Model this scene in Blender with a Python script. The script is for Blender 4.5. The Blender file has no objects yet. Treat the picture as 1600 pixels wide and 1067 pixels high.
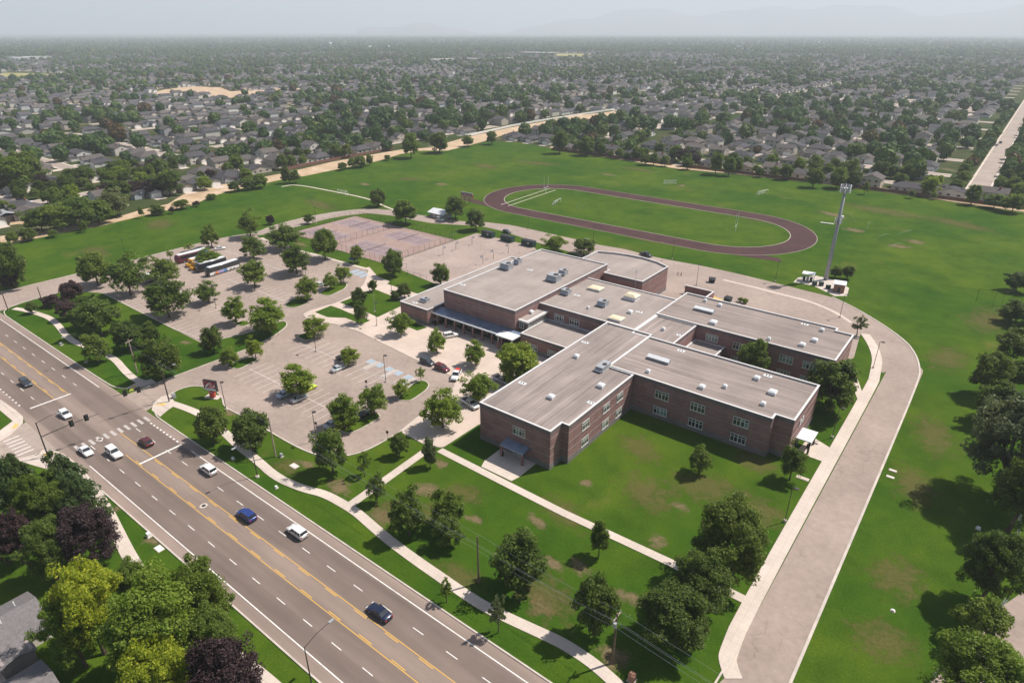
import bpy, bmesh, math, random
import numpy as np
from mathutils import Vector
R = math.radians
random.seed(11)
sc = bpy.context.scene
col = sc.collection

# ------------------------------------------------------------------ camera
# world frame: X runs along the main road, Y away from it, Z up, metres;
# the drone hovers 85 m above the origin
cam_data = bpy.data.cameras.new('drone_camera')
cam = bpy.data.objects.new('drone_camera', cam_data); col.objects.link(cam)
cam.location = (0, 0, 85)
cam.rotation_euler = (R(90 - 25.56), 0, R(37.75))
cam_data.sensor_width = 36; cam_data.lens = 22.84
cam_data.clip_start = 0.5; cam_data.clip_end = 60000
sc.camera = cam

# ------------------------------------------------------------------ light
SUN_AZ, SUN_EL = 58.0, 55.0          # degrees from +X, and above the horizon
sun_vec = Vector((math.cos(R(SUN_AZ))*math.cos(R(SUN_EL)), math.sin(R(SUN_AZ))*math.cos(R(SUN_EL)), math.sin(R(SUN_EL))))
world = bpy.data.worlds.new('World'); sc.world = world; world.use_nodes = True
wn = world.node_tree
sky = wn.nodes.new('ShaderNodeTexSky'); sky.sky_type = 'NISHITA'; sky.sun_disc = False
sky.sun_elevation = R(SUN_EL); sky.sun_rotation = R(90 - SUN_AZ)
sky.altitude = 800; sky.air_density = 1.0; sky.dust_density = 2.5; sky.ozone_density = 1.5
bg = wn.nodes['Background']; bg.inputs['Strength'].default_value = 0.068
wn.links.new(sky.outputs[0], bg.inputs['Color'])
sl = bpy.data.lights.new('sun', 'SUN'); sl.energy = 5.0; sl.angle = R(0.55); sl.color = (1.0, 0.935, 0.85)
so = bpy.data.objects.new('sun', sl); col.objects.link(so)
so.rotation_euler = sun_vec.to_track_quat('Z', 'Y').to_euler(); so.location = (0, 0, 300)
vs = sc.view_settings
vs.view_transform = 'Standard'; vs.look = 'None'; vs.gamma = 1.0; vs.exposure = 0.49; vs.use_curve_mapping = False
sc.render.engine = 'CYCLES'
sc.cycles.use_denoising = True
sc.cycles.max_bounces = 6; sc.cycles.diffuse_bounces = 3; sc.cycles.glossy_bounces = 2
sc.cycles.transmission_bounces = 2; sc.cycles.volume_bounces = 1; sc.cycles.transparent_max_bounces = 16
sc.cycles.sample_clamp_indirect = 6

# ------------------------------------------------------------------ helpers
class MB:
    """collects faces and links them as ONE mesh object"""
    def __init__(s): s.v = []; s.f = []; s.m = []
    def face(s, pts, m=0):
        b = len(s.v); s.v += [tuple(p) for p in pts]; s.f.append(tuple(range(b, b+len(pts)))); s.m.append(m); return s
    def box(s, x0, y0, z0, x1, y1, z1, m=0):
        b = len(s.v)
        s.v += [(x0,y0,z0),(x1,y0,z0),(x1,y1,z0),(x0,y1,z0),(x0,y0,z1),(x1,y0,z1),(x1,y1,z1),(x0,y1,z1)]
        for q in ((0,3,2,1),(4,5,6,7),(0,1,5,4),(1,2,6,5),(2,3,7,6),(3,0,4,7)):
            s.f.append(tuple(b+i for i in q)); s.m.append(m)
        return s
    def prism(s, poly, z0, z1, m=0, top=None, bottom=True):
        poly = ccw(poly); n = len(poly); b = len(s.v)
        s.v += [(p[0],p[1],z0) for p in poly] + [(p[0],p[1],z1) for p in poly]
        for i in range(n):
            j = (i+1) % n; s.f.append((b+i, b+j, b+n+j, b+n+i)); s.m.append(m)
        s.f.append(tuple(b+n+i for i in range(n))); s.m.append(m if top is None else top)
        if bottom: s.f.append(tuple(b+n-1-i for i in range(n))); s.m.append(m)
        return s
    def ring(s, outer, inner, z0, z1, m=0):
        """closed band between two outlines with the same number of corners"""
        n = len(outer); b = len(s.v)
        for P_, z in ((outer,z0),(outer,z1),(inner,z1),(inner,z0)): s.v += [(p[0],p[1],z) for p in P_]
        for i in range(n):
            j = (i+1) % n
            for k in range(4):
                l = (k+1) % 4
                s.f.append((b+k*n+i, b+k*n+j, b+l*n+j, b+l*n+i)); s.m.append(m)
        return s
    def strip(s, line, w, z0, z1, m=0, w2=None):
        """slab along a polyline"""
        L, Rr = offset_line(line, w/2), offset_line(line, -(w2 if w2 is not None else w/2))
        n = len(line); b = len(s.v)
        for P_, z in ((L,z0),(L,z1),(Rr,z1),(Rr,z0)): s.v += [(p[0],p[1],z) for p in P_]
        for i in range(n-1):
            for k in range(4):
                l = (k+1) % 4
                s.f.append((b+k*n+i, b+l*n+i, b+l*n+i+1, b+k*n+i+1)); s.m.append(m)
        s.f.append((b, b+3*n, b+2*n, b+n)); s.m.append(m)
        s.f.append((b+n-1, b+2*n-1, b+3*n-1, b+4*n-1)); s.m.append(m)
        return s
    def tube(s, p0, p1, r0, r1=None, n=8, m=0, cap=True):
        r1 = r0 if r1 is None else r1
        p0, p1 = Vector(p0), Vector(p1); d = (p1-p0).normalized()
        a = Vector((0,0,1)) if abs(d.z) < .9 else Vector((1,0,0))
        u = d.cross(a).normalized(); w = d.cross(u); b = len(s.v)
        for p, r in ((p0,r0),(p1,r1)):
            for i in range(n):
                t = 2*math.pi*i/n; s.v.append(tuple(p + u*(r*math.cos(t)) + w*(r*math.sin(t))))
        for i in range(n):
            j = (i+1) % n; s.f.append((b+i, b+n+i, b+n+j, b+j)); s.m.append(m)
        if cap:
            s.f.append(tuple(b+i for i in range(n))); s.m.append(m)
            s.f.append(tuple(b+2*n-1-i for i in range(n))); s.m.append(m)
        return s
    def mesh(s, name, mats, smooth=False):
        me = bpy.data.meshes.new(name); me.from_pydata(s.v, [], s.f)
        mats = mats if isinstance(mats, (list, tuple)) else [mats]
        for m in mats: me.materials.append(m)
        if len(mats) > 1: me.polygons.foreach_set('material_index', s.m)
        if smooth: me.polygons.foreach_set('use_smooth', [True]*len(s.f))
        me.update(); return me
    def build(s, name, mats, parent=None, smooth=False, loc=None):
        o = put(name, s.mesh(name, mats, smooth), parent)
        if loc: o.location = loc
        return o
def put(name, me, parent=None, loc=(0,0,0), rz=0.0, sc_=None):
    o = bpy.data.objects.new(name, me); col.objects.link(o)
    if parent: o.parent = parent
    o.location = loc
    if rz: o.rotation_euler = (0,0,rz)
    if sc_: o.scale = sc_
    return o
def ccw(p):
    a = sum(p[i][0]*p[(i+1)%len(p)][1] - p[(i+1)%len(p)][0]*p[i][1] for i in range(len(p)))
    return list(p) if a > 0 else list(p)[::-1]
def inset(poly, d):
    """offset a counter-clockwise outline inwards by d (negative: outwards)"""
    poly = ccw(poly); n = len(poly); out = []
    for i in range(n):
        a, b, c = Vector(poly[i-1][:2]), Vector(poly[i][:2]), Vector(poly[(i+1)%n][:2])
        e1, e2 = (b-a).normalized(), (c-b).normalized()
        n1, n2 = Vector((-e1.y,e1.x)), Vector((-e2.y,e2.x))
        k = n1+n2; k = k/max(.3, (1+n1.dot(n2)))
        out.append((b.x+k.x*d, b.y+k.y*d))
    return out
def offset_line(line, d):
    out = []; n = len(line)
    for i in range(n):
        a = Vector(line[max(i-1,0)][:2]); b = Vector(line[i][:2]); c = Vector(line[min(i+1,n-1)][:2])
        e1 = (b-a).normalized() if i > 0 else (c-b).normalized()
        e2 = (c-b).normalized() if i < n-1 else e1
        n1, n2 = Vector((-e1.y,e1.x)), Vector((-e2.y,e2.x)); k = (n1+n2)/max(.3, 1+n1.dot(n2))
        out.append((b.x+k.x*d, b.y+k.y*d))
    return out
def smooth_line(p, it=2, closed=False):
    p = [tuple(q) for q in p]
    for _ in range(it):
        o = []; n = len(p)
        if not closed: o.append(p[0])
        for i in range(n if closed else n-1):
            a, b = p[i], p[(i+1)%n]
            o.append((a[0]*.75+b[0]*.25, a[1]*.75+b[1]*.25)); o.append((a[0]*.25+b[0]*.75, a[1]*.25+b[1]*.75))
        if not closed: o.append(p[-1])
        p = o
    return p
def tag(o, label=None, cat=None, group=None, kind=None):
    if label: o['label'] = label
    if cat: o['category'] = cat
    if group: o['group'] = group
    if kind: o['kind'] = kind
    return o
def empty(name, loc=(0,0,0), rz=0.0):
    o = bpy.data.objects.new(name, None); col.objects.link(o)
    o.location = loc; o.rotation_euler = (0,0,rz); o.empty_display_size = .3
    return o
def copy_tree(o, parent=None):
    c = o.copy(); col.objects.link(c); c.parent = parent
    for ch in list(o.children): copy_tree(ch, c)
    return c
def inside(p, poly):
    x, y = p[0], p[1]; r = False; j = len(poly)-1
    for i in range(len(poly)):
        xi, yi = poly[i][0], poly[i][1]; xj, yj = poly[j][0], poly[j][1]
        if (yi > y) != (yj > y) and x < (xj-xi)*(y-yi)/(yj-yi)+xi: r = not r
        j = i
    return r

# ------------------------------------------------------------------ materials
class NT:
    def __init__(s, name):
        s.m = bpy.data.materials.new(name); s.m.use_nodes = True; s.t = s.m.node_tree
        s.p = s.t.nodes['Principled BSDF']; s.out = s.t.nodes['Material Output']
        s.geo = None
    def n(s, ty): return s.t.nodes.new(ty)
    def link(s, a, b): s.t.links.new(a, b)
    def pos(s, scale=(1,1,1)):
        if s.geo is None: s.geo = s.n('ShaderNodeNewGeometry')
        if scale == (1,1,1): return s.geo.outputs['Position']
        v = s.n('ShaderNodeVectorMath'); v.operation = 'MULTIPLY'
        s.link(s.geo.outputs['Position'], v.inputs[0]); v.inputs[1].default_value = scale
        return v.outputs[0]
    def noise(s, scale, detail=3, rough=.55, stretch=(1,1,1), dist=0.0):
        t = s.n('ShaderNodeTexNoise'); t.inputs['Scale'].default_value = scale
        t.inputs['Detail'].default_value = detail; t.inputs['Roughness'].default_value = rough
        t.inputs['Distortion'].default_value = dist
        s.link(s.pos(stretch), t.inputs['Vector']); return t.outputs['Fac']
    def ramp(s, src, stops):
        r = s.n('ShaderNodeValToRGB'); e = r.color_ramp.elements
        while len(e) < len(stops): e.new(.5)
        for el, (p, c) in zip(e, stops):
            el.position = p; el.color = (c[0],c[1],c[2],1) if hasattr(c,'__len__') else (c,c,c,1)
        s.link(src, r.inputs['Fac']); return r.outputs['Color']
    def mix(s, fac, a, b, mode='MIX'):
        x = s.n('ShaderNodeMix'); x.data_type = 'RGBA'; x.blend_type = mode
        for k, val in ((0, fac), (6, a), (7, b)):
            if hasattr(val, 'is_linked'): s.link(val, x.inputs[k])
            elif hasattr(val, '__len__'): x.inputs[k].default_value = (val[0],val[1],val[2],1)
            else: x.inputs[k].default_value = val
        return x.outputs[2]
    def math(s, op, a, b=None):
        x = s.n('ShaderNodeMath'); x.operation = op
        for k, val in ((0,a),(1,b)):
            if val is None: continue
            if hasattr(val, 'is_linked'): s.link(val, x.inputs[k])
            else: x.inputs[k].default_value = val
        return x.outputs[0]
    def axis(s, k):
        x = s.n('ShaderNodeSeparateXYZ'); s.link(s.pos(), x.inputs[0]); return x.outputs[k]
    def col(s, c):
        if hasattr(c, 'is_linked'): s.link(c, s.p.inputs['Base Color'])
        else: s.p.inputs['Base Color'].default_value = (c[0],c[1],c[2],1)
        return s
    def bump(s, src, strength=.3, dist=.05):
        b = s.n('ShaderNodeBump'); b.inputs['Strength'].default_value = strength; b.inputs['Distance'].default_value = dist
        s.link(src, b.inputs['Height']); s.link(b.outputs[0], s.p.inputs['Normal']); return s
    def done(s, rough=.85, spec=.3, metal=0.0):
        s.p.inputs['Roughness'].default_value = rough; s.p.inputs['Specular IOR Level'].default_value = spec
        s.p.inputs['Metallic'].default_value = metal; return s.m
def plain(name, c, rough=.7, spec=.3, metal=0.0, var=.12, scale=.8):
    t = NT(name); n = t.noise(scale, 4)
    lo = [x*(1-var) for x in c]; hi = [min(1,x*(1+var)) for x in c]
    return t.col(t.ramp(n, [(.3,lo),(.7,hi)])).done(rough, spec, metal)
MT = {}
def grass_mat(name, g1, g2, dry, dry_at=.62):
    t = NT(name)
    a = t.mix(t.ramp(t.noise(.022,4,.6),[(.35,0),(.65,1)]), g1, g2)
    mott = t.ramp(t.noise(.11,6,.68,dist=.3),[(.28,(.66,.74,.74)),(.5,(1,1,1)),(.74,(1.4,1.2,1.1))])
    a = t.mix(1.0, a, mott, 'MULTIPLY')
    d = t.ramp(t.noise(.035,6,.62,dist=.4),[(dry_at,0),(dry_at+.14,1)])
    a = t.mix(t.math('MULTIPLY', d, .75), a, dry)
    fine = t.ramp(t.noise(2.6,4,.7),[(.3,(.72,.75,.7)),(.7,(1.25,1.2,1.22))])
    a = t.mix(1.0, a, fine, 'MULTIPLY')
    clover = t.ramp(t.noise(1.1,2,.5),[(.70,0),(.74,1)])
    zone = t.ramp(t.noise(.05,2),[(.55,0),(.66,1)])
    a = t.mix(t.math('MULTIPLY', t.math('MULTIPLY', clover, zone), .35), a, (.3,.32,.2))
    t.col(a).bump(t.noise(5,3,.7), .5, .06)
    return t.done(.95, .03)
MT['lawn'] = grass_mat('mown_lawn', (.030,.078,.006), (.064,.108,.009), (.140,.120,.036), .62)
MT['field'] = grass_mat('playing_field_grass', (.045,.122,.014), (.078,.150,.022), (.19,.16,.06), .60)
MT['yard'] = grass_mat('suburb_ground', (.032,.055,.014), (.060,.068,.028), (.19,.155,.105), .56)
def asphalt_mat(name, c, cracks=.5, stain=.25):
    t = NT(name)
    a = t.ramp(t.noise(.06,5,.6),[(.3,[x*(1-stain*.6) for x in c]),(.7,[x*(1+stain*.45) for x in c])])
    a = t.mix(1.0, a, t.ramp(t.noise(.7,5,.65),[(.3,.86),(.7,1.1)]), 'MULTIPLY')
    a = t.mix(1.0, a, t.ramp(t.noise(9,3,.7),[(.3,.88),(.7,1.1)]), 'MULTIPLY')
    a = t.mix(t.math('MULTIPLY', t.ramp(t.noise(.55,4,.6),[(.64,0),(.74,1)]), .28), a, [x*.5 for x in c])
    v = t.n('ShaderNodeTexVoronoi'); v.feature = 'DISTANCE_TO_EDGE'; v.inputs['Scale'].default_value = .085
    w = t.n('ShaderNodeVectorMath'); w.operation = 'ADD'
    nn = t.n('ShaderNodeTexNoise'); nn.inputs['Scale'].default_value = .12; nn.inputs['Detail'].default_value = 5
    t.link(t.pos(), nn.inputs['Vector'])
    sc2 = t.n('ShaderNodeVectorMath'); sc2.operation = 'SCALE'; sc2.inputs[3].default_value = 9
    t.link(nn.outputs['Color'], sc2.inputs[0]); t.link(t.pos(), w.inputs[0]); t.link(sc2.outputs[0], w.inputs[1])
    t.link(w.outputs[0], v.inputs['Vector'])
    cr = t.ramp(v.outputs['Distance'],[(.0,1),(.012,0)])
    gate = t.ramp(t.noise(.05,3),[(.45,0),(.6,1)])
    a = t.mix(t.math('MULTIPLY', t.math('MULTIPLY', cr, gate), cracks), a, [x*.45 for x in c])
    t.col(a).bump(t.noise(14,2), .25, .02)
    return t.done(.88, .25)
MT['lot'] = asphalt_mat('weathered_lot_asphalt', (.325,.256,.220), .4)
MT['street'] = asphalt_mat('residential_street_asphalt', (.35,.285,.245), .4)
MT['court'] = asphalt_mat('play_court_asphalt', (.355,.278,.245), .85)
# main road: wheel paths polished darker along the four travel lanes
t = NT('road_asphalt'); y = t.axis(1)
stops = [(33.2,.205),(35.0,.195),(35.4,.135),(38.3,.125),(38.8,.15),(41.4,.135),(42.2,.185),(44.8,.19),(45.5,.145),(48.0,.14),(48.5,.13),(51.0,.125),(51.7,.195),(54,.215)]
mr = t.n('ShaderNodeMapRange'); mr.inputs[1].default_value = 33; mr.inputs[2].default_value = 54.2
t.link(y, mr.inputs[0])
a = t.ramp(mr.outputs[0], [((p-33)/21.2,(g*1.27,g*.97,g*.82)) for p, g in stops])
a = t.mix(1.0, a, t.ramp(t.noise(.25,5,.65,(.12,1.6,1)),[(.3,.82),(.7,1.16)]), 'MULTIPLY')
a = t.mix(1.0, a, t.ramp(t.noise(.05,4,.6),[(.3,.88),(.7,1.1)]), 'MULTIPLY')
a = t.mix(1.0, a, t.ramp(t.noise(9,3,.7),[(.3,.9),(.7,1.1)]), 'MULTIPLY')
MT['road'] = t.col(a).bump(t.noise(14,2), .2, .02).done(.85, .3)
def concrete_mat(name, c, joint=1.5):
    t = NT(name)
    a = t.ramp(t.noise(.12,5,.6),[(.3,[x*.86 for x in c]),(.7,[x*1.08 for x in c])])
    a = t.mix(1.0, a, t.ramp(t.noise(2.5,5,.7),[(.3,.92),(.7,1.06)]), 'MULTIPLY')
    b = t.n('ShaderNodeTexBrick'); b.offset = 0; b.inputs['Scale'].default_value = 1.0
    b.inputs['Brick Width'].default_value = joint; b.inputs['Row Height'].default_value = joint
    b.inputs['Mortar Size'].default_value = .02; b.inputs['Color1'].default_value = (1,1,1,1)
    b.inputs['Color2'].default_value = (.95,.95,.95,1); b.inputs['Mortar'].default_value = (.72,.7,.68,1)
    t.link(t.pos(), b.inputs['Vector'])
    a = t.mix(1.0, a, b.outputs['Color'], 'MULTIPLY')
    return t.col(a).bump(t.noise(10,3), .15, .01).done(.85, .25)
MT['concrete'] = concrete_mat('pale_concrete', (.57,.485,.42))
MT['plaza'] = concrete_mat('plaza_concrete', (.55,.45,.385), 3.0)
MT['kerb'] = plain('kerb_concrete', (.50,.44,.39), .85, .2, var=.14, scale=.5)
t = NT('bare_tan_dirt')
a = t.ramp(t.noise(.09,6,.65),[(.3,(.36,.25,.155)),(.55,(.50,.37,.25)),(.75,(.58,.47,.36))])
a = t.mix(1.0, a, t.ramp(t.noise(1.2,4,.7),[(.3,.85),(.7,1.1)]), 'MULTIPLY')
MT['dirt'] = t.col(a).bump(t.noise(3,4), .5, .1).done(.95, .1)
MT['dryfield'] = plain('dry_field', (.30,.27,.11), .95, .1, var=.25, scale=.05)
# worn turf: soil showing through the grass, ragged edge
def worn_mat(name, c, AMAX=.62):
    t = NT(name); tc = t.n('ShaderNodeTexCoord')
    ln = t.n('ShaderNodeVectorMath'); ln.operation = 'LENGTH'; t.link(tc.outputs['Object'], ln.inputs[0])
    f = t.math('ADD', ln.outputs['Value'], t.math('MULTIPLY', t.math('SUBTRACT', t.noise(.42,7,.75), .5), 3.2))
    al = t.ramp(f, [(.30,AMAX),(.95,0)])
    g = t.ramp(t.noise(1.8,4,.7),[(.35,[x*.75 for x in c]),(.65,[x*1.2 for x in c])])
    t.col(g); t.done(.95, .1); tr = t.n('ShaderNodeBsdfTransparent'); mx = t.n('ShaderNodeMixShader')
    t.link(al, mx.inputs[0]); t.link(tr.outputs[0], mx.inputs[1]); t.link(t.p.outputs[0], mx.inputs[2]); t.link(mx.outputs[0], t.out.inputs[0])
    return t.m
MT['worn'] = worn_mat('worn_turf_soil', (.235,.17,.10))
MT['dryturf'] = worn_mat('dry_turf', (.150,.128,.045), .5)
MT['track'] = plain('maroon_track_rubber', (.058,.025,.025), .85, .2, var=.22, scale=.12)
t = NT('worn_court_paint')
a = t.ramp(t.noise(.25,6,.7),[(.35,(.275,.19,.175)),(.65,(.33,.24,.20))])
MT['tennis'] = t.col(a).done(.85, .2)
t = NT('worn_purple_court_paint')
a = t.ramp(t.noise(.5,6,.75),[(.35,(.20,.145,.165)),(.65,(.27,.205,.20))])
MT['tennis_in'] = t.col(a).done(.85, .2)
# paints (worn)
def paint_mat(name, c, worn):
    t = NT(name); a = t.mix(t.ramp(t.noise(1.4,6,.75),[(.5,0),(.72,1)]), c, worn); return t.col(a).done(.7, .3)
MT['white_paint'] = paint_mat('white_road_paint', (.72,.70,.67), (.40,.36,.34))
MT['yellow_paint'] = paint_mat('yellow_road_paint', (.62,.36,.06), (.40,.27,.14))
MT['faded_white'] = paint_mat('faded_crosswalk_paint', (.46,.42,.40), (.26,.215,.19))
MT['lot_paint'] = paint_mat('faded_lot_paint', (.64,.58,.55), (.36,.31,.28))
MT['blue_paint'] = paint_mat('faded_blue_paint', (.31,.385,.45), (.36,.33,.32))
MT['tactile'] = plain('yellow_tactile_pad', (.62,.42,.14), .8, .2)
# building
def brick_mat(name, c1, c2, mortar):
    t = NT(name)
    b = t.n('ShaderNodeTexBrick'); b.inputs['Scale'].default_value = 1.0
    b.inputs['Brick Width'].default_value = .40; b.inputs['Row Height'].default_value = .20
    b.inputs['Mortar Size'].default_value = .018
    b.inputs['Color1'].default_value = (*c1,1); b.inputs['Color2'].default_value = (*c2,1); b.inputs['Mortar'].default_value = (*mortar,1)
    sp = t.n('ShaderNodeSeparateXYZ'); t.link(t.pos(), sp.inputs[0]); cb = t.n('ShaderNodeCombineXYZ')
    t.link(t.math('ADD', sp.outputs[0], sp.outputs[1]), cb.inputs[0]); t.link(sp.outputs[2], cb.inputs[1])
    t.link(cb.outputs[0], b.inputs['Vector'])
    a = t.mix(1.0, b.outputs['Color'], t.ramp(t.noise(.35,5,.65),[(.3,.82),(.7,1.14)]), 'MULTIPLY')
    a = t.mix(1.0, a, t.ramp(t.noise(1.6,3,.6,(.35,.35,1.6)),[(.3,.88),(.7,1.1)]), 'MULTIPLY')
    return t.col(a).bump(b.outputs['Fac'], -.25, .01).done(.9, .15)
MT['brick'] = brick_mat('maroon_brick', (.285,.145,.128), (.232,.124,.115), (.285,.22,.205))
MT['brick_grey'] = brick_mat('plum_grey_brick', (.182,.136,.136), (.156,.120,.121), (.215,.183,.18))
MT['block'] = brick_mat('grey_split_face_block', (.185,.16,.152), (.16,.14,.134), (.27,.25,.245))
MT['belt'] = plain('pale_belt_stone', (.30,.255,.24), .85, .2)
MT['coping'] = plain('white_metal_coping', (.62,.60,.59), .45, .4, var=.05)
MT['parapet'] = plain('grey_parapet_lining', (.40,.385,.385), .7, .3)
def roof_mat(name, sx, sy, c, streak):
    t = NT(name)
    a = t.ramp(t.noise(.09,6,.65),[(.28,[x*.80 for x in c]),(.72,[x*1.17 for x in c])])
    s1 = t.ramp(t.noise(1.0,5,.7,(sx,sy,1)),[(.28,1-streak),(.72,1+streak*.6)])
    a = t.mix(1.0, a, s1, 'MULTIPLY')
    k = t.n('ShaderNodeTexWave'); k.wave_type = 'BANDS'; k.bands_direction = 'X' if sx > sy else 'Y'
    k.inputs['Scale'].default_value = .32; k.inputs['Distortion'].default_value = .4; k.inputs['Detail'].default_value = 2
    t.link(t.pos(), k.inputs['Vector'])
    a = t.mix(t.ramp(t.noise(.08,3),[(.35,.15),(.65,.75)]), a, t.mix(1.0, a, t.ramp(k.outputs['Fac'],[(.0,.80),(.25,1.03)]), 'MULTIPLY'))
    a = t.mix(1.0, a, t.ramp(t.noise(5,3,.7),[(.3,.94),(.7,1.05)]), 'MULTIPLY')
    return t.col(a).done(.9, .2)
MT['roof_y'] = roof_mat('membrane_roof_streaked_lengthwise', .9, .035, (.288,.240,.220), .40)
MT['roof_x'] = roof_mat('membrane_roof_streaked_crosswise', .035, .9, (.285,.236,.215), .38)
MT['roof_plain'] = roof_mat('membrane_roof_even', .5, .06, (.315,.268,.245), .14)
MT['frame'] = plain('pale_window_frame', (.60,.60,.56), .5, .4, var=.05)
def glass(name, c, rough=.06): return plain(name, c, rough, .8, var=.3, scale=.3)
MT['glass'] = glass('dark_window_glass', (.022,.028,.034))
MT['glass_teal'] = glass('teal_tinted_glass_with_blind', (.16,.24,.24), .12)
MT['steel_blue'] = plain('blue_grey_standing_seam', (.27,.34,.46), .35, .5, .55, var=.15, scale=.4)
MT['white_metal'] = plain('white_painted_metal', (.66,.67,.68), .4, .4, var=.05)
MT['galv'] = plain('galvanised_steel', (.42,.43,.45), .45, .5, .4, var=.12)
MT['grey_metal'] = plain('grey_painted_metal', (.30,.31,.33), .5, .4, var=.12)
MT['dark_metal'] = plain('dark_bronze_metal', (.045,.038,.036), .5, .4)
MT['black'] = plain('black_plastic', (.018,.018,.02), .5, .4)
MT['rubber'] = plain('tyre_rubber', (.022,.022,.023), .85, .2)
MT['rim'] = plain('alloy_rim', (.45,.45,.46), .35, .5, .6)
MT['lamp_red'] = plain('red_tail_lens', (.45,.02,.02), .25, .5)
MT['lamp_white'] = plain('clear_head_lens', (.72,.74,.76), .15, .6)
MT['skylight'] = plain('cream_skylight_dome', (.70,.60,.42), .4, .4, var=.06)
MT['wood'] = plain('weathered_pole_wood', (.16,.115,.085), .9, .1, var=.3)
MT['wood_pale'] = plain('pale_weathered_wood', (.34,.27,.22), .9, .1, var=.3)
MT['letter'] = plain('pale_metal_letters', (.38,.33,.34), .5, .4)
MT['red'] = plain('bright_red_paint', (.62,.055,.035), .45, .4)
MT['sign_red'] = plain('dark_red_sign_face', (.33,.02,.055), .4, .4)
MT['sign_pink'] = plain('pale_pink_sign_ink', (.80,.42,.48), .5, .3)
MT['white'] = plain('white_plastic', (.82,.82,.82), .4, .4, var=.03)
MT['green_dark'] = plain('dark_green_steel', (.02,.055,.045), .5, .4, var=.2)
MT['tarp_blue'] = plain('blue_fabric', (.02,.07,.30), .8, .2)
MT['terracotta'] = plain('terracotta_masonry', (.30,.16,.11), .9, .1)
MT['net'] = plain('dark_net', (.12,.10,.11), .9, .1)
MT['ygreen'] = plain('fluorescent_yellow_sign', (.62,.72,.10), .5, .3)
MT['signal_glass'] = plain('signal_lens_off', (.03,.05,.04), .2, .5)
# foliage
def leaf_mat(name, c1, c2, trans=.35, tint=False):
    t = NT(name)
    if t.geo is None: t.pos()
    rnd = t.geo.outputs['Random Per Island']
    a = t.ramp(rnd, [(.0,[x*.72 for x in c1]),(.5,c1),(1.0,c2)])
    if tint:
        at = t.n('ShaderNodeAttribute'); at.attribute_name = 'tint'
        f = t.ramp(at.outputs['Fac'], [(.0,(.55,.66,.60)),(.3,(.85,.95,.85)),(.7,(1.15,1.15,.9)),(.93,(1.5,1.25,.8)),(.96,(1.5,.55,.75)),(1.0,(1.3,.5,.7))])
    else:
        oi = t.n('ShaderNodeObjectInfo'); f = t.ramp(oi.outputs['Random'], [(.0,(.78,.82,.8)),(.5,(1,1,1)),(1.0,(1.2,1.12,.95))])
    a = t.mix(1.0, a, f, 'MULTIPLY')
    t.col(a); t.done(.6, .25)
    tl = t.n('ShaderNodeBsdfTranslucent'); b2 = t.mix(1.0, a, (1.25,1.3,.7), 'MULTIPLY'); t.link(b2, tl.inputs['Color'])
    mx = t.n('ShaderNodeMixShader'); mx.inputs[0].default_value = trans
    t.link(t.p.outputs[0], mx.inputs[1]); t.link(tl.outputs[0], mx.inputs[2]); t.link(mx.outputs[0], t.out.inputs[0])
    return t.m
LEAF = {
 'd': leaf_mat('dark_green_leaves', (.086,.136,.020), (.172,.222,.042), .48),
 'c': leaf_mat('conifer_needles', (.046,.082,.022), (.092,.132,.036), .35),
 'm': leaf_mat('mid_green_leaves', (.112,.176,.024), (.210,.265,.048), .5),
 'l': leaf_mat('light_green_leaves', (.172,.255,.028), (.290,.350,.056), .52),
 'p': leaf_mat('purple_leaves', (.040,.022,.026), (.080,.045,.048), .25),
 'y': leaf_mat('yellow_green_leaves', (.250,.320,.024), (.420,.430,.038), .5),
 's': leaf_mat('silvery_green_leaves', (.115,.150,.062), (.210,.235,.110), .42),
}
LEAF_FAR = leaf_mat('suburban_tree_leaves', (.056,.106,.026), (.118,.172,.046), .3, tint=True)
MT['bark'] = plain('grey_brown_bark', (.115,.085,.065), .95, .1, var=.3)
# houses
def house_wall(name):
    t = NT(name); oi = t.n('ShaderNodeObjectInfo')
    a = t.ramp(oi.outputs['Random'], [(.0,(.52,.47,.40)),(.18,(.40,.34,.28)),(.36,(.60,.57,.52)),(.5,(.30,.32,.36)),(.64,(.46,.38,.29)),(.8,(.70,.68,.64)),(1.0,(.34,.29,.25))])
    return t.col(a).done(.85, .2)
def house_roof(name):
    t = NT(name); oi = t.n('ShaderNodeObjectInfo')
    a = t.ramp(oi.outputs['Random'], [(.0,(.058,.055,.062)),(.4,(.078,.072,.077)),(.7,(.11,.095,.088)),(1.0,(.068,.066,.075))])
    a = t.mix(1.0, a, t.ramp(t.noise(1.5,4,.7,(1,1,3)),[(.3,.82),(.7,1.18)]), 'MULTIPLY')
    return t.col(a).done(.9, .15)
MT['h_wall'] = house_wall('house_siding'); MT['h_roof'] = house_roof('asphalt_shingle_roof')
MT['near_roof'] = plain('light_grey_shingles', (.165,.152,.152), .9, .15, var=.18, scale=2.5)
MT['h_trim'] = plain('white_house_trim', (.72,.70,.66), .6, .3)
MT['h_door'] = plain('house_door', (.22,.10,.07), .6, .3)
t = NT('distant_house_mix')
at = t.n('ShaderNodeAttribute'); at.attribute_name = 'tint'
MT['far_wall'] = t.col(t.ramp(at.outputs['Fac'], [(.0,(.52,.47,.40)),(.2,(.40,.34,.28)),(.35,(.70,.67,.62)),(.5,(.36,.38,.42)),(.7,(.80,.78,.74)),(1.0,(.36,.30,.25))])).done(.85,.2)
t = NT('distant_roof_mix')
at = t.n('ShaderNodeAttribute'); at.attribute_name = 'tint'
MT['far_roof'] = t.col(t.ramp(at.outputs['Fac'], [(.0,(.070,.066,.074)),(.4,(.095,.088,.094)),(.7,(.128,.112,.104)),(1.0,(.082,.080,.090))])).done(.9,.15)
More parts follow.
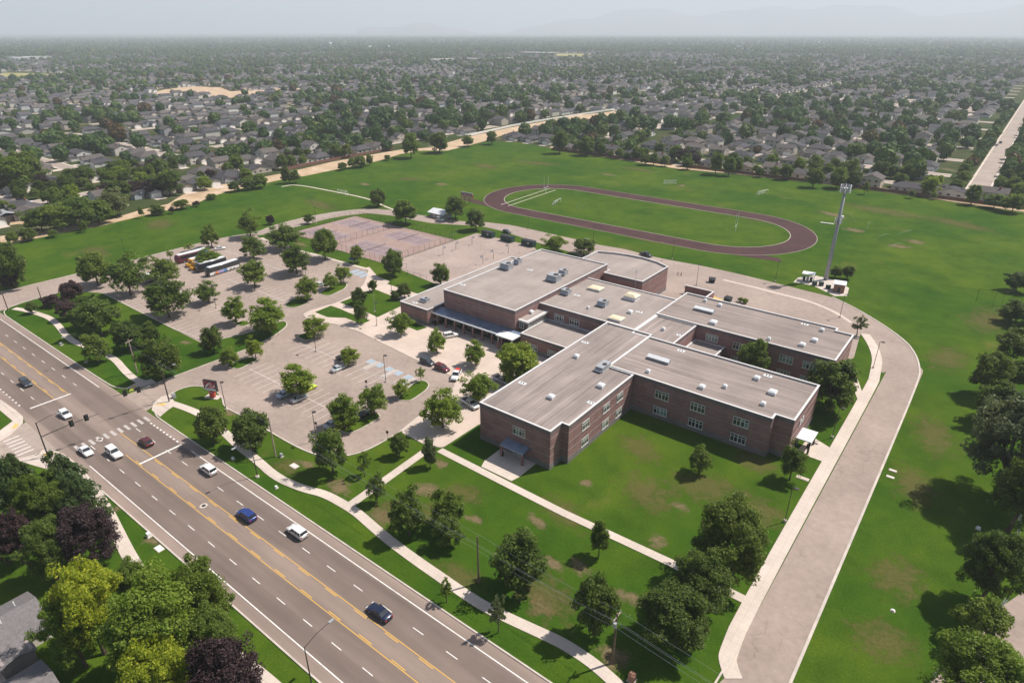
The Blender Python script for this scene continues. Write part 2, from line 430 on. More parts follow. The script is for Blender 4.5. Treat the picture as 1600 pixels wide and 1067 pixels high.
MT['fence_red'] = plain('red_cedar_fence', (.19,.095,.07), .9, .1, var=.2)
MT['fence_white'] = plain('white_vinyl_fence', (.74,.72,.69), .5, .3, var=.04)
PAINTC = {}
def car_paint(name, c, metal=.25):
    if name not in PAINTC:
        m = plain('car_paint_'+name, c, .28, .5, metal, var=.03)
        m.node_tree.nodes['Principled BSDF'].inputs['Coat Weight'].default_value = .5
        PAINTC[name] = m
    return PAINTC[name]

# ------------------------------------------------------------------ ground, roads, pavements
def round_poly(poly, r, n=4):
    poly = ccw(poly); out = []; N = len(poly)
    for i in range(N):
        a, b, c = Vector(poly[i-1][:2]), Vector(poly[i][:2]), Vector(poly[(i+1)%N][:2])
        d1, d2 = min(r, (a-b).length*.45), min(r, (c-b).length*.45)
        p, q = b+(a-b).normalized()*d1, b+(c-b).normalized()*d2
        for k in range(n+1):
            t_ = k/n; w = p*(1-t_)**2 + b*(2*t_*(1-t_)) + q*t_**2; out.append((w.x, w.y))
    return out
def sheet(name, poly, z, m, label=None, kind='structure', parent=None):
    mb = MB(); mb.face([(p[0],p[1],z) for p in ccw(poly)])
    o = mb.build(name, m, parent)
    if parent is None: tag(o, label, None, None, kind)
    return o
def slab(name, poly, z, m, label=None, parent=None, z0=-.04):
    mb = MB(); mb.prism(poly, z0, z, bottom=False); o = mb.build(name, m, parent)
    if parent is None: tag(o, label, None, None, 'structure')
    return o
def walk(name, line, w, z, label=None, m=None, it=2):
    mb = MB(); mb.strip(smooth_line(line, it), w, -.04, z); o = mb.build(name, m or MT['concrete'])
    return tag(o, label, None, None, 'structure')
def kerb(parent, line, it=1, w=.28, h=.13, closed=False):
    l = smooth_line(line, it) if it else list(line)
    mb = MB(); mb.strip(l, w, -.03, h); return mb.build('kerb', MT['kerb'], parent)

ground = sheet('ground', [(-27000,-2000),(4000,-2000),(4000,27000),(-27000,27000)], -.05, MT['yard'], 'suburban ground reaching to the horizon')
LAWN = [(-344.55,80.84),(-345.60,92.27),(-346.23,108.87),(-344.25,120.20),(-347.92,139.94),(-349.30,169.25),(-360.32,187.26),(-365.18,200.00),(-368.78,238.49),(-367.04,255.04),(-368.72,283.82),(-369.96,319.37),(-379.96,371.38),(-362.03,385.26),(-365.25,436.34),(-348.12,449.60),(-303.55,442.23),(-184.94,423.26),(-97.05,434.44),(-28.45,428.72),(6.22,425.50),(24,424),(24,53.4),(-346,53.4)]
lawn = sheet('lawn', LAWN, -.014, MT['lawn'], 'mown green lawn and playing field around the school')
lawn2 = sheet('verge_lawn', [(-156,33.4),(90,33.4),(90,-20),(-156,-20)], -.014, MT['lawn'], 'grass verge and yards on the near side of the road')
lawn3 = sheet('verge_lawn', [(-174,33.4),(-420,33.4),(-420,-20),(-174,-20)], -.014, MT['lawn'], 'grass verge west of the side street')
# main road and side street
road = sheet('road', [(-900,33.3),(120,33.3),(120,53.5),(-900,53.5)], .012, MT['road'], 'five lane road with yellow turn lane lines')
side = sheet('side_street', [(-174,33.35),(-171,29),(-169.5,24),(-169.5,-60),(-159,-60),(-159,24),(-157.5,29.5),(-155,33.35)], .010, MT['street'], 'side street joining the road at the signals')
kerb(road, [(-168.3,62.0),(-169.5,57.5),(-173,54.2),(-180,53.6),(-250,53.6)], 2)
kerb(road, [(-262.5,72),(-262,60),(-259.5,55.0),(-254,53.6),(-249.9,53.6)], 2)
kerb(road, [(-279,70),(-280,58),(-283,54.3),(-290,53.6),(-900,53.6)], 2)
kerb(road, [(-158.6,62),(-157,57),(-153.5,54),(-147,53.6),(-22,53.6)], 2)
kerb(road, [(-22.05,53.6),(-19,54.2),(-16.5,57),(-15.8,62),(-15.4,74)], 2)
kerb(road, [(-6.6,75),(-6.2,62),(-5.4,57),(-3,54.2),(1,53.6),(120,53.6)], 2)
kerb(road, [(120,33.2),(-148,33.2),(-154,32.6),(-157.2,29),(-158.9,24),(-158.9,-50)], 2)
kerb(road, [(-900,33.2),(-181,33.2),(-174,32.6),(-171,29),(-169.6,24),(-169.6,-50)], 2)
def mark(parent, name, x0, y0, x1, y1, z, m):
    mb = MB(); mb.face([(x0,y0,z),(x1,y0,z),(x1,y1,z),(x0,y1,z)]); return mb.build(name, m, parent)
ZR = .020
for y in (35.2, 51.55):
    mark(road, 'edge_line', -131 if y > 40 else -143, y-.09, 110, y+.09, ZR, MT['white_paint'])
    mark(road, 'edge_line', -700, y-.09, -178 if y > 40 else -205, y+.09, ZR, MT['white_paint'])
for y, inner in ((45.15,-1), (41.85,1)):
    for x0, x1 in ((-151,110) if y > 43 else (-141,110), (-700,-180)):
        mark(road, 'turn_lane_line', x0, y-.07, x1, y+.07, ZR, MT['yellow_paint'])
    me = MB().face([(-1.5,-.08,0),(1.5,-.08,0),(1.5,.08,0),(-1.5,.08,0)]).mesh('turn_lane_dash', MT['yellow_paint'])
    for k in range(60):
        x = 60 - k*7.4 - (3 if inner > 0 else 0)
        if -182 < x < -139: continue
        put('turn_lane_dash', me, road, (x, y+inner*.3, ZR))
me = MB().face([(-1.15,-.07,0),(1.15,-.07,0),(1.15,.07,0),(-1.15,.07,0)]).mesh('lane_dash', MT['white_paint'])
for y, ph in ((48.25,-84.6), (38.6,-78.2)):
    for k in range(-26, 24):
        x = ph + k*7.15
        if (-179 < x < -153) or x < -290: continue
        put('lane_dash', me, road, (x, y, ZR))
mark(road, 'stop_line', -135.3, 42.1, -134.8, 51.5, ZR+.001, MT['white_paint'])
mark(road, 'stop_line', -180.4, 36.3, -179.9, 45.6, ZR+.001, MT['white_paint'])
mc = MB().face([(-1.4,-.32,0),(1.4,-.32,0),(1.4,.32,0),(-1.4,.32,0)]).mesh('crosswalk_bar', MT['faded_white'])
for k in range(11): put('crosswalk_bar', mc, road, (-152.2, 36.3+k*1.55, ZR))
mk = MB().face([(-.35,-.18,0),(.35,-.18,0),(.35,.18,0),(-.35,.18,0)]).mesh('guide_dot', MT['white_paint'])
for k in range(9):
    put('guide_dot', mk, road, (-137-k*1.55, 51.5, ZR)); put('guide_dot', mk, road, (-184-k*2.2, 35.2, ZR))
    if k < 7: put('guide_dot', mk, road, (-247-k*2.2, 51.5, ZR))
mc2 = MB().face([(-.22,-1.6,0),(.22,-1.6,0),(.22,1.6,0),(-.22,1.6,0)]).mesh('crosswalk_bar', MT['lot_paint'])
for k in range(6): put('crosswalk_bar', mc2, side, (-168.4+k*1.75, 28.6, .016))
for xm, ym in ((-111,43.4),(-152,41.0)):
    mb = MB(); mb.ring([(xm+.75*math.cos(a*.393),ym+.75*math.sin(a*.393)) for a in range(16)],[(xm+.42*math.cos(a*.393),ym+.42*math.sin(a*.393)) for a in range(16)],.012,.026); mb.build('manhole_collar', MT['kerb'], road)
    mb = MB(); mb.tube((xm,ym,.012),(xm,ym,.024),.40,n=14); mb.build('manhole_cover', MT['dark_metal'], road)

# parking lots and drives
LOT = [(-168.2,52.0),(-168.16,62.16),(-167.50,87.05),(-168.02,92.68),(-169.37,99.11),(-172.09,104.92),(-174.35,106.97),(-177.10,107.43),(-177.82,103.64),(-177.33,95.34),(-180,88),(-181,82.3),(-250,82.3),(-262.6,75),(-262,62),(-258.5,52.0),(-284,52.0),(-280,62),(-279,95),(-280,146),(-275,160),(-267.8,156.6),(-205,156.6),(-193,157),(-188,152),(-182.13,145.29),(-176.87,135.49),(-175.85,127.90),(-177.33,118.09),(-176.61,114.49),(-173.09,113.17),(-166.88,114.05),(-161.15,115.92),(-151.25,116.75),(-141.19,115.71),(-130.37,114.72),(-121.54,113.81),(-112.51,113.49),(-108.27,113.04),(-105.65,111.45),(-103.57,108.67),(-102.27,105.03),(-101.34,99.31),(-100.65,91.90),(-99.42,85.44),(-99.57,81.97),(-99.79,76.01),(-101.61,71.52),(-104.97,68.92),(-108.58,67.35),(-116.60,66.82),(-125.57,66.91),(-136.05,66.70),(-142.51,66.26),(-147.58,68.71),(-152.55,69.46),(-156.16,68.82),(-159.17,66.92),(-160.19,63.97),(-159.42,61.20),(-158.5,60),(-155.5,52.0)]
lot = sheet('parking_lot', round_poly(LOT, 2.2), .008, MT['lot'], 'pale weathered asphalt parking lots and loop drive')
SERV = [(-269.67,157.47),(-268.52,180.27),(-268.85,196.46),(-266.71,206.01),(-261.66,216.43),(-248.15,220.38),(-230.77,221.34),(-221.67,222.38),(-206.99,229.36),(-198.17,233.31),(-186.04,232.90),(-166.17,228.69),(-154.44,226.86),(-138.20,224.66),(-128,200),(-90,200),(-60,190),(-24,190),(-26.70,212.57),(-22.92,205.58),(-20.45,196.68),(-18.05,189.51),(-15.58,186.66),(-15.2,190),(-15.2,74.5),(-15.08,74.14),(-14.25,72.71),(-16.8,61),(-19,55.5),(-24,52.2),(4,52.2),(-4.5,55),(-6.4,61),(-7.0,75),(-7.1,196),(-8.28,197.07),(-10.19,204.63),(-14.07,213.56),(-15.00,213.98),(-23.50,224.42),(-33.74,233.54),(-41.58,238.69),(-52.78,239.59),(-64.89,241.25),(-77.56,242.30),(-90.74,242.66),(-104.02,241.52),(-112.54,241.27),(-127.21,243.28),(-139.99,241.62),(-151.35,242.68),(-167.53,243.16),(-188.61,243.59),(-202.89,239.91),(-209.12,235.08),(-217.03,233.50),(-229.64,231.53),(-237.98,229.87),(-255.13,228.18),(-268.87,222.69),(-276.85,208.00),(-280.30,190.72),(-279.51,171.76),(-274.81,160.10)]
serv = sheet('service_drive', round_poly(SERV, 3.0), .004, MT['lot'], 'pale service drive looping behind the school to the road')
INNER = [(-55.59,230.18),(-47.43,229.95),(-37.25,225.15),(-30.85,218.72),(-25.28,211.87),(-21.32,204.59),(-18.79,195.90),(-17.43,187.11)]
mb = MB(); mb.strip(smooth_line([(-78.75,232.28),(-66.36,231.56)]+INNER[:4],2), 1.3, 0, .011); mb.build('valley_gutter', MT['concrete'], serv)
kerb(serv, [(-7.0,58),(-7.05,75),(-7.1,150),(-7.3,190),(-8.28,197.07),(-10.19,204.63),(-14.07,213.56),(-23.50,224.42),(-33.74,233.54),(-41.58,238.69)], 2, .45, .12)
kerb(lot, [(-168.16,62.16),(-167.50,87.05),(-168.02,92.68),(-169.37,99.11),(-172.09,104.92),(-174.35,106.97),(-177.10,107.43),(-177.82,103.64),(-177.33,95.34),(-180,88),(-181,82.3),(-250,82.3)], 1)
kerb(lot, [(-125.57,66.91),(-116.60,66.82),(-108.58,67.35),(-104.97,68.92),(-101.61,71.52),(-99.79,76.01),(-99.57,81.97),(-99.42,85.44),(-100.65,91.90),(-101.34,99.31),(-102.27,105.03),(-103.57,108.67)], 2, .35)
kerb(lot, [(-159.42,61.20),(-160.19,63.97),(-159.17,66.92),(-156.16,68.82),(-152.55,69.46),(-147.58,68.71),(-142.51,66.26),(-136.05,66.70),(-125.57,66.91)], 1)
kerb(lot, [(-279.4,62),(-279.2,95),(-280.2,146),(-274.81,160.10),(-279.51,171.76),(-280.30,190.72),(-276.85,208.00),(-268.87,222.69),(-255.13,228.18)], 2)
# plaza and pavements
PLAZA = [(-176.61,114.49),(-177.33,118.09),(-175.85,127.90),(-176.87,135.49),(-182.13,145.29),(-188,152),(-193,157),(-196,157.2),(-196,160.2),(-183.5,160.2),(-160,158),(-150,150),(-149,133),(-137,133),(-137,138),(-103,138),(-88.5,138),(-88.5,103),(-82.7,103),(-86.88,99.68),(-87.11,86.77),(-91.49,85.29),(-99.30,85.54),(-100.65,91.90),(-101.34,99.31),(-102.27,105.03),(-103.57,108.67),(-105.65,111.45),(-108.27,113.04),(-112.51,113.49),(-121.54,113.81),(-130.37,114.72),(-141.19,115.71),(-151.25,116.75),(-161.15,115.92),(-166.88,114.05),(-173.09,113.17)]
plaza = slab('plaza', round_poly(PLAZA, 1.0), .10, MT['plaza'], 'pale concrete entrance plaza in front of the school')
for k, (poly, lb) in enumerate((
  ([(-174.77,117.98),(-175.08,124.83),(-170.21,125.01),(-165.36,124.58),(-154.73,124.75),(-154.65,120.94),(-162.80,121.14),(-167.88,117.88)], 'small lawn bed nearest the loop drive kerb'),
  ([(-174.98,128.57),(-175.41,144.64),(-169.75,144.16),(-161.13,143.82),(-155.77,139.05),(-154.91,127.92),(-160.29,128.50)], 'square lawn bed beside the gym wing'),
  ([(-199.26,161.63),(-192.37,163.97),(-182.16,165.08),(-160.55,162.00),(-158.86,151.01),(-162.03,150.94),(-175.69,151.12),(-176.98,153.58),(-184.87,154.60)], 'lawn strip between plaza and ball court'),
  ([(-88.5,103.5),(-82.8,103.5),(-82.8,137.8),(-91,137.8),(-91,124)], 'narrow lawn under the classroom wing wall'),
  ([(-145.07,132.89),(-136.18,132.10),(-137.01,128.38),(-143.74,128.76)], 'lawn sliver at the foot of the gym wing'))):
    slab('lawn_bed', poly, .125, MT['lawn'], lb)
def island(name, poly, lb, r=1.2, top='lawn'):
    pr = round_poly(poly, r); mb = MB(); mb.ring(ccw(pr), inset(pr, .25), -.03, .14); o = mb.build(name, MT['kerb'])
    tag(o, lb, None, None, 'structure'); mb = MB(); mb.face([(p[0],p[1],.12) for p in inset(pr,.2)]); mb.build('planting', MT[top], o); return o
island('traffic_island', [(-112.84,77.47),(-108.67,76.93),(-107.54,80.18),(-107.73,87.15),(-109.78,88.16),(-111.67,86.32),(-113.10,81.53)], 'planted island at the south end of the small lot', 2)
island('traffic_island', [(-111.09,94.93),(-107.56,96.46),(-108.33,103.70),(-110.21,106.58),(-113.34,106.84),(-113.86,103.76),(-112.62,99.53)], 'planted island beside the disabled bays', 2)
island('traffic_island', [(-187.43,128.89),(-182.67,130.22),(-184.23,138.64),(-187.71,142.68),(-191.44,141.52),(-190.31,134.76)], 'planted island by the white car', 2)
island('traffic_island', [(-187.41,114.56),(-183.02,115.81),(-183.08,121.56),(-186.20,124.41),(-190.23,123.59),(-190.35,118.92)], 'planted island near the loop drive entry', 2)
island('traffic_island', [(-163.57,102.43),(-158.39,102.39),(-157.89,106.24),(-161.23,107.80),(-163.92,105.73)], 'round planted island at the loop drive mouth', 2)
island('traffic_island', [(-187.12,95.81),(-182.87,96.57),(-183.32,100.03),(-187.93,99.70)], 'small planted island at the end of a bay row', 1.4)
island('traffic_island', [(-162.95,78.28),(-157.73,79.43),(-158.63,86.60),(-162.63,86.07)], 'long planted island beside the entrance drive', 1.4)
# footpaths
SW = .085
walk('sidewalk', [(-156.12,58.87),(-148.59,60.40),(-142.98,60.97),(-132.34,60.29),(-124.48,59.11),(-116.67,58.66),(-107.37,57.53),(-99.57,58.74),(-95.07,60.41),(-88.84,60.74),(-84.90,60.66),(-80.41,59.99),(-73.87,59.19),(-67.10,58.75),(-61.91,58.57),(-55.30,58.29),(-50.20,58.35),(-45.66,58.97),(-41.43,59.59),(-37.28,60.25),(-33.56,60.25),(-30.62,60.03),(-27.21,59.35),(-24.17,58.54),(-24,55.5)], 2.0, SW, 'winding pale footpath between road and school lawn')
walk('sidewalk', [(-258.21,57.59),(-253.20,59.35),(-246.85,60.79),(-239.29,61.91),(-229.60,61.01),(-221.90,59.63),(-213.66,59.03),(-209.26,59.62),(-202.68,60.88),(-196.58,61.35),(-190.54,61.40),(-182.75,60.05),(-176.37,59.40),(-172.67,59.55),(-169.16,60.94)], 1.9, SW, 'winding footpath west of the school entrance drive')
walk('sidewalk', [(-89.26,83.23),(-88.14,61.28)], 1.9, SW+.004, 'straight path from plaza to the roadside footpath', it=0)
walk('sidewalk', [(-87.05,85.88),(-53.39,85.30),(-30.73,85.94),(-16.75,85.75)], 1.8, SW+.004, 'long straight path across the front lawn', it=0)
walk('sidewalk', [(-351.03,226.29),(-350.46,235.88),(-312.70,237.46),(-284.78,237.88),(-268.25,232.01),(-254.34,228.80)], 1.3, .05, 'narrow path across the field to the canal', MT['concrete'])
walk('sidewalk', [(-265.57,156.78),(-247.29,154.97),(-222.99,156.83),(-204.98,157.21),(-194.05,157.79)], 1.6, SW, 'path between tennis courts and big lot', it=0)
esw = [(-18.79,195.90),(-17.83,189.19),(-17.06,182.75),(-16.7,180),(-16.7,82),(-15.98,74.15),(-15.63,72.74),(-13.77,70.41)]
mb = MB(); mb.strip(smooth_line([(-25.28,211.87),(-21.62,204.35)]+esw,2), 2.6, -.04, SW); tag(mb.build('sidewalk', MT['concrete']), 'pavement along the east service drive', None, None, 'structure')
slab('sidewalk', [(-23.59,134.08),(-22.68,142.83),(-18.0,140.5),(-18.0,134)], SW-.004, MT['concrete'], 'concrete apron outside the east wing door')
slab('sidewalk', [(-23.73,180.82),(-21.16,180.95),(-18.0,172.5),(-18.0,167.5),(-20.64,174.18)], SW-.004, MT['concrete'], 'concrete apron outside the rear wing door')
slab('sidewalk', [(-76.5,95),(-76.5,89),(-75.67,86.88),(-67.47,86.92),(-67,89),(-67,95)], SW-.004, MT['concrete'], 'concrete apron outside the front wing door')
slab('sidewalk', [(-155.29,54.44),(-158.31,56.38),(-159.95,59.13),(-159.42,61.20),(-153.22,59.53),(-152.15,56.87),(-150.70,54.25)], SW+.006, MT['concrete'], 'concrete corner pavement at the signal pole')
slab('sidewalk', [(-171.6,55.6),(-169.2,58.0),(-168.6,62),(-171.4,62.2),(-172.6,58.6)], SW+.006, MT['concrete'], 'concrete corner pavement west of the entrance drive')
walk('sidewalk', [(-156.75,30.36),(-154.99,32.03),(-148.23,32.74),(-139.82,32.41),(-132.72,32.04),(-124.03,30.84),(-115.80,29.29),(-106.13,27.56),(-93.54,26.13),(-81.74,27.32),(-69.62,28.48),(-63.56,28.66)], 2.3, SW, 'footpath on the near side of the road under trees')
slab('sidewalk', [(-158.4,26),(-157,30),(-154,32.9),(-146,33.0),(-143,31),(-152,28)], SW+.006, MT['concrete'], 'near corner pavement under the mast arm pole')
slab('sidewalk', [(-191.26,33.26),(-181.93,33.82),(-177.14,33.78),(-173.84,32.70),(-170.34,28.84),(-169.34,26.63),(-174.32,28.13),(-176.77,31.51),(-185.07,31.39)], SW, MT['concrete'], 'corner pavement at the left edge of the picture')
for x, y, a in ((-156.2,57.2,.7),(-170.6,57.0,-.7),(-154.6,31.4,.6),(-173.6,31.2,-.6)):
    mb = MB(); mb.box(-1.1,-.6,.09,1.1,.6,.108); o = mb.build('tactile_pad', MT['tactile'], road); o.location = (x,y,0); o.rotation_euler = (0,0,a)
# lot markings
def bays(parent, y0, y1, x0, x1, step=2.75, z=.014, name='bay_line'):
    me = MB().face([(-.06,y0,0),(.06,y0,0),(.06,y1,0),(-.06,y1,0)]).mesh(name, MT['lot_paint'])
    n = int(abs(x1-x0)/step)
    for k in range(n+1): put(name, me, parent, (x0+k*step, 0, z))
bays(lot, 82.6, 88.2, -247, -184); bays(lot, 95.0, 106.0, -244, -188); bays(lot, 112.3, 123.3, -226, -186)
bays(lot, 131, 142, -262, -190); bays(lot, 150.6, 156.2, -262, -206)
bays(lot, 76.4, 87.2, -155, -119); bays(lot, 95.0, 106.2, -157, -137)
bays(lot, 95.0, 100.3, -134, -118)
for y, x0, x1 in ((100.45,-246,-188),(117.8,-228,-186),(136.5,-262,-190),(81.8,-156,-119),(100.6,-158,-116)): mark(lot, 'row_line', x0, y-.07, x1, y+.07, .016, MT['lot_paint'])
for k in range(5):
    x = -133.5+k*3.8; mark(lot, 'disabled_bay_pad', x, 104.4, x+2.0, 106.6, .014, MT['blue_paint'])
    mark(lot, 'bay_line', x-.15, 101, x-.03, 106.8, .016, MT['lot_paint'])
    if k % 2 == 0:
        for j in range(7):
            mb = MB(); mb.face([(x+2.1,101.2+j*.75,.015),(x+3.5,101.9+j*.75,.015),(x+3.5,102.15+j*.75,.015),(x+2.1,101.45+j*.75,.015)]); mb.build('hatch_line', MT['white_paint'], lot)
for k in range(3): mark(lot, 'disabled_bay_pad', -197.5+k*3.2, 150.2, -195.2+k*3.2, 155.2, .014, MT['blue_paint'])
me = MB().box(-.95,-.1,.0,.95,.1,.13).mesh('wheel_stop', MT['kerb'])
for k in range(6): put('wheel_stop', me, lot, (-132.5+k*2.75, 100.9, .018))
mb = MB(); mb.tube((-122.3,85.8,.004),(-122.3,85.8,.016),.9,n=16); mb.build('manhole_cover', MT['kerb'], lot)
# dirt canal road, bare sites, side path
DIRT = [(-362.97,85.22),(-353.99,112.66),(-352.89,123.76),(-361.28,149.41),(-362.51,162.65),(-377.93,179.70),(-384.31,196.05),(-393.96,214.09),(-385.08,230.84),(-386.11,256.31),(-393.25,294.96),(-394.15,334.52),(-393.75,364.56),(-381.88,385.56),(-396.32,444.58),(-404.94,522.98),(-405.94,578.48),(-407.09,641.48),(-395.61,706.38),(-376.15,680.83),(-378.62,648.60),(-380.59,578.57),(-383.31,495.05),(-367.27,430.37),(-361.20,384.37),(-377.80,369.24),(-378.56,350.17),(-369.96,319.37),(-368.72,283.82),(-367.04,255.04),(-368.78,238.49),(-365.18,200.00),(-360.32,187.26),(-349.30,169.25),(-347.92,139.94),(-344.25,120.20),(-346.23,108.87),(-345.60,92.27),(-343.47,79.32)]
sheet('dirt_track', DIRT, .006, MT['dirt'], 'tan dirt canal road along the field edge')
DIRT2 = [(-303.55,442.23),(-240.03,433.12),(-185.91,425.36),(-140.32,433.20),(-97.56,436.40),(-55.28,437.83),(-28.65,430.45),(6.15,427.12),(5.75,437.07),(-29.68,439.31),(-56.57,445.41),(-99.12,442.38),(-143.30,441.58),(-190.91,436.21),(-245.43,442.62),(-309.00,450.09)]
sheet('dirt_track', DIRT2, .006, MT['dirt'], 'narrow dirt strip along the back garden fences')
SITE = [(-1119.50,539.15),(-1149.30,599.83),(-1085.24,614.79),(-1003.37,583.04),(-999.84,616.12),(-999.44,648.12),(-971.09,686.44),(-927.12,657.09),(-932.24,609.01),(-899.93,566.27),(-905.79,536.46),(-873.31,491.29),(-917.29,491.41),(-980.26,530.36),(-1018.26,514.48),(-1004.38,485.40),(-990.58,458.53),(-1029.21,466.17),(-1066.92,490.63)]
sheet('building_site', SITE, .0, MT['dirt'], 'bare tan building site among new houses')
sheet('dry_field', [(-1861.55,538.70),(-1766.67,581.84),(-1636.68,596.73),(-1588.80,555.08),(-1657.61,476.99)], .0, MT['dryfield'], 'straw coloured field far on the left')
sheet('dry_field', [(-1633.13,2408.47),(-1437.30,2459.44),(-1343.05,2101.02),(-1396.27,2059.81)], .0, MT['dryfield'], 'pale green field far beyond the suburb')
sheet('dirt_track', [(18.03,114.56),(15.71,109.39),(13.73,101.54),(11.20,93.23),(8.87,87.02),(9,80),(26,80),(26,118),(22,124)], .006, MT['lot'], 'gravel lane outside the east fence')
sheet('parking_lot', [(-469.18,117.36),(-463.85,121.48),(-402.67,117.37),(-394.67,105.33),(-408.78,104.17),(-429.51,105.36)], .0, MT['street'], 'small asphalt car park at the left edge')
sheet('dirt_track', [(-396.90,100.44),(-390.31,108.71),(-371.92,101.65),(-379.98,98.34),(-380.99,94.63)], .002, MT['dirt'], 'bare dirt yard beside the small car park')
# worn turf
def worn(x, y, rx, ry, m='worn', rot=0.0):
    for z_ in (-.010, -.006, -.002):      # patches that meet lie on different levels
        if all(math.hypot((x-a)/(rx+c), (y-b)/(ry+d)) > 1.7 for a, b, c, d, e in WORN if e == z_):
            WORN.append((x, y, rx, ry, z_)); return put('worn_patch', WORN_ME[m], lawn, (x, y, z_), rot, (rx, ry, 1))
WORN = []
WORN_ME = {m: MB().face([(1.7*math.cos(i*.2618),1.7*math.sin(i*.2618),0) for i in range(24)]).mesh('worn_patch', MT[m]) for m in ('worn','dryturf')}
for (x,y), rx, ry in (((-94.52,63.71),4.2,2.2),((-80.53,63.34),4.5,3),((-79.14,74.30),4.5,2.5),((-43.31,75.24),3.5,2),((-35.51,89.31),2.2,2.0),((-32.32,74.71),3.6,1.5),((-43.73,64.20),3.5,2.4),((-29.34,63.10),2.6,3.2),((-54.79,95.80),1.4,1.6),((-66.15,73.32),2.6,1.2),((-55.84,80.15),3,1.6),((-47.30,73.11),3,1.5),((-83.08,82.30),2.5,1.5),((-106.19,64.40),3.5,1.5),((-36.27,101.19),3,1.4),((-44.60,237.90),4,1.6),((-138.48,65.94),2.4,2),((-130.92,65.23),2.2,1.2),((-33.95,320.15),6,3.5),((-29.56,331.99),5,4),((-55.38,335.44),6,4),((-71.46,360.42),9,4),((-161.72,377.40),4,3),((-51.29,238.30),2.5,1.2),((-279.69,290.68),5,4),((-316.94,261.84),6,3.5),((-137.86,239.70),7,2),((-230.48,224.63),3,2),((-243.04,161.83),5,2),((-247.98,223.74),6,2.5),((-213.90,378.86),8,3),((-160.82,77.03),1.5,1),((-109.76,100.90),1.6,1),((-199.64,235.05),5,1.5),((-158.24,232.35),5,1.2),((-245.08,156.68),4,1.5),((-186.40,79.57),2.2,1.4),((-108.89,32.50),2.4,1.4),((-123.83,32.19),1.5,1.2)):
    worn(x, y, rx, ry, 'worn', random.uniform(-.4,.4))
for (x,y), rx, ry in (((-274.26,383.95),22,8),((-205.54,407.31),18,6),((-295.32,352.37),16,8),((-52.03,383.75),25,9),((-17.34,379.12),20,8),((-93.30,327.78),14,6),((-2.93,208.19),6,12),((-0.34,136.62),5,10),((1.18,106.86),5,7),((2.10,91.05),6,5),((-34.87,109.89),9,6),((-51.80,114.11),7,5),((-53.49,85.46),7,4),((-73.26,77.56),6,4),((-125.75,261.24),16,3),((-306.25,289.38),12,6),((4.09,248.38),8,16),((-22.78,109.24),6,5),((-108.51,61.16),5,3),((-0.00,160.73),5,12),((-295.90,212.41),20,6),((-325.70,140.36),14,8),((-301.71,101.37),14,6),((-77.27,67.05),9,5),((-61.92,72.09),9,4),((-44.47,66.16),8,5),((-35.18,73.36),8,4),((-45.86,78.19),8,4),((-43.33,100.73),8,6),((-96.02,66.60),7,4),((-29.56,125.21),6,5),((-58.28,60.82),6,3)):
    worn(x, y, rx, ry, 'dryturf', random.uniform(-.5,.5))

# running track: oval 177 x 76 m
def oval(cx0, cx1, cy, r, n=24, dx=0):
    o = []
    for k in range(n+1): a = -math.pi/2 + math.pi*k/n; o.append((cx1+r*math.cos(a), cy+r*math.sin(a)))
    for k in range(n+1): a = math.pi/2 + math.pi*k/n; o.append((cx0+r*math.cos(a), cy+r*math.sin(a)))
    return o
TX0, TX1, TCY, TRO, TRI = -203.5, -102.5, 300.0, 38.4, 27.3
mb = MB(); mb.ring(oval(TX0,TX1,TCY,TRO), oval(TX0,TX1,TCY,TRI), -.03, .012)
track = mb.build('running_track', MT['track']); tag(track, 'maroon oval running track', None, None, 'structure')
mb = MB(); mb.ring(oval(TX0,TX1,TCY,TRO+.16), oval(TX0,TX1,TCY,TRO), -.03, .03); mb.build('kerb', MT['kerb'], track)
mb = MB(); mb.ring(oval(TX0,TX1,TCY,TRI), oval(TX0,TX1,TCY,TRI-.25), -.03, .03); mb.build('kerb', MT['kerb'], track)
mb = MB(); mb.prism([(-102,262.3),(-68,266.8),(-70,271.5),(-80,271),(-102,266)], -.03, .016); mb.build('chute', MT['track'], track)
mb = MB(); mb.prism([(-203,262.3),(-246,268.5),(-247,272),(-238,273),(-222,270)], -.03, .016); mb.build('chute', MT['track'], track)
for (a, b) in (((-218.38,272.43),(-220.77,322.67)),((-213.62,272.52),(-215.42,320.25))):
    mb = MB(); mb.strip([a,b], .5, -.03, .03); mb.build('runway_edge', MT['kerb'], track)
# tennis courts
tennis = slab('tennis_court', [(-262,169.5),(-262,208.5),(-193.6,208.5),(-193.6,166.5),(-228,166.5),(-228,169.5)], .02, MT['tennis'], 'faded pink and purple tennis courts')
NETS = (-247.3, -213.0)
for cx in NETS:
    for cy in ((178.5,199.0) if cx < -230 else (178.0,198.0)):
        mark(tennis, 'playing_area', cx-11.9, cy-5.5, cx+11.9, cy+5.5, .026, MT['tennis_in'])
        for yy in (-5.5,-4.1,4.1,5.5): mark(tennis, 'court_line', cx-11.9, cy+yy-.05, cx+11.9, cy+yy+.05, .031, MT['lot_paint'])
        for xx in (-11.9,-6.4,6.4,11.9): mark(tennis, 'court_line', cx+xx-.05, cy-5.4, cx+xx+.05, cy+5.4, .032, MT['lot_paint'])
        mark(tennis, 'court_line', cx-6.4, cy-.05, cx+6.4, cy+.05, .033, MT['lot_paint'])
court = slab('ball_court', [(-193.2,165),(-193.2,222.5),(-161,222.5),(-149.2,214),(-149.2,162),(-183.3,162.0)], .024, MT['court'], 'cracked pale asphalt ball court beside the gym')

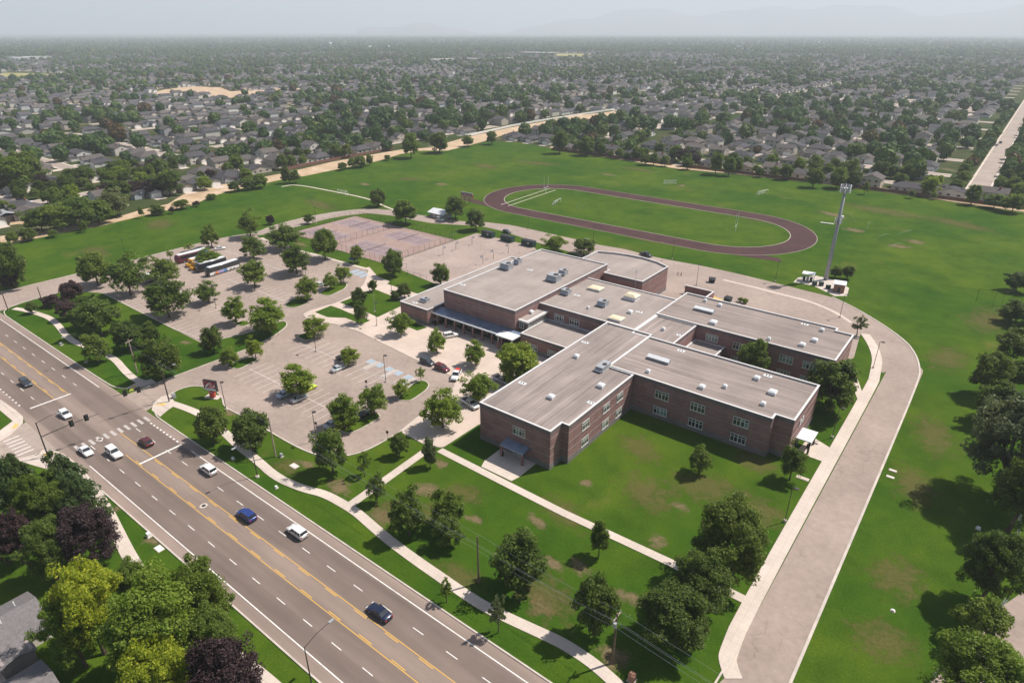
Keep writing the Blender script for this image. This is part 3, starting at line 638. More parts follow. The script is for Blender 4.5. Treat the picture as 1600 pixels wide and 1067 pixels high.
# ------------------------------------------------------------------ the school
school = tag(empty('school_building', (-85,140,0)), 'large flat roofed maroon brick school with white parapet edges', 'school')
SX, SY = 85, -140
def S(mb, name, m, smooth=False):
    o = mb.build(name, m, school, smooth); o.location = (SX, SY, 0); return o
def block(poly, top, roof, deck=.45, base=1.35, belts=(), grey_from=None, z0=-.1, cop=.5, base_h=None):
    """one flat roofed volume: brick wall, grey base, grey upper band, pale belts, roof deck, parapet, coping"""
    poly = ccw(poly); bz = base if base_h is None else base_h
    gf = grey_from if grey_from else top-1.15
    mb = MB(); mb.prism(poly, bz, gf, bottom=False); S(mb, 'brick_wall', MT['brick'])
    if bz > z0+.2:
        mb = MB(); mb.ring(inset(poly,-.06), inset(poly,.3), z0, bz); S(mb, 'base_course', MT['block'])
    mb = MB(); mb.ring(inset(poly,-.015), inset(poly,.3), gf, top-.12); S(mb, 'upper_band', MT['brick_grey'])
    for b in belts:
        mb = MB(); mb.ring(inset(poly,-.05), inset(poly,.1), b-.05, b+.05); S(mb, 'belt_course', MT['belt'])
    mb = MB(); mb.face([(p[0],p[1],top-deck) for p in inset(poly,.28)]); S(mb, 'roof_deck', roof)
    mb = MB(); mb.ring(inset(poly,.30), inset(poly,.36), top-deck-.3, top-.12); S(mb, 'parapet_lining', MT['parapet'])
    mb = MB(); mb.ring(inset(poly,-.10), inset(poly,.36), top-.12, top); S(mb, 'coping', MT['coping'])
BL = (7.7, 5.35, 3.3)
FRONT = [(-82.7,95.0),(-63.4,95.0),(-63.4,99.3),(-61.6,99.3),(-61.6,127.9),(-68.6,127.9),(-68.6,151.4),(-82.7,151.4)]
SE = [(-68.55,128.0),(-28.4,128.0),(-28.4,130.2),(-24.4,130.2),(-24.4,149.5),(-68.55,149.5)]
CONN = [(-73.9,149.6),(-61.7,149.6),(-61.7,165.4),(-73.9,165.4)]
NE = [(-74.3,165.5),(-24.7,165.5),(-24.7,184.9),(-29.2,184.9),(-29.2,186.9),(-74.3,186.9)]
MID = [(-107.6,151.8),(-74.1,151.8),(-74.1,180.2),(-107.6,180.2)]
GYM = [(-135.4,139.4),(-106.8,139.4),(-106.8,192.8),(-135.4,192.8)]
LOW = [(-149.1,133.1),(-136.9,133.1),(-136.9,141.5),(-135.6,141.5),(-135.6,191.8),(-149.1,191.8)]
ARC = [(-91.2,209.0),(-96.6,211.7),(-103.0,213.0),(-109.0,212.8),(-115.0,211.6),(-120.6,209.3)]
REAR = [(-106.2,189.4),(-91.2,189.4)] + ARC + [(-120.6,192.9),(-106.2,192.9)]
MIDLOW = [(-103.7,138.1),(-82.9,138.1),(-82.9,151.6),(-103.7,151.6)]
ENTR = [(-109.4,141.4),(-103.8,141.4),(-103.8,151.7),(-109.4,151.7)]
COURT = [(-61.5,150.0),(-52.8,150.0),(-52.8,165.3),(-61.5,165.3)]
GAP = [(-106.1,180.3),(-82.0,180.3),(-82.0,187.2),(-91.0,187.2),(-91.0,189.2),(-106.1,189.2)]
block(FRONT, 9.8, MT['roof_y'], .42, belts=BL)
block(SE, 10.0, MT['roof_x'], .45, belts=BL)
block(CONN, 9.5, MT['roof_y'], .35, belts=BL)
block(NE, 9.9, MT['roof_x'], .45, belts=BL)
block(MID, 9.6, MT['roof_plain'], .35, belts=BL)
block(GYM, 11.0, MT['roof_plain'], .4, belts=(9.3,7.3,5.1), base=1.5)
block(LOW, 5.6, MT['roof_plain'], .35, belts=(4.3,3.0), base=1.6)
block(REAR, 9.0, MT['roof_plain'], .7, belts=(7.6,5.0,2.6))
block(MIDLOW, 5.2, MT['roof_plain'], .3, belts=(4.1,2.9))
block(COURT, 5.3, MT['roof_plain'], .35, belts=(4.1,))
block(GAP, 4.6, MT['roof_plain'], .3, belts=())
# entrance tower: glazed upper storey under a white slab roof
mb = MB(); mb.prism(ENTR, -.1, 7.2); S(mb, 'brick_wall', MT['brick_grey'])
mb = MB(); mb.prism([(-110.0,140.8),(-103.2,140.8),(-103.2,154.3),(-106.7,154.3),(-110.0,151.6)], 7.25, 7.75); S(mb, 'roof_slab', MT['coping'])
mb = MB(); mb.face([(-109.1,141.7,7.756),(-104.1,141.7,7.756),(-104.1,151.5,7.756),(-109.1,151.5,7.756)]); S(mb, 'roof_deck', MT['roof_plain'])
# windows: two units of two lights with transoms; frame is the part, panes its sub-parts
WIN_CACHE = {}
def window(x, y, z, face, w=3.5, h=1.95, units=2, teal=0.3):
    key = (w, h, units)
    if key not in WIN_CACHE:
        mb = MB(); uw = w/units; panes = []
        for u in range(units):
            a, b = -w/2+u*uw+.05, -w/2+(u+1)*uw-.05
            cols = 2; cw = (b-a)/cols; zt = h/2-.62
            for xx in [a]+[a+cw*k for k in range(1,cols)]+[b]: mb.box(xx-.06,-.09,-h/2,xx+.06,.02,h/2)
            for zz in (-h/2, zt, h/2): mb.box(a-.06,-.095,zz-.06,b+.06,.02,zz+.06)
            for k in range(cols):
                panes.append((a+cw*k+.06, a+cw*(k+1)-.06, -h/2+.06, zt-.06)); panes.append((a+cw*k+.06, a+cw*(k+1)-.06, zt+.06, h/2-.06))
        mb.box(-w/2-.1,-.14,-h/2-.14,w/2+.1,.02,-h/2-.061)
        fm = mb.mesh('window', MT['frame'])
        pm = [[MB().box(a,-.04,c,b,-.005,d).mesh('pane', MT[g]) for g in ('glass','glass_teal')] for a, b, c, d in panes]
        WIN_CACHE[key] = (fm, pm)
    fm, pm = WIN_CACHE[key]
    f = put('window', fm, school, (x+SX, y+SY, z), {'-y':0, '+x':math.pi/2, '-x':-math.pi/2}[face])
    tl = random.random() < teal
    for pr in pm: put('pane', pr[1 if (tl and random.random() < .75) or random.random() < .1 else 0], f)
for z in (6.5, 2.2):
    for x in (-53.9,-44.9,-34.8): window(x, 128.0-.01, z, '-y')
    for y in (106.1,115.1,121.4): window(-61.6+.01, y, z, '+x', 2.9, teal=.0)
    for x in (-49.0,-36.4,-30.4): window(x, 165.5-.01, z, '-y', teal=.8)
window(-56.9, 165.5-.01, 6.9, '-y', teal=1)
window(-71.6, 95.0-.01, 6.4, '-y', 3.3)
for x in (-99.2,-92.4): window(x, 138.1-.01, 1.9, '-y', 3.2, 1.6)
for x in (-99.4,-94.0): window(x, 151.8-.01, 6.5, '-y', 3.4, 1.8, teal=.6)
window(-106.6, 141.4-.01, 5.9, '-y', 3.0, 1.7)
for k in range(6): window(-103.8+.01, 142.5+k*1.55, 6.0, '+x', 1.2, 1.7, 1, .1)
# gym front: raised letters (too small to read in the picture), row of short pale strokes
for k in range(26):
    if k in (4, 5, 12, 19): continue
    x = -125.9 + k*.36; hgt = .5 if k % 3 else .62; mb = MB()
    mb.box(x, 139.30, 8.05, x+.07, 139.385, 8.05+hgt)
    mb.box(x+.07, 139.30, 8.05 if k % 2 else 8.05+hgt-.09, x+.24, 139.385, (8.05 if k % 2 else 8.05+hgt-.09)+.09)
    if k % 4: mb.box(x+.17, 139.305, 8.14, x+.24, 139.385, 8.05+hgt-.09)
    S(mb, 'letter', MT['letter'])
# arcade canopy along the gym front
mb = MB()
mb.face([(-136.9,135.2,4.05),(-104.0,135.2,4.05),(-104.0,139.3,4.75),(-136.9,139.3,4.75)]); mb.face([(-136.9,139.3,4.66),(-104.0,139.3,4.66),(-104.0,135.2,3.96),(-136.9,135.2,3.96)])
for k in range(72): x = -136.7+k*.455; mb.face([(x,135.2,4.06),(x+.05,135.2,4.12),(x+.05,139.3,4.82),(x,139.3,4.76)]); mb.face([(x+.05,135.2,4.12),(x+.1,135.2,4.06),(x+.1,139.3,4.76),(x+.05,139.3,4.82)])
S(mb, 'canopy_roof', MT['steel_blue'])
mb = MB(); mb.tube((-136.9,135.1,4.0),(-104.0,135.1,4.0),.24,n=10); S(mb, 'canopy_gutter', MT['white_metal'], True)
for k in range(9):
    x = -135.0+k*3.75
    mb = MB(); mb.box(x-.28,135.25,0.1,x+.28,135.8,3.0); S(mb, 'canopy_pier', MT['brick'])
    mb = MB(); mb.tube((x,135.5,3.0),(x,135.5,3.95),.1,n=8); mb.tube((x,135.1,4.0),(x,135.1,4.75),.045,n=6); S(mb, 'canopy_post', MT['white_metal'])
for k in range(5):
    x = -133.0+k*5.8; mb = MB(); mb.box(x-1.5,139.30,.1,x+1.5,139.385,2.5); o = S(mb, 'entrance_door', MT['dark_metal'])
    for s in (-1.4,.06):
        mb = MB(); mb.box(x+s,139.27,.35,x+s+1.34,139.295,2.35); mb.build('pane', MT['glass'], o)
mb = MB(); mb.box(-109.6,133.6,4.35,-103.4,137.6,4.62); S(mb, 'porch_roof', MT['white_metal'])
for x in (-109.0,-104.0):
    mb = MB(); mb.box(x-.25,133.9,.1,x+.25,134.4,2.6); S(mb, 'canopy_pier', MT['brick'])
    mb = MB(); mb.tube((x,134.15,2.6),(x,134.15,4.35),.14,n=8); S(mb, 'canopy_post', MT['white_metal'])
# front wing door with blue grey canopy
mb = MB(); mb.face([(-74.9,92.3,3.15),(-68.6,92.3,3.15),(-68.6,94.93,3.6),(-74.9,94.93,3.6)]); mb.box(-74.9,92.3,2.93,-68.6,92.5,3.14); mb.box(-74.9,92.51,3.0,-68.6,94.9,3.1); S(mb, 'door_canopy', MT['steel_blue'])
for x in (-74.6,-68.9): mb = MB(); mb.box(x-.22,92.4,0,x+.22,92.84,2.93); S(mb, 'canopy_pier', MT['brick'])
mb = MB(); mb.box(-73.2,94.86,.1,-70.4,94.93,2.4); o = S(mb, 'entrance_door', MT['frame'])
for s in (-73.05,-71.7): mb = MB(); mb.box(s,94.83,.4,s+1.2,94.855,2.25); mb.build('pane', MT['glass'], o)
# east wing end door with white canopy
mb = MB(); mb.box(-24.25,134.6,3.1,-20.9,139.8,3.35); S(mb, 'door_canopy', MT['white_metal'])
for y in (134.9,139.4): mb = MB(); mb.box(-21.5,y-.2,0,-21.1,y+.2,3.1); S(mb, 'canopy_pier', MT['dark_metal'])
mb = MB(); mb.box(-24.33,135.6,.1,-24.26,138.6,2.4); S(mb, 'entrance_door', MT['dark_metal'])
for y in (136.2,138.0): mb = MB(); mb.box(-24.34,y-.55,5.6,-24.26,y+.55,7.2); S(mb, 'wall_panel', MT['white_metal'])
mb = MB(); mb.box(-24.6,168.0,3.1,-21.5,172.4,3.35); S(mb, 'door_canopy', MT['white_metal'])
for y in (168.3,172.1): mb = MB(); mb.box(-22.0,y-.2,0,-21.6,y+.2,3.1); S(mb, 'canopy_pier', MT['dark_metal'])
# rear service yard screen walls
for a in ((-84.4,210.0,-74.2,210.4),(-74.2,203.6,-73.8,210.4)):
    mb = MB(); mb.box(a[0],a[1],0,a[2],a[3],3.0); S(mb, 'yard_wall', MT['brick'])
    mb = MB(); mb.box(a[0]-.08,a[1]-.08,3.0,a[2]+.08,a[3]+.08,3.12); S(mb, 'yard_coping', MT['coping'])
mb = MB(); mb.box(-90.5,196.0,0,-82,196.4,2.8); S(mb, 'yard_wall', MT['brick'])
mb = MB(); mb.box(-95,187.5,0,-78,188.0,3.4); S(mb, 'yard_wall', MT['brick'])
# roof equipment: each unit stands on the roof and is a thing of its own
def unit(x, y, z, w, d, h, lb, rz=0, kind='box'):
    o = tag(empty('rooftop_unit', (x,y,z), rz), lb, 'air handler', 'air handling units on the school roof')
    MB().box(-w/2-.1,-d/2-.1,-.02,w/2+.1,d/2+.1,.22).build('kerb_frame', MT['parapet'], o)
    MB().box(-w/2,-d/2,.22,w/2,d/2,h).build('casing', MT['grey_metal'], o)
    MB().box(-w/2-.08,-d/2-.08,h,w/2+.08,d/2+.08,h+.1).build('lid', MT['galv'], o)
    mb = MB(); mb.face([(-w/2,-d/2-.01,.7*h),(w/2,-d/2-.01,.7*h),(w/2,-d/2-.7,.35*h),(-w/2,-d/2-.7,.35*h)]); mb.face([(-w/2,-d/2-.7,.34*h),(w/2,-d/2-.7,.34*h),(w/2,-d/2-.01,.69*h),(-w/2,-d/2-.01,.69*h)]); mb.build('hood', MT['galv'], o)
    mb = MB()
    for k in range(5): mb.box(-w/2+.2,-d/2-.03,.3+k*h*.11,w/2-.2,-d/2-.012,.3+k*h*.11+.06)
    mb.build('louvre', MT['dark_metal'], o)
    MB().tube((w*.2,0,h+.1),(w*.2,0,h+.28),min(w,d)*.28,n=12).build('fan', MT['dark_metal'], o)
    return o
unit(-132.3,168.0,10.6,3.6,3.0,2.1,'largest rooftop air unit on the gym roof, left side'); unit(-132.6,174.6,10.6,2.0,2.0,1.8,'small rooftop unit behind the big one on the gym roof')
unit(-112.8,168.3,10.6,3.8,3.2,2.1,'rooftop air unit near the right edge of the gym roof'); unit(-113.4,174.8,10.6,2.4,2.2,1.8,'pale box unit behind the right hand gym roof unit')
unit(-104.7,163.4,9.25,2.6,2.2,1.6,'rooftop air unit at the left of the middle roof'); unit(-90.5,162.2,9.25,2.7,2.3,1.7,'rooftop air unit between the cream skylights on the middle roof')
unit(-143.2,138.6,5.25,2.6,1.8,1.1,'open framed unit on the low left roof')
unit(-69.3,126.4,9.38,2.0,4.2,1.3,'long white duct unit where front and east wings meet')
def vent(name, lb, x, y, z, w, d, h, m='white_metal', cat='roof vent', grp='small vents on the school roofs', rz=0):
    o = tag(empty(name, (x,y,z), rz), lb, cat, grp)
    MB().box(-w/2,-d/2,-.02,w/2,d/2,h*.7).build('curb', MT['white_metal'], o)
    mb = MB(); n = len(mb.v)
    t_, b_ = .32, .56
    mb.v += [(-w*b_,-d*b_,h*.7),(w*b_,-d*b_,h*.7),(w*b_,d*b_,h*.7),(-w*b_,d*b_,h*.7),(-w*t_,-d*t_,h),(w*t_,-d*t_,h),(w*t_,d*t_,h),(-w*t_,d*t_,h)]
    for q in ((0,3,2,1),(4,5,6,7),(0,1,5,4),(1,2,6,5),(2,3,7,6),(3,0,4,7)): mb.f.append(q); mb.m.append(0)
    mb.build('cap', MT[m], o); return o
vent('skylight','cream pyramid skylight at the back of the middle roof',-99.3,172.8,9.25,4.2,3.2,1.0,'skylight','skylight','cream skylights on the middle roof')
vent('skylight','tall cream pyramid skylight on a white box',-86.2,172.4,9.25,4.0,3.2,1.9,'skylight','skylight','cream skylights on the middle roof')
vent('skylight','cream pyramid skylight at the front edge of the middle roof',-81.9,155.4,9.25,3.8,2.8,1.0,'skylight','skylight','cream skylights on the middle roof')
def hatch(lb, x, y, z, rz=0):
    o = tag(empty('roof_turbine_housing', (x,y,z), rz), lb, 'roof vent', 'long ridge vents on the school roofs')
    MB().box(-2.9,-.75,0,2.9,.75,.75).build('housing', MT['grey_metal'], o); mb = MB(); mb.face([(-3.0,-.95,.76),(3.0,-.95,.76),(3.0,.2,1.25),(-3.0,.2,1.25)]); mb.face([(-3.0,.2,1.25),(3.0,.2,1.25),(3.0,.95,.76),(-3.0,.95,.76)]); mb.build('hood', MT['white_metal'], o)
hatch('long white ridge vent on the east wing roof',-60.2,138.5,9.55); hatch('long white ridge vent on the rear wing roof',-64.1,176.4,9.45)
for (x,y,z,s), lb in zip(((-37.3,144.0,9.55,1.3),(-46.0,131.9,9.55,1.3),(-32.1,139.4,9.55,1.7),(-32.1,133.0,9.55,1.0),(-41.8,135.4,9.55,.9),(-59.5,131.2,9.55,.9),(-71.4,106.8,9.38,1.4),(-77.9,127.6,9.38,1.2),(-65.1,118.2,9.38,1.5),(-58.5,169.5,9.45,1.8),(-32.3,174.8,9.45,1.4),(-34.1,169.9,9.45,1.4),(-32.5,183,9.45,1.0),(-62.0,183.2,9.45,1.1),(-42.3,168.1,9.45,.8),(-68.0,157.2,9.15,.9),(-81.2,162.2,9.25,1.3),(-92.8,157.4,9.25,.7),(-106.5,147.0,7.76,1.3),(-67.0,184,9.45,.9)),
  ('back right on the east wing roof','front middle on the east wing roof','largest at the right on the east wing roof','front right corner of the east wing roof','thin one at the middle of the east wing roof','front left on the east wing roof','nearest the front on the front wing roof','left side of the front wing roof','right side of the front wing roof','left front on the rear wing roof','right end of the rear wing roof','front right on the rear wing roof','back right corner of the rear wing roof','back left on the rear wing roof','front middle on the rear wing roof','on the linking roof between wings','right side of the middle roof','front edge of the middle roof','on the entrance tower slab','back left corner of the rear wing roof')):
    vent('roof_vent', 'small white capped roof vent, '+lb, x, y, z, s, s, .75+.15*s)
for (x,y,z), lb in zip(((-80.9,136.6,9.38),(-80.8,108.4,9.38),(-63.0,110.6,9.38),(-58.2,147.4,9.55),(-35.7,147.4,9.55),(-37.6,185.0,9.45),(-62.8,156.9,9.15),(-79.4,164.6,9.25),(-101.4,164.7,9.25),(-125.4,172,10.6),(-134.0,147,10.6),(-144.9,135.6,5.25)),
  ('far left edge of the front wing roof','near left edge of the front wing roof','right edge of the front wing roof','back left edge of the east wing roof','back right edge of the east wing roof','back edge of the rear wing roof','edge of the linking roof','right part of the middle roof','left part of the middle roof','centre of the gym roof','left edge of the gym roof','corner of the low left roof')):
    o = tag(empty('roof_drain', (x,y,z)), 'white roof drain sump with two dark outlets, '+lb, 'roof drain', 'roof drains on the school')
    MB().box(-1.0,-.55,-.02,1.0,.55,.05).build('pan', MT['white_metal'], o)
    for s in (-.35,.35): MB().tube((s,0,.05),(s,0,.22),.16,n=8).build('strainer', MT['dark_metal'], o)
mast = tag(empty('antenna_mast', (-93.5,188.9,0)), 'slim antenna mast behind the middle roof', 'antenna')
MB().tube((0,0,0),(0,0,13),.09,.05).build('pole', MT['galv'], mast); MB().box(-.5,-.06,12.0,.5,.06,12.12).box(-.06,-.5,12.6,.06,.5,12.7).build('aerial', MT['galv'], mast)

# ------------------------------------------------------------------ trees
rng = np.random.default_rng(5)
def quads_mesh(name, V, mat, tint=None):
    """V: (n,4,3) quad corners -> mesh"""
    n, K_ = V.shape[:2]; me = bpy.data.meshes.new(name)
    me.vertices.add(n*K_); me.vertices.foreach_set('co', V.reshape(-1).astype(np.float32))
    me.loops.add(n*K_); me.loops.foreach_set('vertex_index', np.arange(n*K_, dtype=np.int32))
    me.polygons.add(n); me.polygons.foreach_set('loop_start', np.arange(0, n*K_, K_, dtype=np.int32))
    me.materials.append(mat)
    if tint is not None:
        a = me.attributes.new('tint', 'FLOAT', 'POINT'); a.data.foreach_set('value', np.repeat(tint, K_).astype(np.float32))
    me.update(calc_edges=True); return me
def crown_quads(rg, nclump, nleaf, leaf, cr, rad=(.40,.40,.36), zc=.62, shell=.45, ragged=.22, droop=0.0):
    """leaf quads in clumps spread through an uneven crown of unit height and unit width"""
    out = []; cen = []
    ph = rg.uniform(0, 6.28, 6); am = rg.uniform(.3, 1, 6)
    for c in range(nclump):
        d = rg.normal(size=3); d /= np.linalg.norm(d)
        if d[2] < -.75: d[2] *= -1
        az = math.atan2(d[1], d[0])
        bump = 1 + ragged*(am[0]*math.sin(2*az+ph[0]) + am[1]*math.sin(3*az+ph[1]+2*d[2]) + am[2]*math.sin(5*az+ph[2]-3*d[2]))*.6
        r = (shell + (1-shell)*rg.random()**.6)*bump*rg.uniform(.86,1.08)
        p = np.array([d[0]*rad[0]*r, d[1]*rad[1]*r, zc+d[2]*rad[2]*r])
        p[2] -= droop*(p[0]**2+p[1]**2)
        cen.append(p); rr = cr*rg.uniform(.7,1.3); k = int(nleaf*rg.uniform(.7,1.3))
        q = rg.normal(size=(k,3)); q /= np.linalg.norm(q, axis=1)[:,None]
        pos = p + q*rr*(rg.random((k,1))**.45)*np.array([1.05,1.05,.72])
        nrm = q*.55 + rg.normal(size=(k,3))*.45 + np.array([.12,.2,.75]); nrm /= np.linalg.norm(nrm, axis=1)[:,None]
        t_ = np.cross(nrm, rg.normal(size=(k,3))); t_ /= np.linalg.norm(t_, axis=1)[:,None]
        b_ = np.cross(nrm, t_); s = leaf*rg.uniform(.45,1.65,(k,1))
        out.append(np.stack([pos-t_*s, pos-b_*s*.62, pos+t_*s, pos+b_*s*.62], axis=1))
    return np.concatenate(out), np.array(cen)
def trunk_mesh(name, cen, rg, r=.028, fork=.30):
    mb = MB(); top = (rg.normal()*.015, rg.normal()*.015, fork)
    mb.tube((0,0,-.01), (top[0]*.5,top[1]*.5,fork*.5), r*1.25, r, 7, cap=False); mb.tube((top[0]*.5,top[1]*.5,fork*.5), top, r, r*.85, 7, cap=False)
    idx = rg.permutation(len(cen))[:9]
    for i in idx:
        e = cen[i]; mid = (top[0]+(e[0]-top[0])*.45, top[1]+(e[1]-top[1])*.45, top[2]+(e[2]-top[2])*.62)
        mb.tube(top, mid, r*.6, r*.38, 5, cap=False); mb.tube(mid, tuple(e), r*.38, r*.12, 5, cap=False)
    return mb.mesh(name, MT['bark'], True)
KIND = {   # nclump, nleaf, leaf, clump radius, radii, centre height, shell, ragged
 'big':  dict(nclump=170, nleaf=225, leaf=.0125, cr=.088, rad=(.43,.43,.40), zc=.55, shell=.42, ragged=.24),
 'round':dict(nclump=90, nleaf=120, leaf=.026, cr=.125, rad=(.43,.43,.43), zc=.53, shell=.42, ragged=.30),
 'open': dict(nclump=76, nleaf=100, leaf=.025, cr=.118, rad=(.43,.43,.44), zc=.52, shell=.36, ragged=.34),
 'thin': dict(nclump=38, nleaf=56, leaf=.027, cr=.085, rad=(.38,.38,.38), zc=.58, shell=.2, ragged=.35),
 'cone': dict(nclump=110, nleaf=110, leaf=.017, cr=.085, rad=(.36,.36,.45), zc=.50, shell=.45, ragged=.25),
 'far':  dict(nclump=60, nleaf=62, leaf=.032, cr=.13, rad=(.40,.40,.36), zc=.56, shell=.4, ragged=.22),
}
PROTO = {}
def proto(kind, i, leafkey):
    k = (kind, i, leafkey)
    if k not in PROTO:
        g = (kind, i)
        if g not in PROTO:
            rg = np.random.default_rng(sum(ord(c) for c in kind)*31+i*7)
            q, cen = crown_quads(rg, **KIND[kind])
            if kind == 'cone':
                f = 1.25-.95*np.clip((q[:,:,2]-.1)/.9,0,1); q[:,:,0] *= f; q[:,:,1] *= f
                f2 = 1.25-.95*np.clip((cen[:,2]-.1)/.9,0,1); cen[:,0] *= f2; cen[:,1] *= f2
            PROTO[g] = (q, trunk_mesh('trunk', cen, rg, .03 if kind in ('big','cone') else .026, .2 if kind == 'cone' else .28))
        q, tm = PROTO[g]
        PROTO[k] = (quads_mesh('crown', q, LEAF[leafkey] if leafkey != 'far' else LEAF_FAR), tm)
    return PROTO[k]
NTREE = 0
def tree(name, label, x, y, h, w, leaf='m', kind='round', group=None, cat='tree', z=0.0):
    global NTREE
    NTREE += 1
    o = tag(empty(name, (x,y,z), random.uniform(0,6.28)), label, cat, group)
    cm, tm = proto(kind, NTREE % (4 if kind != 'big' else 2), leaf)
    g_ = 1.13 if kind in ('open','thin') else .97; sx = w*g_*random.uniform(.97,1.08); sy = w*g_*random.uniform(.95,1.06)
    put('crown', cm, o, (0,0,0), 0, (sx, sy, h)); put('trunk', tm, o, (0,0,0), 0, (min(sx,h), min(sx,h), h))
    return o
G1, G2, G3, G4, G5, G6 = 'trees in the small lot and plaza', 'trees in the big parking lot', 'trees on the front lawn', 'trees around the playing field', 'trees along the east boundary', 'trees on the near side of the road'
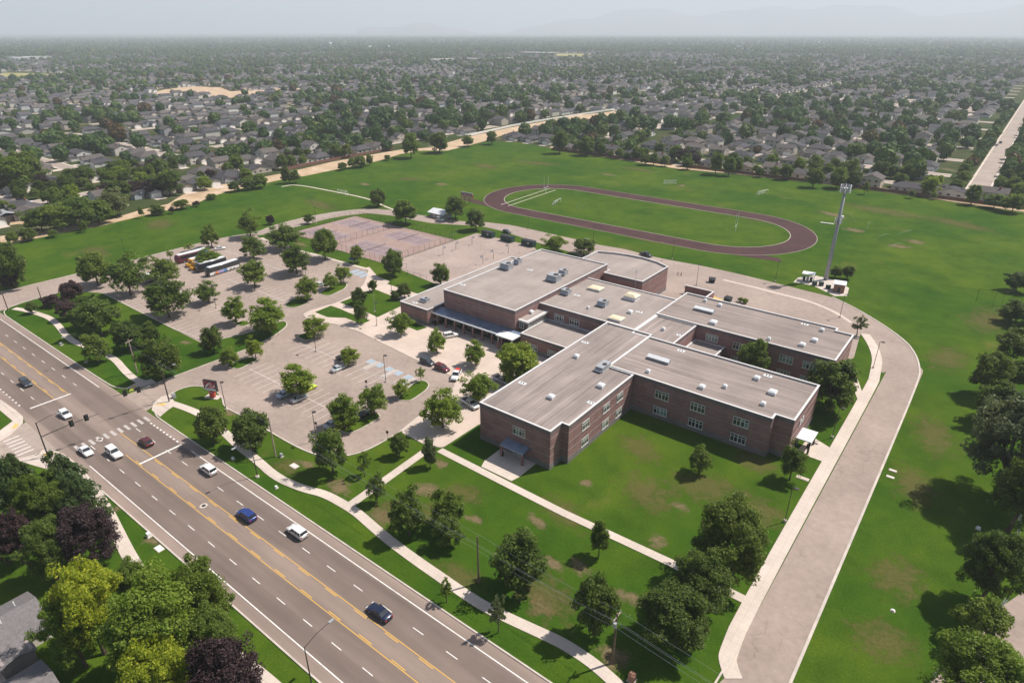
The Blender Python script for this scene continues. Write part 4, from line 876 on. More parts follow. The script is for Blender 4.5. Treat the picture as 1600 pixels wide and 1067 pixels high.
HAND = [
 # plaza and small lot
 ((-158.44,105.81,6.64,6.64),'l','open','young tree on the round island at the loop drive mouth',G1),
 ((-138.80,123.38,7.32,7.09),'l','open','young tree on the plaza before the gym wing corner',G1),
 ((-121.18,120.78,7.00,5.38),'l','open','small tree on the plaza below the parked white wagon',G1),
 ((-107.25,121.90,7.58,5.89),'l','open','leafy plaza tree before the arcade canopy',G1),
 ((-92.70,93.06,9.62,8.10),'l','open','wide plaza tree left of the white pickup',G1),
 ((-94.03,107.74,7.60,8.07),'l','open','light green tree above the white pickup',G1),
 ((-92.05,121.09,11.42,11.48),'l','round','broad bright green tree hiding the grey pickup',G1),
 ((-110.71,96.85,5.06,3.92),'l','open','small tree on the island beside the disabled bays, lower one',G1),
 ((-112.87,105.86,4.46,2.91),'l','thin','thin sapling on the island beside the disabled bays, upper one',G1),
 ((-110.03,86.85,7.92,6.52),'l','open','right tree on the south island of the small lot',G1),
 ((-110.55,78.54,8.42,7.78),'l','open','left tree on the south island, over the silver car',G1),
 ((-132.79,81.81,8.42,8.53),'l','open','tree in the small lot beside the lime green car',G1),
 ((-135.91,100.69,5.04,5.03),'l','open','small tree behind the black pickup in the small lot',G1),
 ((-159.68,86.30,6.30,4.92),'l','open','right sapling on the long island by the entrance drive',G1),
 ((-161.51,79.40,5.42,5.36),'l','open','left sapling on the long island by the entrance drive',G1),
 # big lot
 ((-186.24,123.61,8.78,8.01),'m','open','tree on the island near the loop drive entry',G2),
 ((-187.82,135.03,5.92,5.34),'l','open','pale sapling on the island by the white car, left one',G2),
 ((-189.44,142.20,6.54,5.94),'l','open','young tree on the island by the white car, right one',G2),
 ((-211.69,137.51,10.80,11.30),'m','open','spreading tree in the middle right of the big lot',G2),
 ((-217.77,155.53,12.96,11.75),'m','round','tall tree at the top right edge of the big lot',G2),
 ((-242.97,153.65,10.44,12.33),'m','open','spreading tree at the back of the big lot beside the tennis path',G2),
 ((-212.06,119.58,9.86,9.34),'m','open','tree alone in the middle of the big lot, right of the coach',G2),
 ((-186.73,96.75,8.62,7.34),'l','open','young tree on the small island at the lower end of the big lot',G2),
 ((-210.76,100.87,7.76,7.48),'m','open','small tree beside the lamp in the middle of the big lot',G2),
 ((-208.98,86.05,12.94,12.87),'m','open','large tree at the lower kerb of the big lot',G2),
 ((-239.01,87.38,14.02,13.03),'m','open','large tree at the left kerb of the big lot',G2),
 ((-242.50,101.98,8.78,9.99),'m','open','tree beside the grey container in the big lot',G2),
 ((-259.24,84.73,12.80,13.57),'m','round','dense tree at the far left corner of the big lot',G2),
 ((-264.76,104.98,5.30,6.83),'m','thin','sparse small tree behind the left lot trees',G2),
 ((-267.33,116.11,4.10,3.67),'l','thin','tiny tree beside the maroon coach tail',G2),
 ((-269.48,135.44,9.38,7.73),'m','open','tree at the back kerb above the coaches',G2),
 ((-271.94,126.65,3.68,5.45),'l','thin','low sapling above the coach roofs',G2),
 ((-247.03,121.65,6.92,9.16),'l','open','light tree standing between the parked buses',G2),
 ((-270.20,154.47,11.52,10.41),'m','open','tree at the back kerb left of the service drive',G2),
 ((-241.92,137.89,9.00,8.93),'m','open','tree at the upper middle of the big lot',G2),
 ((-172.12,99.37,11.16,11.44),'l','open','large bright tree on the lawn tip at the loop drive',G2),
 # west lawn
 ((-173.45,81.36,8.02,6.70),'d','round','dense dark tree below the lower corner of the big lot',G3),
 ((-168.80,64.35,11.88,10.92),'d','round','big dark tree beside the signal pole',G3),
 ((-194.47,66.70,9.28,8.60),'d','round','dark tree left of the leaning utility pole',G3),
 ((-211.76,66.29,11.92,12.51),'m','round','broad tree in the middle of the west lawn',G3),
 ((-221.91,65.72,7.88,8.06),'d','round','dark tree tucked left of the broad west lawn tree',G3),
 ((-193.22,72.60,6.74,7.25),'d','round','tree just left of the big dark signal pole tree',G3),
 ((-193.30,57.75,8.44,6.48),'m','open','tree beside the winding west footpath',G3),
 ((-248.10,59.83,4.36,3.82),'d','round','small dark tree standing on the west footpath verge',G3),
 ((-251.19,73.32,6.66,7.58),'p','round','purple tree nearest the big lot corner',G3),
 ((-249.59,66.41,4.22,6.10),'p','round','small purple tree beside the west utility pole',G3),
 ((-233.15,65.34,6.52,6.23),'p','round','dark purple tree left of the dark west lawn tree',G3),
 ((-243.37,73.41,2.84,7.90),'d','round','low dark tree behind the purple west lawn trees',G3),
 # beside building and plaza beds
 ((-180.39,158.98,10.48,8.04),'m','round','tree on the lawn strip beside the ball court, left one',G1),
 ((-158.97,162.37,8.44,7.28),'m','round','tree against the low gym wing, beside the ball court',G1),
 ((-203.45,160.41,7.26,6.19),'m','round','tree shading the blue canopy by the tennis fence',G1),
 ((-173.81,142.63,4.66,3.45),'d','round','small dark tree at the top of the square lawn bed',G1),
 ((-168.26,131.57,6.10,5.47),'d','round','dark tree at the left edge of the square lawn bed',G1),
 ((-155.06,121.27,7.10,4.49),'d','open','dark tree on the small lawn bed nearest the loop',G1),
 ((-161.54,141.98,3.58,3.35),'d','round','left of two dark shrubs by the gym wing corner',G1),
 ((-160.32,145.21,5.74,5.60),'d','round','right of two dark shrubs by the gym wing corner',G1),
 ((-22.74,156.70,14.26,12.76),'d','round','big dark tree between the east and rear wing ends','trees beside the school walls'),
 ((-43.20,161.60,11.70,8.19),'m','round','olive green tree in the courtyard between the wings','trees beside the school walls'),
 ((-27.16,209.22,6.88,5.11),'s','thin','sparse young tree at the rear wing corner','trees beside the school walls'),
 # around the field
 ((-230.84,213.81,12.20,13.61),'m','round','big tree at the top of the tennis courts',G4),
 ((-267.64,228.91,9.56,9.20),'m','round','tree standing alone where the field path meets the drive',G4),
 ((-217.40,234.75,11.84,11.41),'m','round','tree beside the white roofed shed',G4),
 ((-196.64,226.07,10.36,9.59),'m','round','tree between the shed and the green containers',G4),
 ((-268.17,184.91,5.06,5.60),'d','round','small dark tree above the tennis courts',G4),
 ((-281.92,172.79,4.74,4.34),'p','round','small dull purple tree on the field edge',G4),
 ((-148.85,221.96,7.02,9.78),'l','open','light tree behind the gym roof',G4),
 ((-136.19,225.12,7.46,10.67),'m','round','darker tree behind the gym roof, in front of a white car',G4),
 # front lawn
 ((-129.66,56.38,9.54,8.37),'d','round','dark round tree left of the pair near the sign',G3),
 ((-120.77,60.71,9.62,8.55),'d','round','dark round tree right of the pair near the sign',G3),
 ((-99.18,65.82,11.00,7.77),'m','round','tall tree on the lawn below the south island',G3),
 ((-92.93,69.27,6.20,3.75),'m','thin','sparse young tree right of the tall lawn tree',G3),
 ((-92.34,78.70,6.06,4.21),'m','round','small tree beside the plaza corner lawn',G3),
 ((-84.35,80.16,7.58,3.01),'s','round','slim tree where the plaza meets the straight path',G3),
 ((-84.28,65.00,7.06,3.28),'m','open','tree where the straight path joins the footpath',G3),
 ((-72.59,62.52,9.70,6.35),'m','open','spreading tree above the clover patch, left one',G3),
 ((-68.62,68.68,8.78,5.51),'m','open','spreading tree above the clover patch, right one',G3),
 ((-64.80,65.17,6.56,4.63),'m','open','tree among clover just left of the middle utility pole',G3),
 ((-48.63,65.04,11.48,9.32),'d','round','broad dark tree right of the middle utility pole',G3),
 ((-34.01,64.58,11.68,6.63),'d','round','dark tree left of the front utility pole',G3),
 ((-41.86,79.48,8.48,3.84),'m','round','narrow tree beside the long straight path',G3),
 ((-37.51,113.29,6.72,4.45),'m','open','lone small tree on the grass below the east wing',G3),
 ((-21.55,122.89,8.38,5.03),'m','open','small tree below the east wing end door',G3),
 ((-22.05,87.59,16.58,12.95),'d','big','tallest of the big tree group, upper right one',G3),
 ((-22.65,78.54,13.18,10.49),'d','big','middle tree of the big group by the east drive',G3),
 ((-23.31,70.93,10.84,12.33),'d','big','lowest and broadest tree of the big group by the east drive',G3),
 ((-56.38,55.24,4.96,2.61),'m','thin','sapling between the road and footpath',G3),
 ((-45.87,55.70,8.06,2.96),'s','thin','bare looking sapling beside the footpath bend',G3),
 # east boundary
 ((9.33,285.23,7.32,9.20),'d','round','dark tree at the right edge above the backstop',G5),
 ((10.85,250.37,7.76,9.41),'d','round','dark tree at the right edge beside the backstop',G5),
 ((11.75,219.55,9.10,10.93),'d','round','dark shrub like tree below the backstop at the right edge',G5),
 ((7.62,189.70,12.20,9.76),'d','round','round olive tree standing forward of the east row',G5),
 ((12.75,197.03,9.42,8.28),'m','round','green tree behind the round olive tree',G5),
 ((10.06,174.74,11.22,9.97),'d','round','olive bush like tree above the silvery tree',G5),
 ((13.08,143.14,23.90,18.68),'s','big','huge silvery tree at the right edge',G5),
 ((15.73,132.21,16.10,11.71),'d','big','dark tree below the silvery tree at the right edge',G5),
 ((13.31,109.19,15.22,10.65),'d','big','dark broad tree at the right, above the lane',G5),
 ((13.07,99.10,8.78,6.20),'m','open','leaning tree beside the lane fence',G5),
 ((14.55,84.34,14.14,14.36),'l','big','bright green tree in the bottom right corner',G5),
 # near side of the road
 ((-132.57,20.74,17.00,13.12),'c','cone','tall dark conifer at the left edge below the signals',G6),
 ((-129.30,26.76,15.08,13.43),'c','cone','dark conifer beside the mast arm pole',G6),
 ((-121.13,26.25,14.02,10.58),'c','cone','dark conifer leaning over the near footpath',G6),
 ((-126.78,21.87,13.32,9.41),'m','big','brighter green tree between the conifers',G6),
 ((-110.27,23.39,12.80,10.77),'p','big','purple tree beside the near footpath',G6),
 ((-121.31,15.80,11.48,7.31),'p','big','dark purple tree at the left edge',G6),
 ((-112.43,17.98,12.64,9.01),'d','big','dark green tree between the purple trees',G6),
 ((-90.58,16.38,18.46,11.16),'y','big','yellow green tree above the fence in the bottom left',G6),
 ((-90.54,13.64,14.24,8.28),'l','big','bright leafy tree beside the grey roofed house',G6),
 ((-77.26,19.95,21.00,14.04),'l','big','biggest bright green tree in the bottom left',G6),
 ((-80.21,27.32,15.74,10.52),'m','big','green tree leaning over the near verge',G6),
 ((-72.41,17.01,16.46,9.24),'y','big','yellowish tree at the bottom edge',G6),
 ((-73.21,25.04,12.94,8.17),'m','big','mid green tree behind the bottom purple tree',G6),
 ((-64.64,22.45,15.74,10.89),'p','big','purple tree at the bottom edge',G6),
 ((-93.28,23.37,10.96,7.07),'m','big','green tree where the near footpath disappears',G6),
]
for (x, y, h, w), lf, kd, lb, grp in HAND:
    tree({'p':'purple_leaf_tree','d':'dark_tree','s':'silvery_tree','y':'yellow_green_tree'}.get(lf,'tree') if kd != 'cone' else 'conifer_tree', lb, x, y, h, w, lf, kd, grp)
# rows along the field's far edges, told apart by their order along the row
ROWN = [(-353.75,238.03,7.80,7.49),(-363.15,282.44,5.08,7.33),(-363.65,290.63,6.84,6.55),(-360.91,295.66,7.74,9.65),(-361.12,304.41,7.84,5.78),(-366.25,325.48,4.08,5.10),(-360.25,343.40,18.20,15.03),(-359.06,372.55,15.64,14.70),(-361.99,409.06,8.52,10.89),(-353.07,428.45,10.68,10.01)]
ROWN2 = [(-284.28,426.79,16.96,13.64),(-263.56,432.09,14.42,13.44),(-253.28,436.55,9.30,8.14),(-243.75,433.61,5.06,5.20),(-237.29,435.24,7.78,7.51),(-230.21,434.09,5.44,6.05),(-223.89,435.71,7.22,6.01),(-210.33,424.19,7.86,8.49),(-205.76,427.73,8.30,7.60),(-197.59,428.03,7.36,7.09),(-180.20,426.93,8.06,8.22),(-158.46,421.79,14.26,9.98),(-150.23,422.91,12.56,9.07),(-132.77,431.28,6.46,5.74),(-117.60,432.97,9.92,9.65),(-97.21,420.57,11.72,9.93),(-85.40,427.49,12.78,11.41),(-78.35,435.18,10.22,9.18),(-68.45,419.32,7.30,4.40),(-45.69,424.95,5.02,4.30),(-35.22,429.18,4.28,4.27),(-17.44,428.01,11.02,8.26),(-7.06,425.41,7.80,12.82),(1.15,421.58,9.62,11.21)]
ROWW = [(-344.17,84.73,5.52,5.64),(-344.33,90.74,5.88,7.44),(-341.18,99.51,3.58,4.95),(-338.90,111.82,5.78,4.17),(-343.44,140.26,6.16,3.20),(-343.46,148.19,5.60,7.82),(-340.27,153.92,3.66,3.94),(-345.31,161.78,5.08,8.08),(-344.67,169.26,3.10,4.79),(-353.31,182.89,3.22,5.70),(-360.76,201.31,6.30,7.45),(-359.09,209.01,7.12,9.80),(-357.94,216.47,8.70,11.44),(-356.36,233.65,10.06,6.27)]
ORD = ['first','second','third','fourth','fifth','sixth','seventh','eighth','ninth','tenth','eleventh','twelfth','thirteenth','fourteenth','fifteenth','sixteenth','seventeenth','eighteenth','nineteenth','twentieth','twenty first','twenty second','twenty third','twenty fourth']
for row, where, grp in ((ROWN,'tree from the left along the dirt road at the top of the field','trees along the upper dirt road'),(ROWN2,'tree from the left along the garden fences behind the field','trees along the garden fences'),(ROWW,'tree from the left along the dirt canal road','trees along the canal road')):
    for k, (x,y,h,w) in enumerate(row):
        lf = 'p' if (row is ROWW and k in (6,8)) else random.choice('mmd')
        tree('tree', ORD[k]+' '+where, x, y, h, w, lf, 'far' if w < 5 else 'round', grp)
for k, ((x,y,h,w), lf, lb) in enumerate((
  ((-355.85,100.05,11.20,14.88),'m','large tree mass beside the dirt yard, left one'),((-351.00,106.55,12.76,16.46),'m','large tree mass beside the dirt yard, second one'),((-350.99,114.98,14.20,18.29),'m','dusty green tree beside the canal road, third of the mass'),((-348.94,122.37,11.90,14.24),'m','dusty green tree beside the canal road, fourth of the mass'),((-357.14,134.39,13.60,14.81),'s','greyish tree at the right end of the tree mass'),
  ((-383.77,148.02,12.46,13.85),'d','dark tree behind the greyish canal tree'),((-409.39,153.30,7.64,13.14),'p','purple tree left of the purple pair above the canal'),((-394.47,160.82,8.66,12.31),'p','left of the purple pair above the canal'),((-388.31,167.60,9.04,13.08),'p','right of the purple pair above the canal'),((-382.28,174.29,13.36,16.01),'d','dark tree above the canal lawn'),((-379.25,193.40,8.22,10.55),'l','bright tree beside the bare ground at the canal bend'),((-470.76,133.58,21.40,19.08),'d','tall dark tree left of the long grey roof'),((-463.03,122.12,21.84,22.16),'m','leafy tree at the left edge above the car park'),((-451.91,152.71,10.72,15.48),'d','tree between the two grey roofed houses'),((-280.06,65.26,17.42,12.46),'d','dark tree at the left edge of the field'),((-279.86,63.76,8.34,6.48),'p','purple tree at the left edge beside the drive'),
  ((-45.83,260.45,4.62,4.62),'d','low dark tree behind the phone mast compound, left one'),((-41.91,261.69,5.36,4.83),'d','dark tree behind the phone mast compound, right one'))):
    tree('dark_tree' if lf == 'd' else ('purple_leaf_tree' if lf == 'p' else 'tree'), lb, x, y, h, w, lf, 'round', 'trees near the canal and mast')

# ------------------------------------------------------------------ vehicles
def loft(mb, st, m=0, cap=True):
    """st: list of (x, [(y,z)...]) cross sections with equal point counts"""
    n = len(st[0][1]); b = len(mb.v)
    for x, ring in st: mb.v += [(x, y, z) for y, z in ring]
    for i in range(len(st)-1):
        for k in range(n):
            j = (k+1) % n; mb.f.append((b+i*n+k, b+i*n+j, b+(i+1)*n+j, b+(i+1)*n+k)); mb.m.append(m)
    if cap:
        mb.f.append(tuple(b+k for k in range(n))[::-1]); mb.m.append(m)
        mb.f.append(tuple(b+(len(st)-1)*n+k for k in range(n))); mb.m.append(m)
def sect(w, z0, z1, r=.12, tuck=.06):
    """rounded body section of half width w"""
    return [(-w+tuck,z0),(w-tuck,z0),(w,z0+r*1.5),(w,z1-r*1.6),(w-r*.45,z1-r*.45),(w-r*1.6,z1),(-w+r*1.6,z1),(-w+r*.45,z1-r*.45),(-w,z1-r*1.6),(-w,z0+r*1.5)]
CAR = {  # L, W, body profile [(x fraction, belt height, width fraction)], cabin [(x, z, half width)...] base and roof
 'sedan': dict(L=4.7,W=1.82,prof=[(-.5,.72,.86),(-.47,.88,.95),(-.3,.94,1),(.1,.92,1),(.3,.86,1),(.44,.76,.95),(.5,.58,.84)],cab=(-.33,.20,-.17,.04,1.42),low=.22),
 'suv':   dict(L=4.7,W=1.88,prof=[(-.5,.85,.88),(-.48,1.02,.96),(-.3,1.05,1),(.1,1.03,1),(.3,1.0,1),(.45,.9,.95),(.5,.66,.86)],cab=(-.475,.22,-.42,.07,1.70),low=.28),
 'hatch': dict(L=4.35,W=1.82,prof=[(-.5,.8,.88),(-.48,.95,.96),(-.3,.98,1),(.1,.97,1),(.3,.92,1),(.44,.82,.95),(.5,.6,.85)],cab=(-.47,.22,-.36,.06,1.56),low=.25),
 'jeep':  dict(L=4.9,W=1.9,prof=[(-.5,1.0,.98),(-.49,1.08,1),(-.3,1.08,1),(.1,1.08,1),(.3,1.06,1),(.46,1.03,.97),(.5,.9,.95)],cab=(-.49,.13,-.47,.05,1.86),low=.34),
 'pickup':dict(L=5.7,W=1.95,prof=[(-.5,1.02,.97),(-.49,1.08,1),(-.1,1.10,1),(.1,1.10,1),(.3,1.09,1),(.46,1.02,.97),(.5,.8,.92)],cab=(-.12,.22,-.09,.11,1.86),low=.36),
}
CARMESH = {}
def car_meshes(kind, pname, pm):
    key = (kind, pname)
    if key in CARMESH: return CARMESH[key]
    c = CAR[kind]; L, W = c['L'], c['W']; hw = W/2; out = []
    mb = MB(); loft(mb, [(fx*L, sect(hw*fw, c['low'], z)) for fx, z, fw in c['prof']])
    if kind == 'pickup':   # load bed cut: dark floor box with raised sides
        pass
    out.append(('body', mb.mesh('body', pm, True)))
    x0, x1, x2, x3, zt = c['cab']; zb = .9*c['prof'][3][1]; hb, ht = hw*.93, hw*.76
    mb = MB(); mb.v += [(x0*L,-hb,zb),(x1*L,-hb,zb),(x1*L,hb,zb),(x0*L,hb,zb),(x2*L,-ht,zt-.06),(x3*L,-ht,zt-.06),(x3*L,ht,zt-.06),(x2*L,ht,zt-.06)]
    for q in ((4,5,6,7),(0,1,5,4),(1,2,6,5),(2,3,7,6),(3,0,4,7)): mb.f.append(q); mb.m.append(0)
    out.append(('windows', mb.mesh('windows', MT['glass'])))
    mb = MB(); e = .05
    mb.prism([(x2*L-.06,-ht-.03),(x3*L+.05,-ht-.03),(x3*L+.05,ht+.03),(x2*L-.06,ht+.03)], zt-.075, zt)
    for s in (-1,1):
        for a, b in ((x0,x2),(x1,x3)): mb.tube((a*L,s*(hb+.01),zb),(b*L,s*(ht+.02),zt-.05),.055,.05,5)
        for f in ((.33,.66) if kind in ('suv','jeep','hatch') else (.5,)):
            xm = x2*L+(x3-x2)*L*f; mb.tube((xm,s*(hb+.01),zb),(xm,s*(ht+.02),zt-.05),.05,.045,5)
    out.append(('roof', mb.mesh('roof', pm)))
    if kind == 'pickup':
        mb = MB(); mb.box(-.47*L,-hw*.82,1.0,-.135*L,hw*.82,1.112); out.append(('load_bed', mb.mesh('load_bed', MT['black'])))
    if kind == 'jeep':
        mb = MB(); mb.tube((-.5*L-.02,0,1.15),(-.5*L-.26,0,1.15),.38,n=14); out.append(('spare_wheel', mb.mesh('spare_wheel', MT['rubber'])))
    mb = MB(); mb.box(.5*L-.05,-hw*.7,.34,.5*L+.03,hw*.7,.52); out.append(('grille', mb.mesh('grille', MT['black'])))
    CARMESH[key] = out; return out
WHEEL_T = MB().tube((0,-.11,0),(0,.11,0),.34,n=16).mesh('tyre', MT['rubber']); WHEEL_R = MB().tube((0,-.118,0),(0,.118,0),.2,n=12).mesh('rim', MT['rim'])
HL = MB().box(-.06,-.2,-.07,.03,.2,.07).mesh('headlight', MT['lamp_white']); TL = MB().box(-.03,-.14,-.1,.04,.14,.1).mesh('tail_light', MT['lamp_red'])
MIR = MB().box(-.1,-.09,-.07,.08,.09,.07).mesh('mirror', MT['black'])
def car(label, x, y, rz, kind, pname, pcol, group, z=.02, metal=.2):
    c = CAR[kind]; L, hw = c['L'], c['W']/2
    o = tag(empty({'pickup':'pickup_truck','suv':'sport_utility_vehicle','jeep':'off_road_vehicle'}.get(kind,'car'), (x,y,z), R(rz)), label, 'pickup' if kind == 'pickup' else 'car', group)
    for nm, me in car_meshes(kind, pname, car_paint(pname, pcol, metal)): put(nm, me, o)
    s = 1.12 if kind in ('pickup','jeep') else 1.0
    for fx in (-.305,.315):
        for sy in (-1,1):
            w = put('wheel', WHEEL_T, o, (fx*L, sy*(hw-.12), .34*s), 0, (s,1,s)); put('rim', WHEEL_R, w)
    zl = c['prof'][-1][1]
    for sy in (-1,1):
        put('headlight', HL, o, (.478*L, sy*hw*.66, zl+.08)); put('tail_light', TL, o, (-.5*L+.0, sy*hw*.72, c['prof'][0][1]-.02)); put('mirror', MIR, o, (c['cab'][1]*L-.25, sy*(hw+.06), c['prof'][3][1]+.03))
    return o
WH, SIL, GREY, BLK, BLUE, NAVY, MAR, LIME, DGR = (.78,.78,.77), (.42,.44,.46), (.10,.11,.12), (.018,.019,.021), (.02,.045,.20), (.012,.018,.05), (.10,.018,.022), (.50,.62,.03), (.045,.05,.062)
GR = 'cars driving on the main road'; GP = 'cars parked at the school'
car('dark grey SUV approaching the stop line from the left',-194.6,40.3,0,'suv','dark_grey',DGR,GR)
car('white crossover with dark sunroof inside the intersection',-169.1,40.3,0,'hatch','white',WH,GR)
car('white sedan with dark roof glass leaving the crosswalk, kerb lane',-148.6,36.8,0,'sedan','white',WH,GR)
car('boxy white off road wagon just past the crosswalk',-142.6,40.3,0,'jeep','white',WH,GR)
car('maroon car waiting behind the crosswalk',-141.6,46.7,180,'hatch','maroon',MAR,GR)
car('white SUV in the far lane behind the stop line',-120.6,49.9,180,'suv','white',WH,GR)
car('bright blue SUV in the inner far lane',-101.0,46.7,180,'suv','blue',BLUE,GR)
car('white SUV following behind the blue SUV in the kerb lane',-89.4,49.9,180,'suv','white',WH,GR)
car('navy blue sedan nearest the bottom of the picture',-63.2,46.7,180,'sedan','navy',NAVY,GR)
def pc(lb, p, rz, kind, pname, pcol, z=.02): return car(lb, p[0], p[1], rz, kind, pname, pcol, GP, z)
pc('lime yellow car half hidden by the small lot tree',(-132.90,84.68),90,'hatch','lime',LIME)
pc('dark silver car under the small lot tree, right one',(-130.46,79.94),90,'sedan','silver',SIL)
pc('pale blue car under the small lot tree, left one',(-135.24,79.09),90,'sedan','pale_blue',(.42,.50,.58))
pc('black pickup in front of the small tree',(-140.35,102.81),90,'pickup','black',BLK)
pc('silver car parked nose to tail below the black pickup',(-135.66,96.52),90,'sedan','silver',SIL)
pc('grey SUV first in the kerbside queue',(-118.84,114.41),0,'suv','dark_grey',GREY)
pc('maroon SUV second in the kerbside queue',(-112.89,114.15),0,'suv','maroon2',(.14,.02,.03))
pck = pc('white pickup carrying red gear, last in the kerbside queue',(-107.06,113.52),-62,'pickup','white',WH)
MB().box(-2.5,-.65,1.1,-1.3,.5,1.5).box(-1.2,-.4,1.1,-.85,.5,1.42).build('red_gear', MT['red'], pck)
pc('white wagon backed in under the arcade edge',(-125.6,131.4),62,'suv','white',WH,.11)
pc('white pickup beside the front wing wall',(-94.13,104.50),-12,'pickup','white',WH,.11)
pc('silver grey pickup under the broad bright tree',(-95.01,118.79),-6,'pickup','silver',SIL,.11)
pc('silver car under the left tree of the south island',(-114.11,77.53),90,'sedan','silver',SIL)
pc('black car between the two south island trees',(-111.63,84.86),90,'sedan','black',BLK)
pc('white sedan by the sapling island in the big lot',(-193.60,134.71),65,'sedan','white',WH)
pc('white sedan alone at the back of the big lot',(-264.22,136.04),65,'sedan','white',WH)
pc('black SUV at the far side of the service drive behind the rear block',(-115.26,240.24),-14,'pickup','black',BLK,.01)
pc('dark grey car on the service drive beside the green containers',(-182.39,231.66),-5,'hatch','dark_grey',DGR,.01)
pc('white SUV in front of the white roofed shed',(-221.73,228.34),-5,'suv','white',WH,.01)
pc('white SUV half hidden behind the tree near the gym',(-144.12,240.84),-14,'suv','white',WH,.01)
GL = 'cars in the small car park at the left edge'
car('white car at the left edge of the small car park',*(-449.96,115.87),75,'sedan','white',WH,GL,.02)
car('dark car beside a white pickup in the small car park',*(-433.93,116.65),70,'suv','dark_grey',DGR,GL,.02)
car('white pickup in the small car park',*(-424.65,116.37),70,'pickup','white',WH,GL,.02)
GS = 'cars on the right hand street'
car('white van like SUV driving along the right hand street',*(-22.37,676.14),90,'suv','white',WH,GS,.02)
car('dark car ahead of the white one on the right hand street',*(-20.90,694.21),90,'suv','dark_grey',DGR,GS,.02)
# buses
def bus(label, x, y, rz, L, base, roof, band, stripes=(), hood=False, zf=.02):
    o = tag(empty('school_bus' if hood else 'coach_bus', (x,y,zf), R(rz)), label, 'bus', 'buses parked in the big lot'); hw = 1.27; H = 3.05 if hood else 3.5
    f = L/2
    st = [(-f,sect(hw*.95,.42,H-.1,.18)),(-f+.25,sect(hw,.36,H,.2)),(f-.9 if not hood else f-1.9,sect(hw,.36,H,.2)),(f-.25 if not hood else f-1.55,sect(hw*.97,.36,H-.25,.22)),(f if not hood else f-1.45,sect(hw*.92,.4,H*.62,.2))]
    mb = MB(); loft(mb, st); mb.build('body', base, o, True)
    if hood: mb = MB(); loft(mb, [(f-1.6,sect(hw*.9,.45,1.62,.16)),(f-.4,sect(hw*.82,.45,1.5,.18)),(f,sect(hw*.74,.5,1.2,.16))]); mb.build('hood', base, o, True)
    xe = f-1.0 if not hood else f-2.0
    mb = MB(); mb.prism([(-f+.35,-hw*.86),(xe,-hw*.86),(xe,hw*.86),(-f+.35,hw*.86)], H-.04, H+.045); mb.build('roof', roof, o)
    zb0, zb1 = (1.75,2.6) if hood else (1.75,3.0); nw = 9
    for s in (-1,1):
        wd = (xe+f-.9)/nw
        for k in range(nw):
            mb = MB(); a = -f+.55+k*wd; mb.box(a+.04, s*hw-.02, zb0, a+wd-.04, s*hw+.015, zb1); mb.build('side_window', band, o)
    mb = MB(); xs = (f-.93) if not hood else (f-1.93)
    mb.face([(xs+.08,-hw*.9,H-.3),(xs+.08,hw*.9,H-.3),(f+.02 if not hood else f-1.40,hw*.86,1.65),(f+.02 if not hood else f-1.40,-hw*.86,1.65)]); mb.build('windscreen', MT['glass'], o)
    for s in (-1,1):
        for i_, (a, b, c, d, m) in enumerate(stripes): MB().box(a*L,s*hw-.02-.006*i_,c,b*L,s*hw+.02+.006*i_,d).build('stripe', m, o)
    for fx in (-.30,-.19,.31) if not hood else (-.26,.33):
        for s in (-1,1):
            w = put('wheel', WHEEL_T, o, (fx*L, s*(hw-.1), .5), 0, (1.45,1.6,1.45)); put('rim', WHEEL_R, w)
    for s in (-1,1):
        put('headlight', HL, o, (f-.02, s*.85, .85)); MB().box(f-.5 if not hood else f-1.5,s*(hw+.1)-.1,2.2,f-.3 if not hood else f-1.3,s*(hw+.1)+.1,2.7).build('mirror', MT['black'], o)
    return o
coachm = plain('maroon_coach_paint',(.11,.02,.035),.35,.5); yel = plain('school_bus_yellow',(.62,.30,.02),.4,.4); wht = car_paint('white',WH); blk = car_paint('black',BLK)
lil = plain('lilac_graphic',(.34,.28,.52),.4,.4); org = plain('orange_graphic',(.62,.2,.08),.4,.4); blu = plain('blue_graphic',(.10,.24,.50),.4,.4)
bus('maroon coach with white roof, farthest left of the parked buses',-260.2,121.6,-88,13.6,coachm,MT['white_metal'],MT['glass'],((-.48,-.2,1.2,2.9,blu),))
bus('yellow school bus with white roof beside the maroon coach',-252.8,120.6,-88,11.0,yel,MT['white_metal'],MT['glass'],((-.48,.3,1.0,1.12,blk),),True)
bus('white roofed yellow school bus beneath the tree, third of the five buses',-248.0,119.6,-88,11.0,yel,MT['white_metal'],MT['glass'],((-.48,.3,1.0,1.12,blk),),True)
bus('black coach with white roof mostly under the tree',-243.6,120.6,-88,12.0,blk,MT['white_metal'],MT['glass'])
bus('white and black coach with lilac and orange stripes, nearest of the buses',-236.4,121.2,-86,13.8,blk,MT['white_metal'],MT['glass'],((-.47,.46,.5,1.55,wht),(.2,.3,.5,1.5,org),(.06,.19,.5,1.5,lil),(-.08,.05,.5,1.5,blu)))

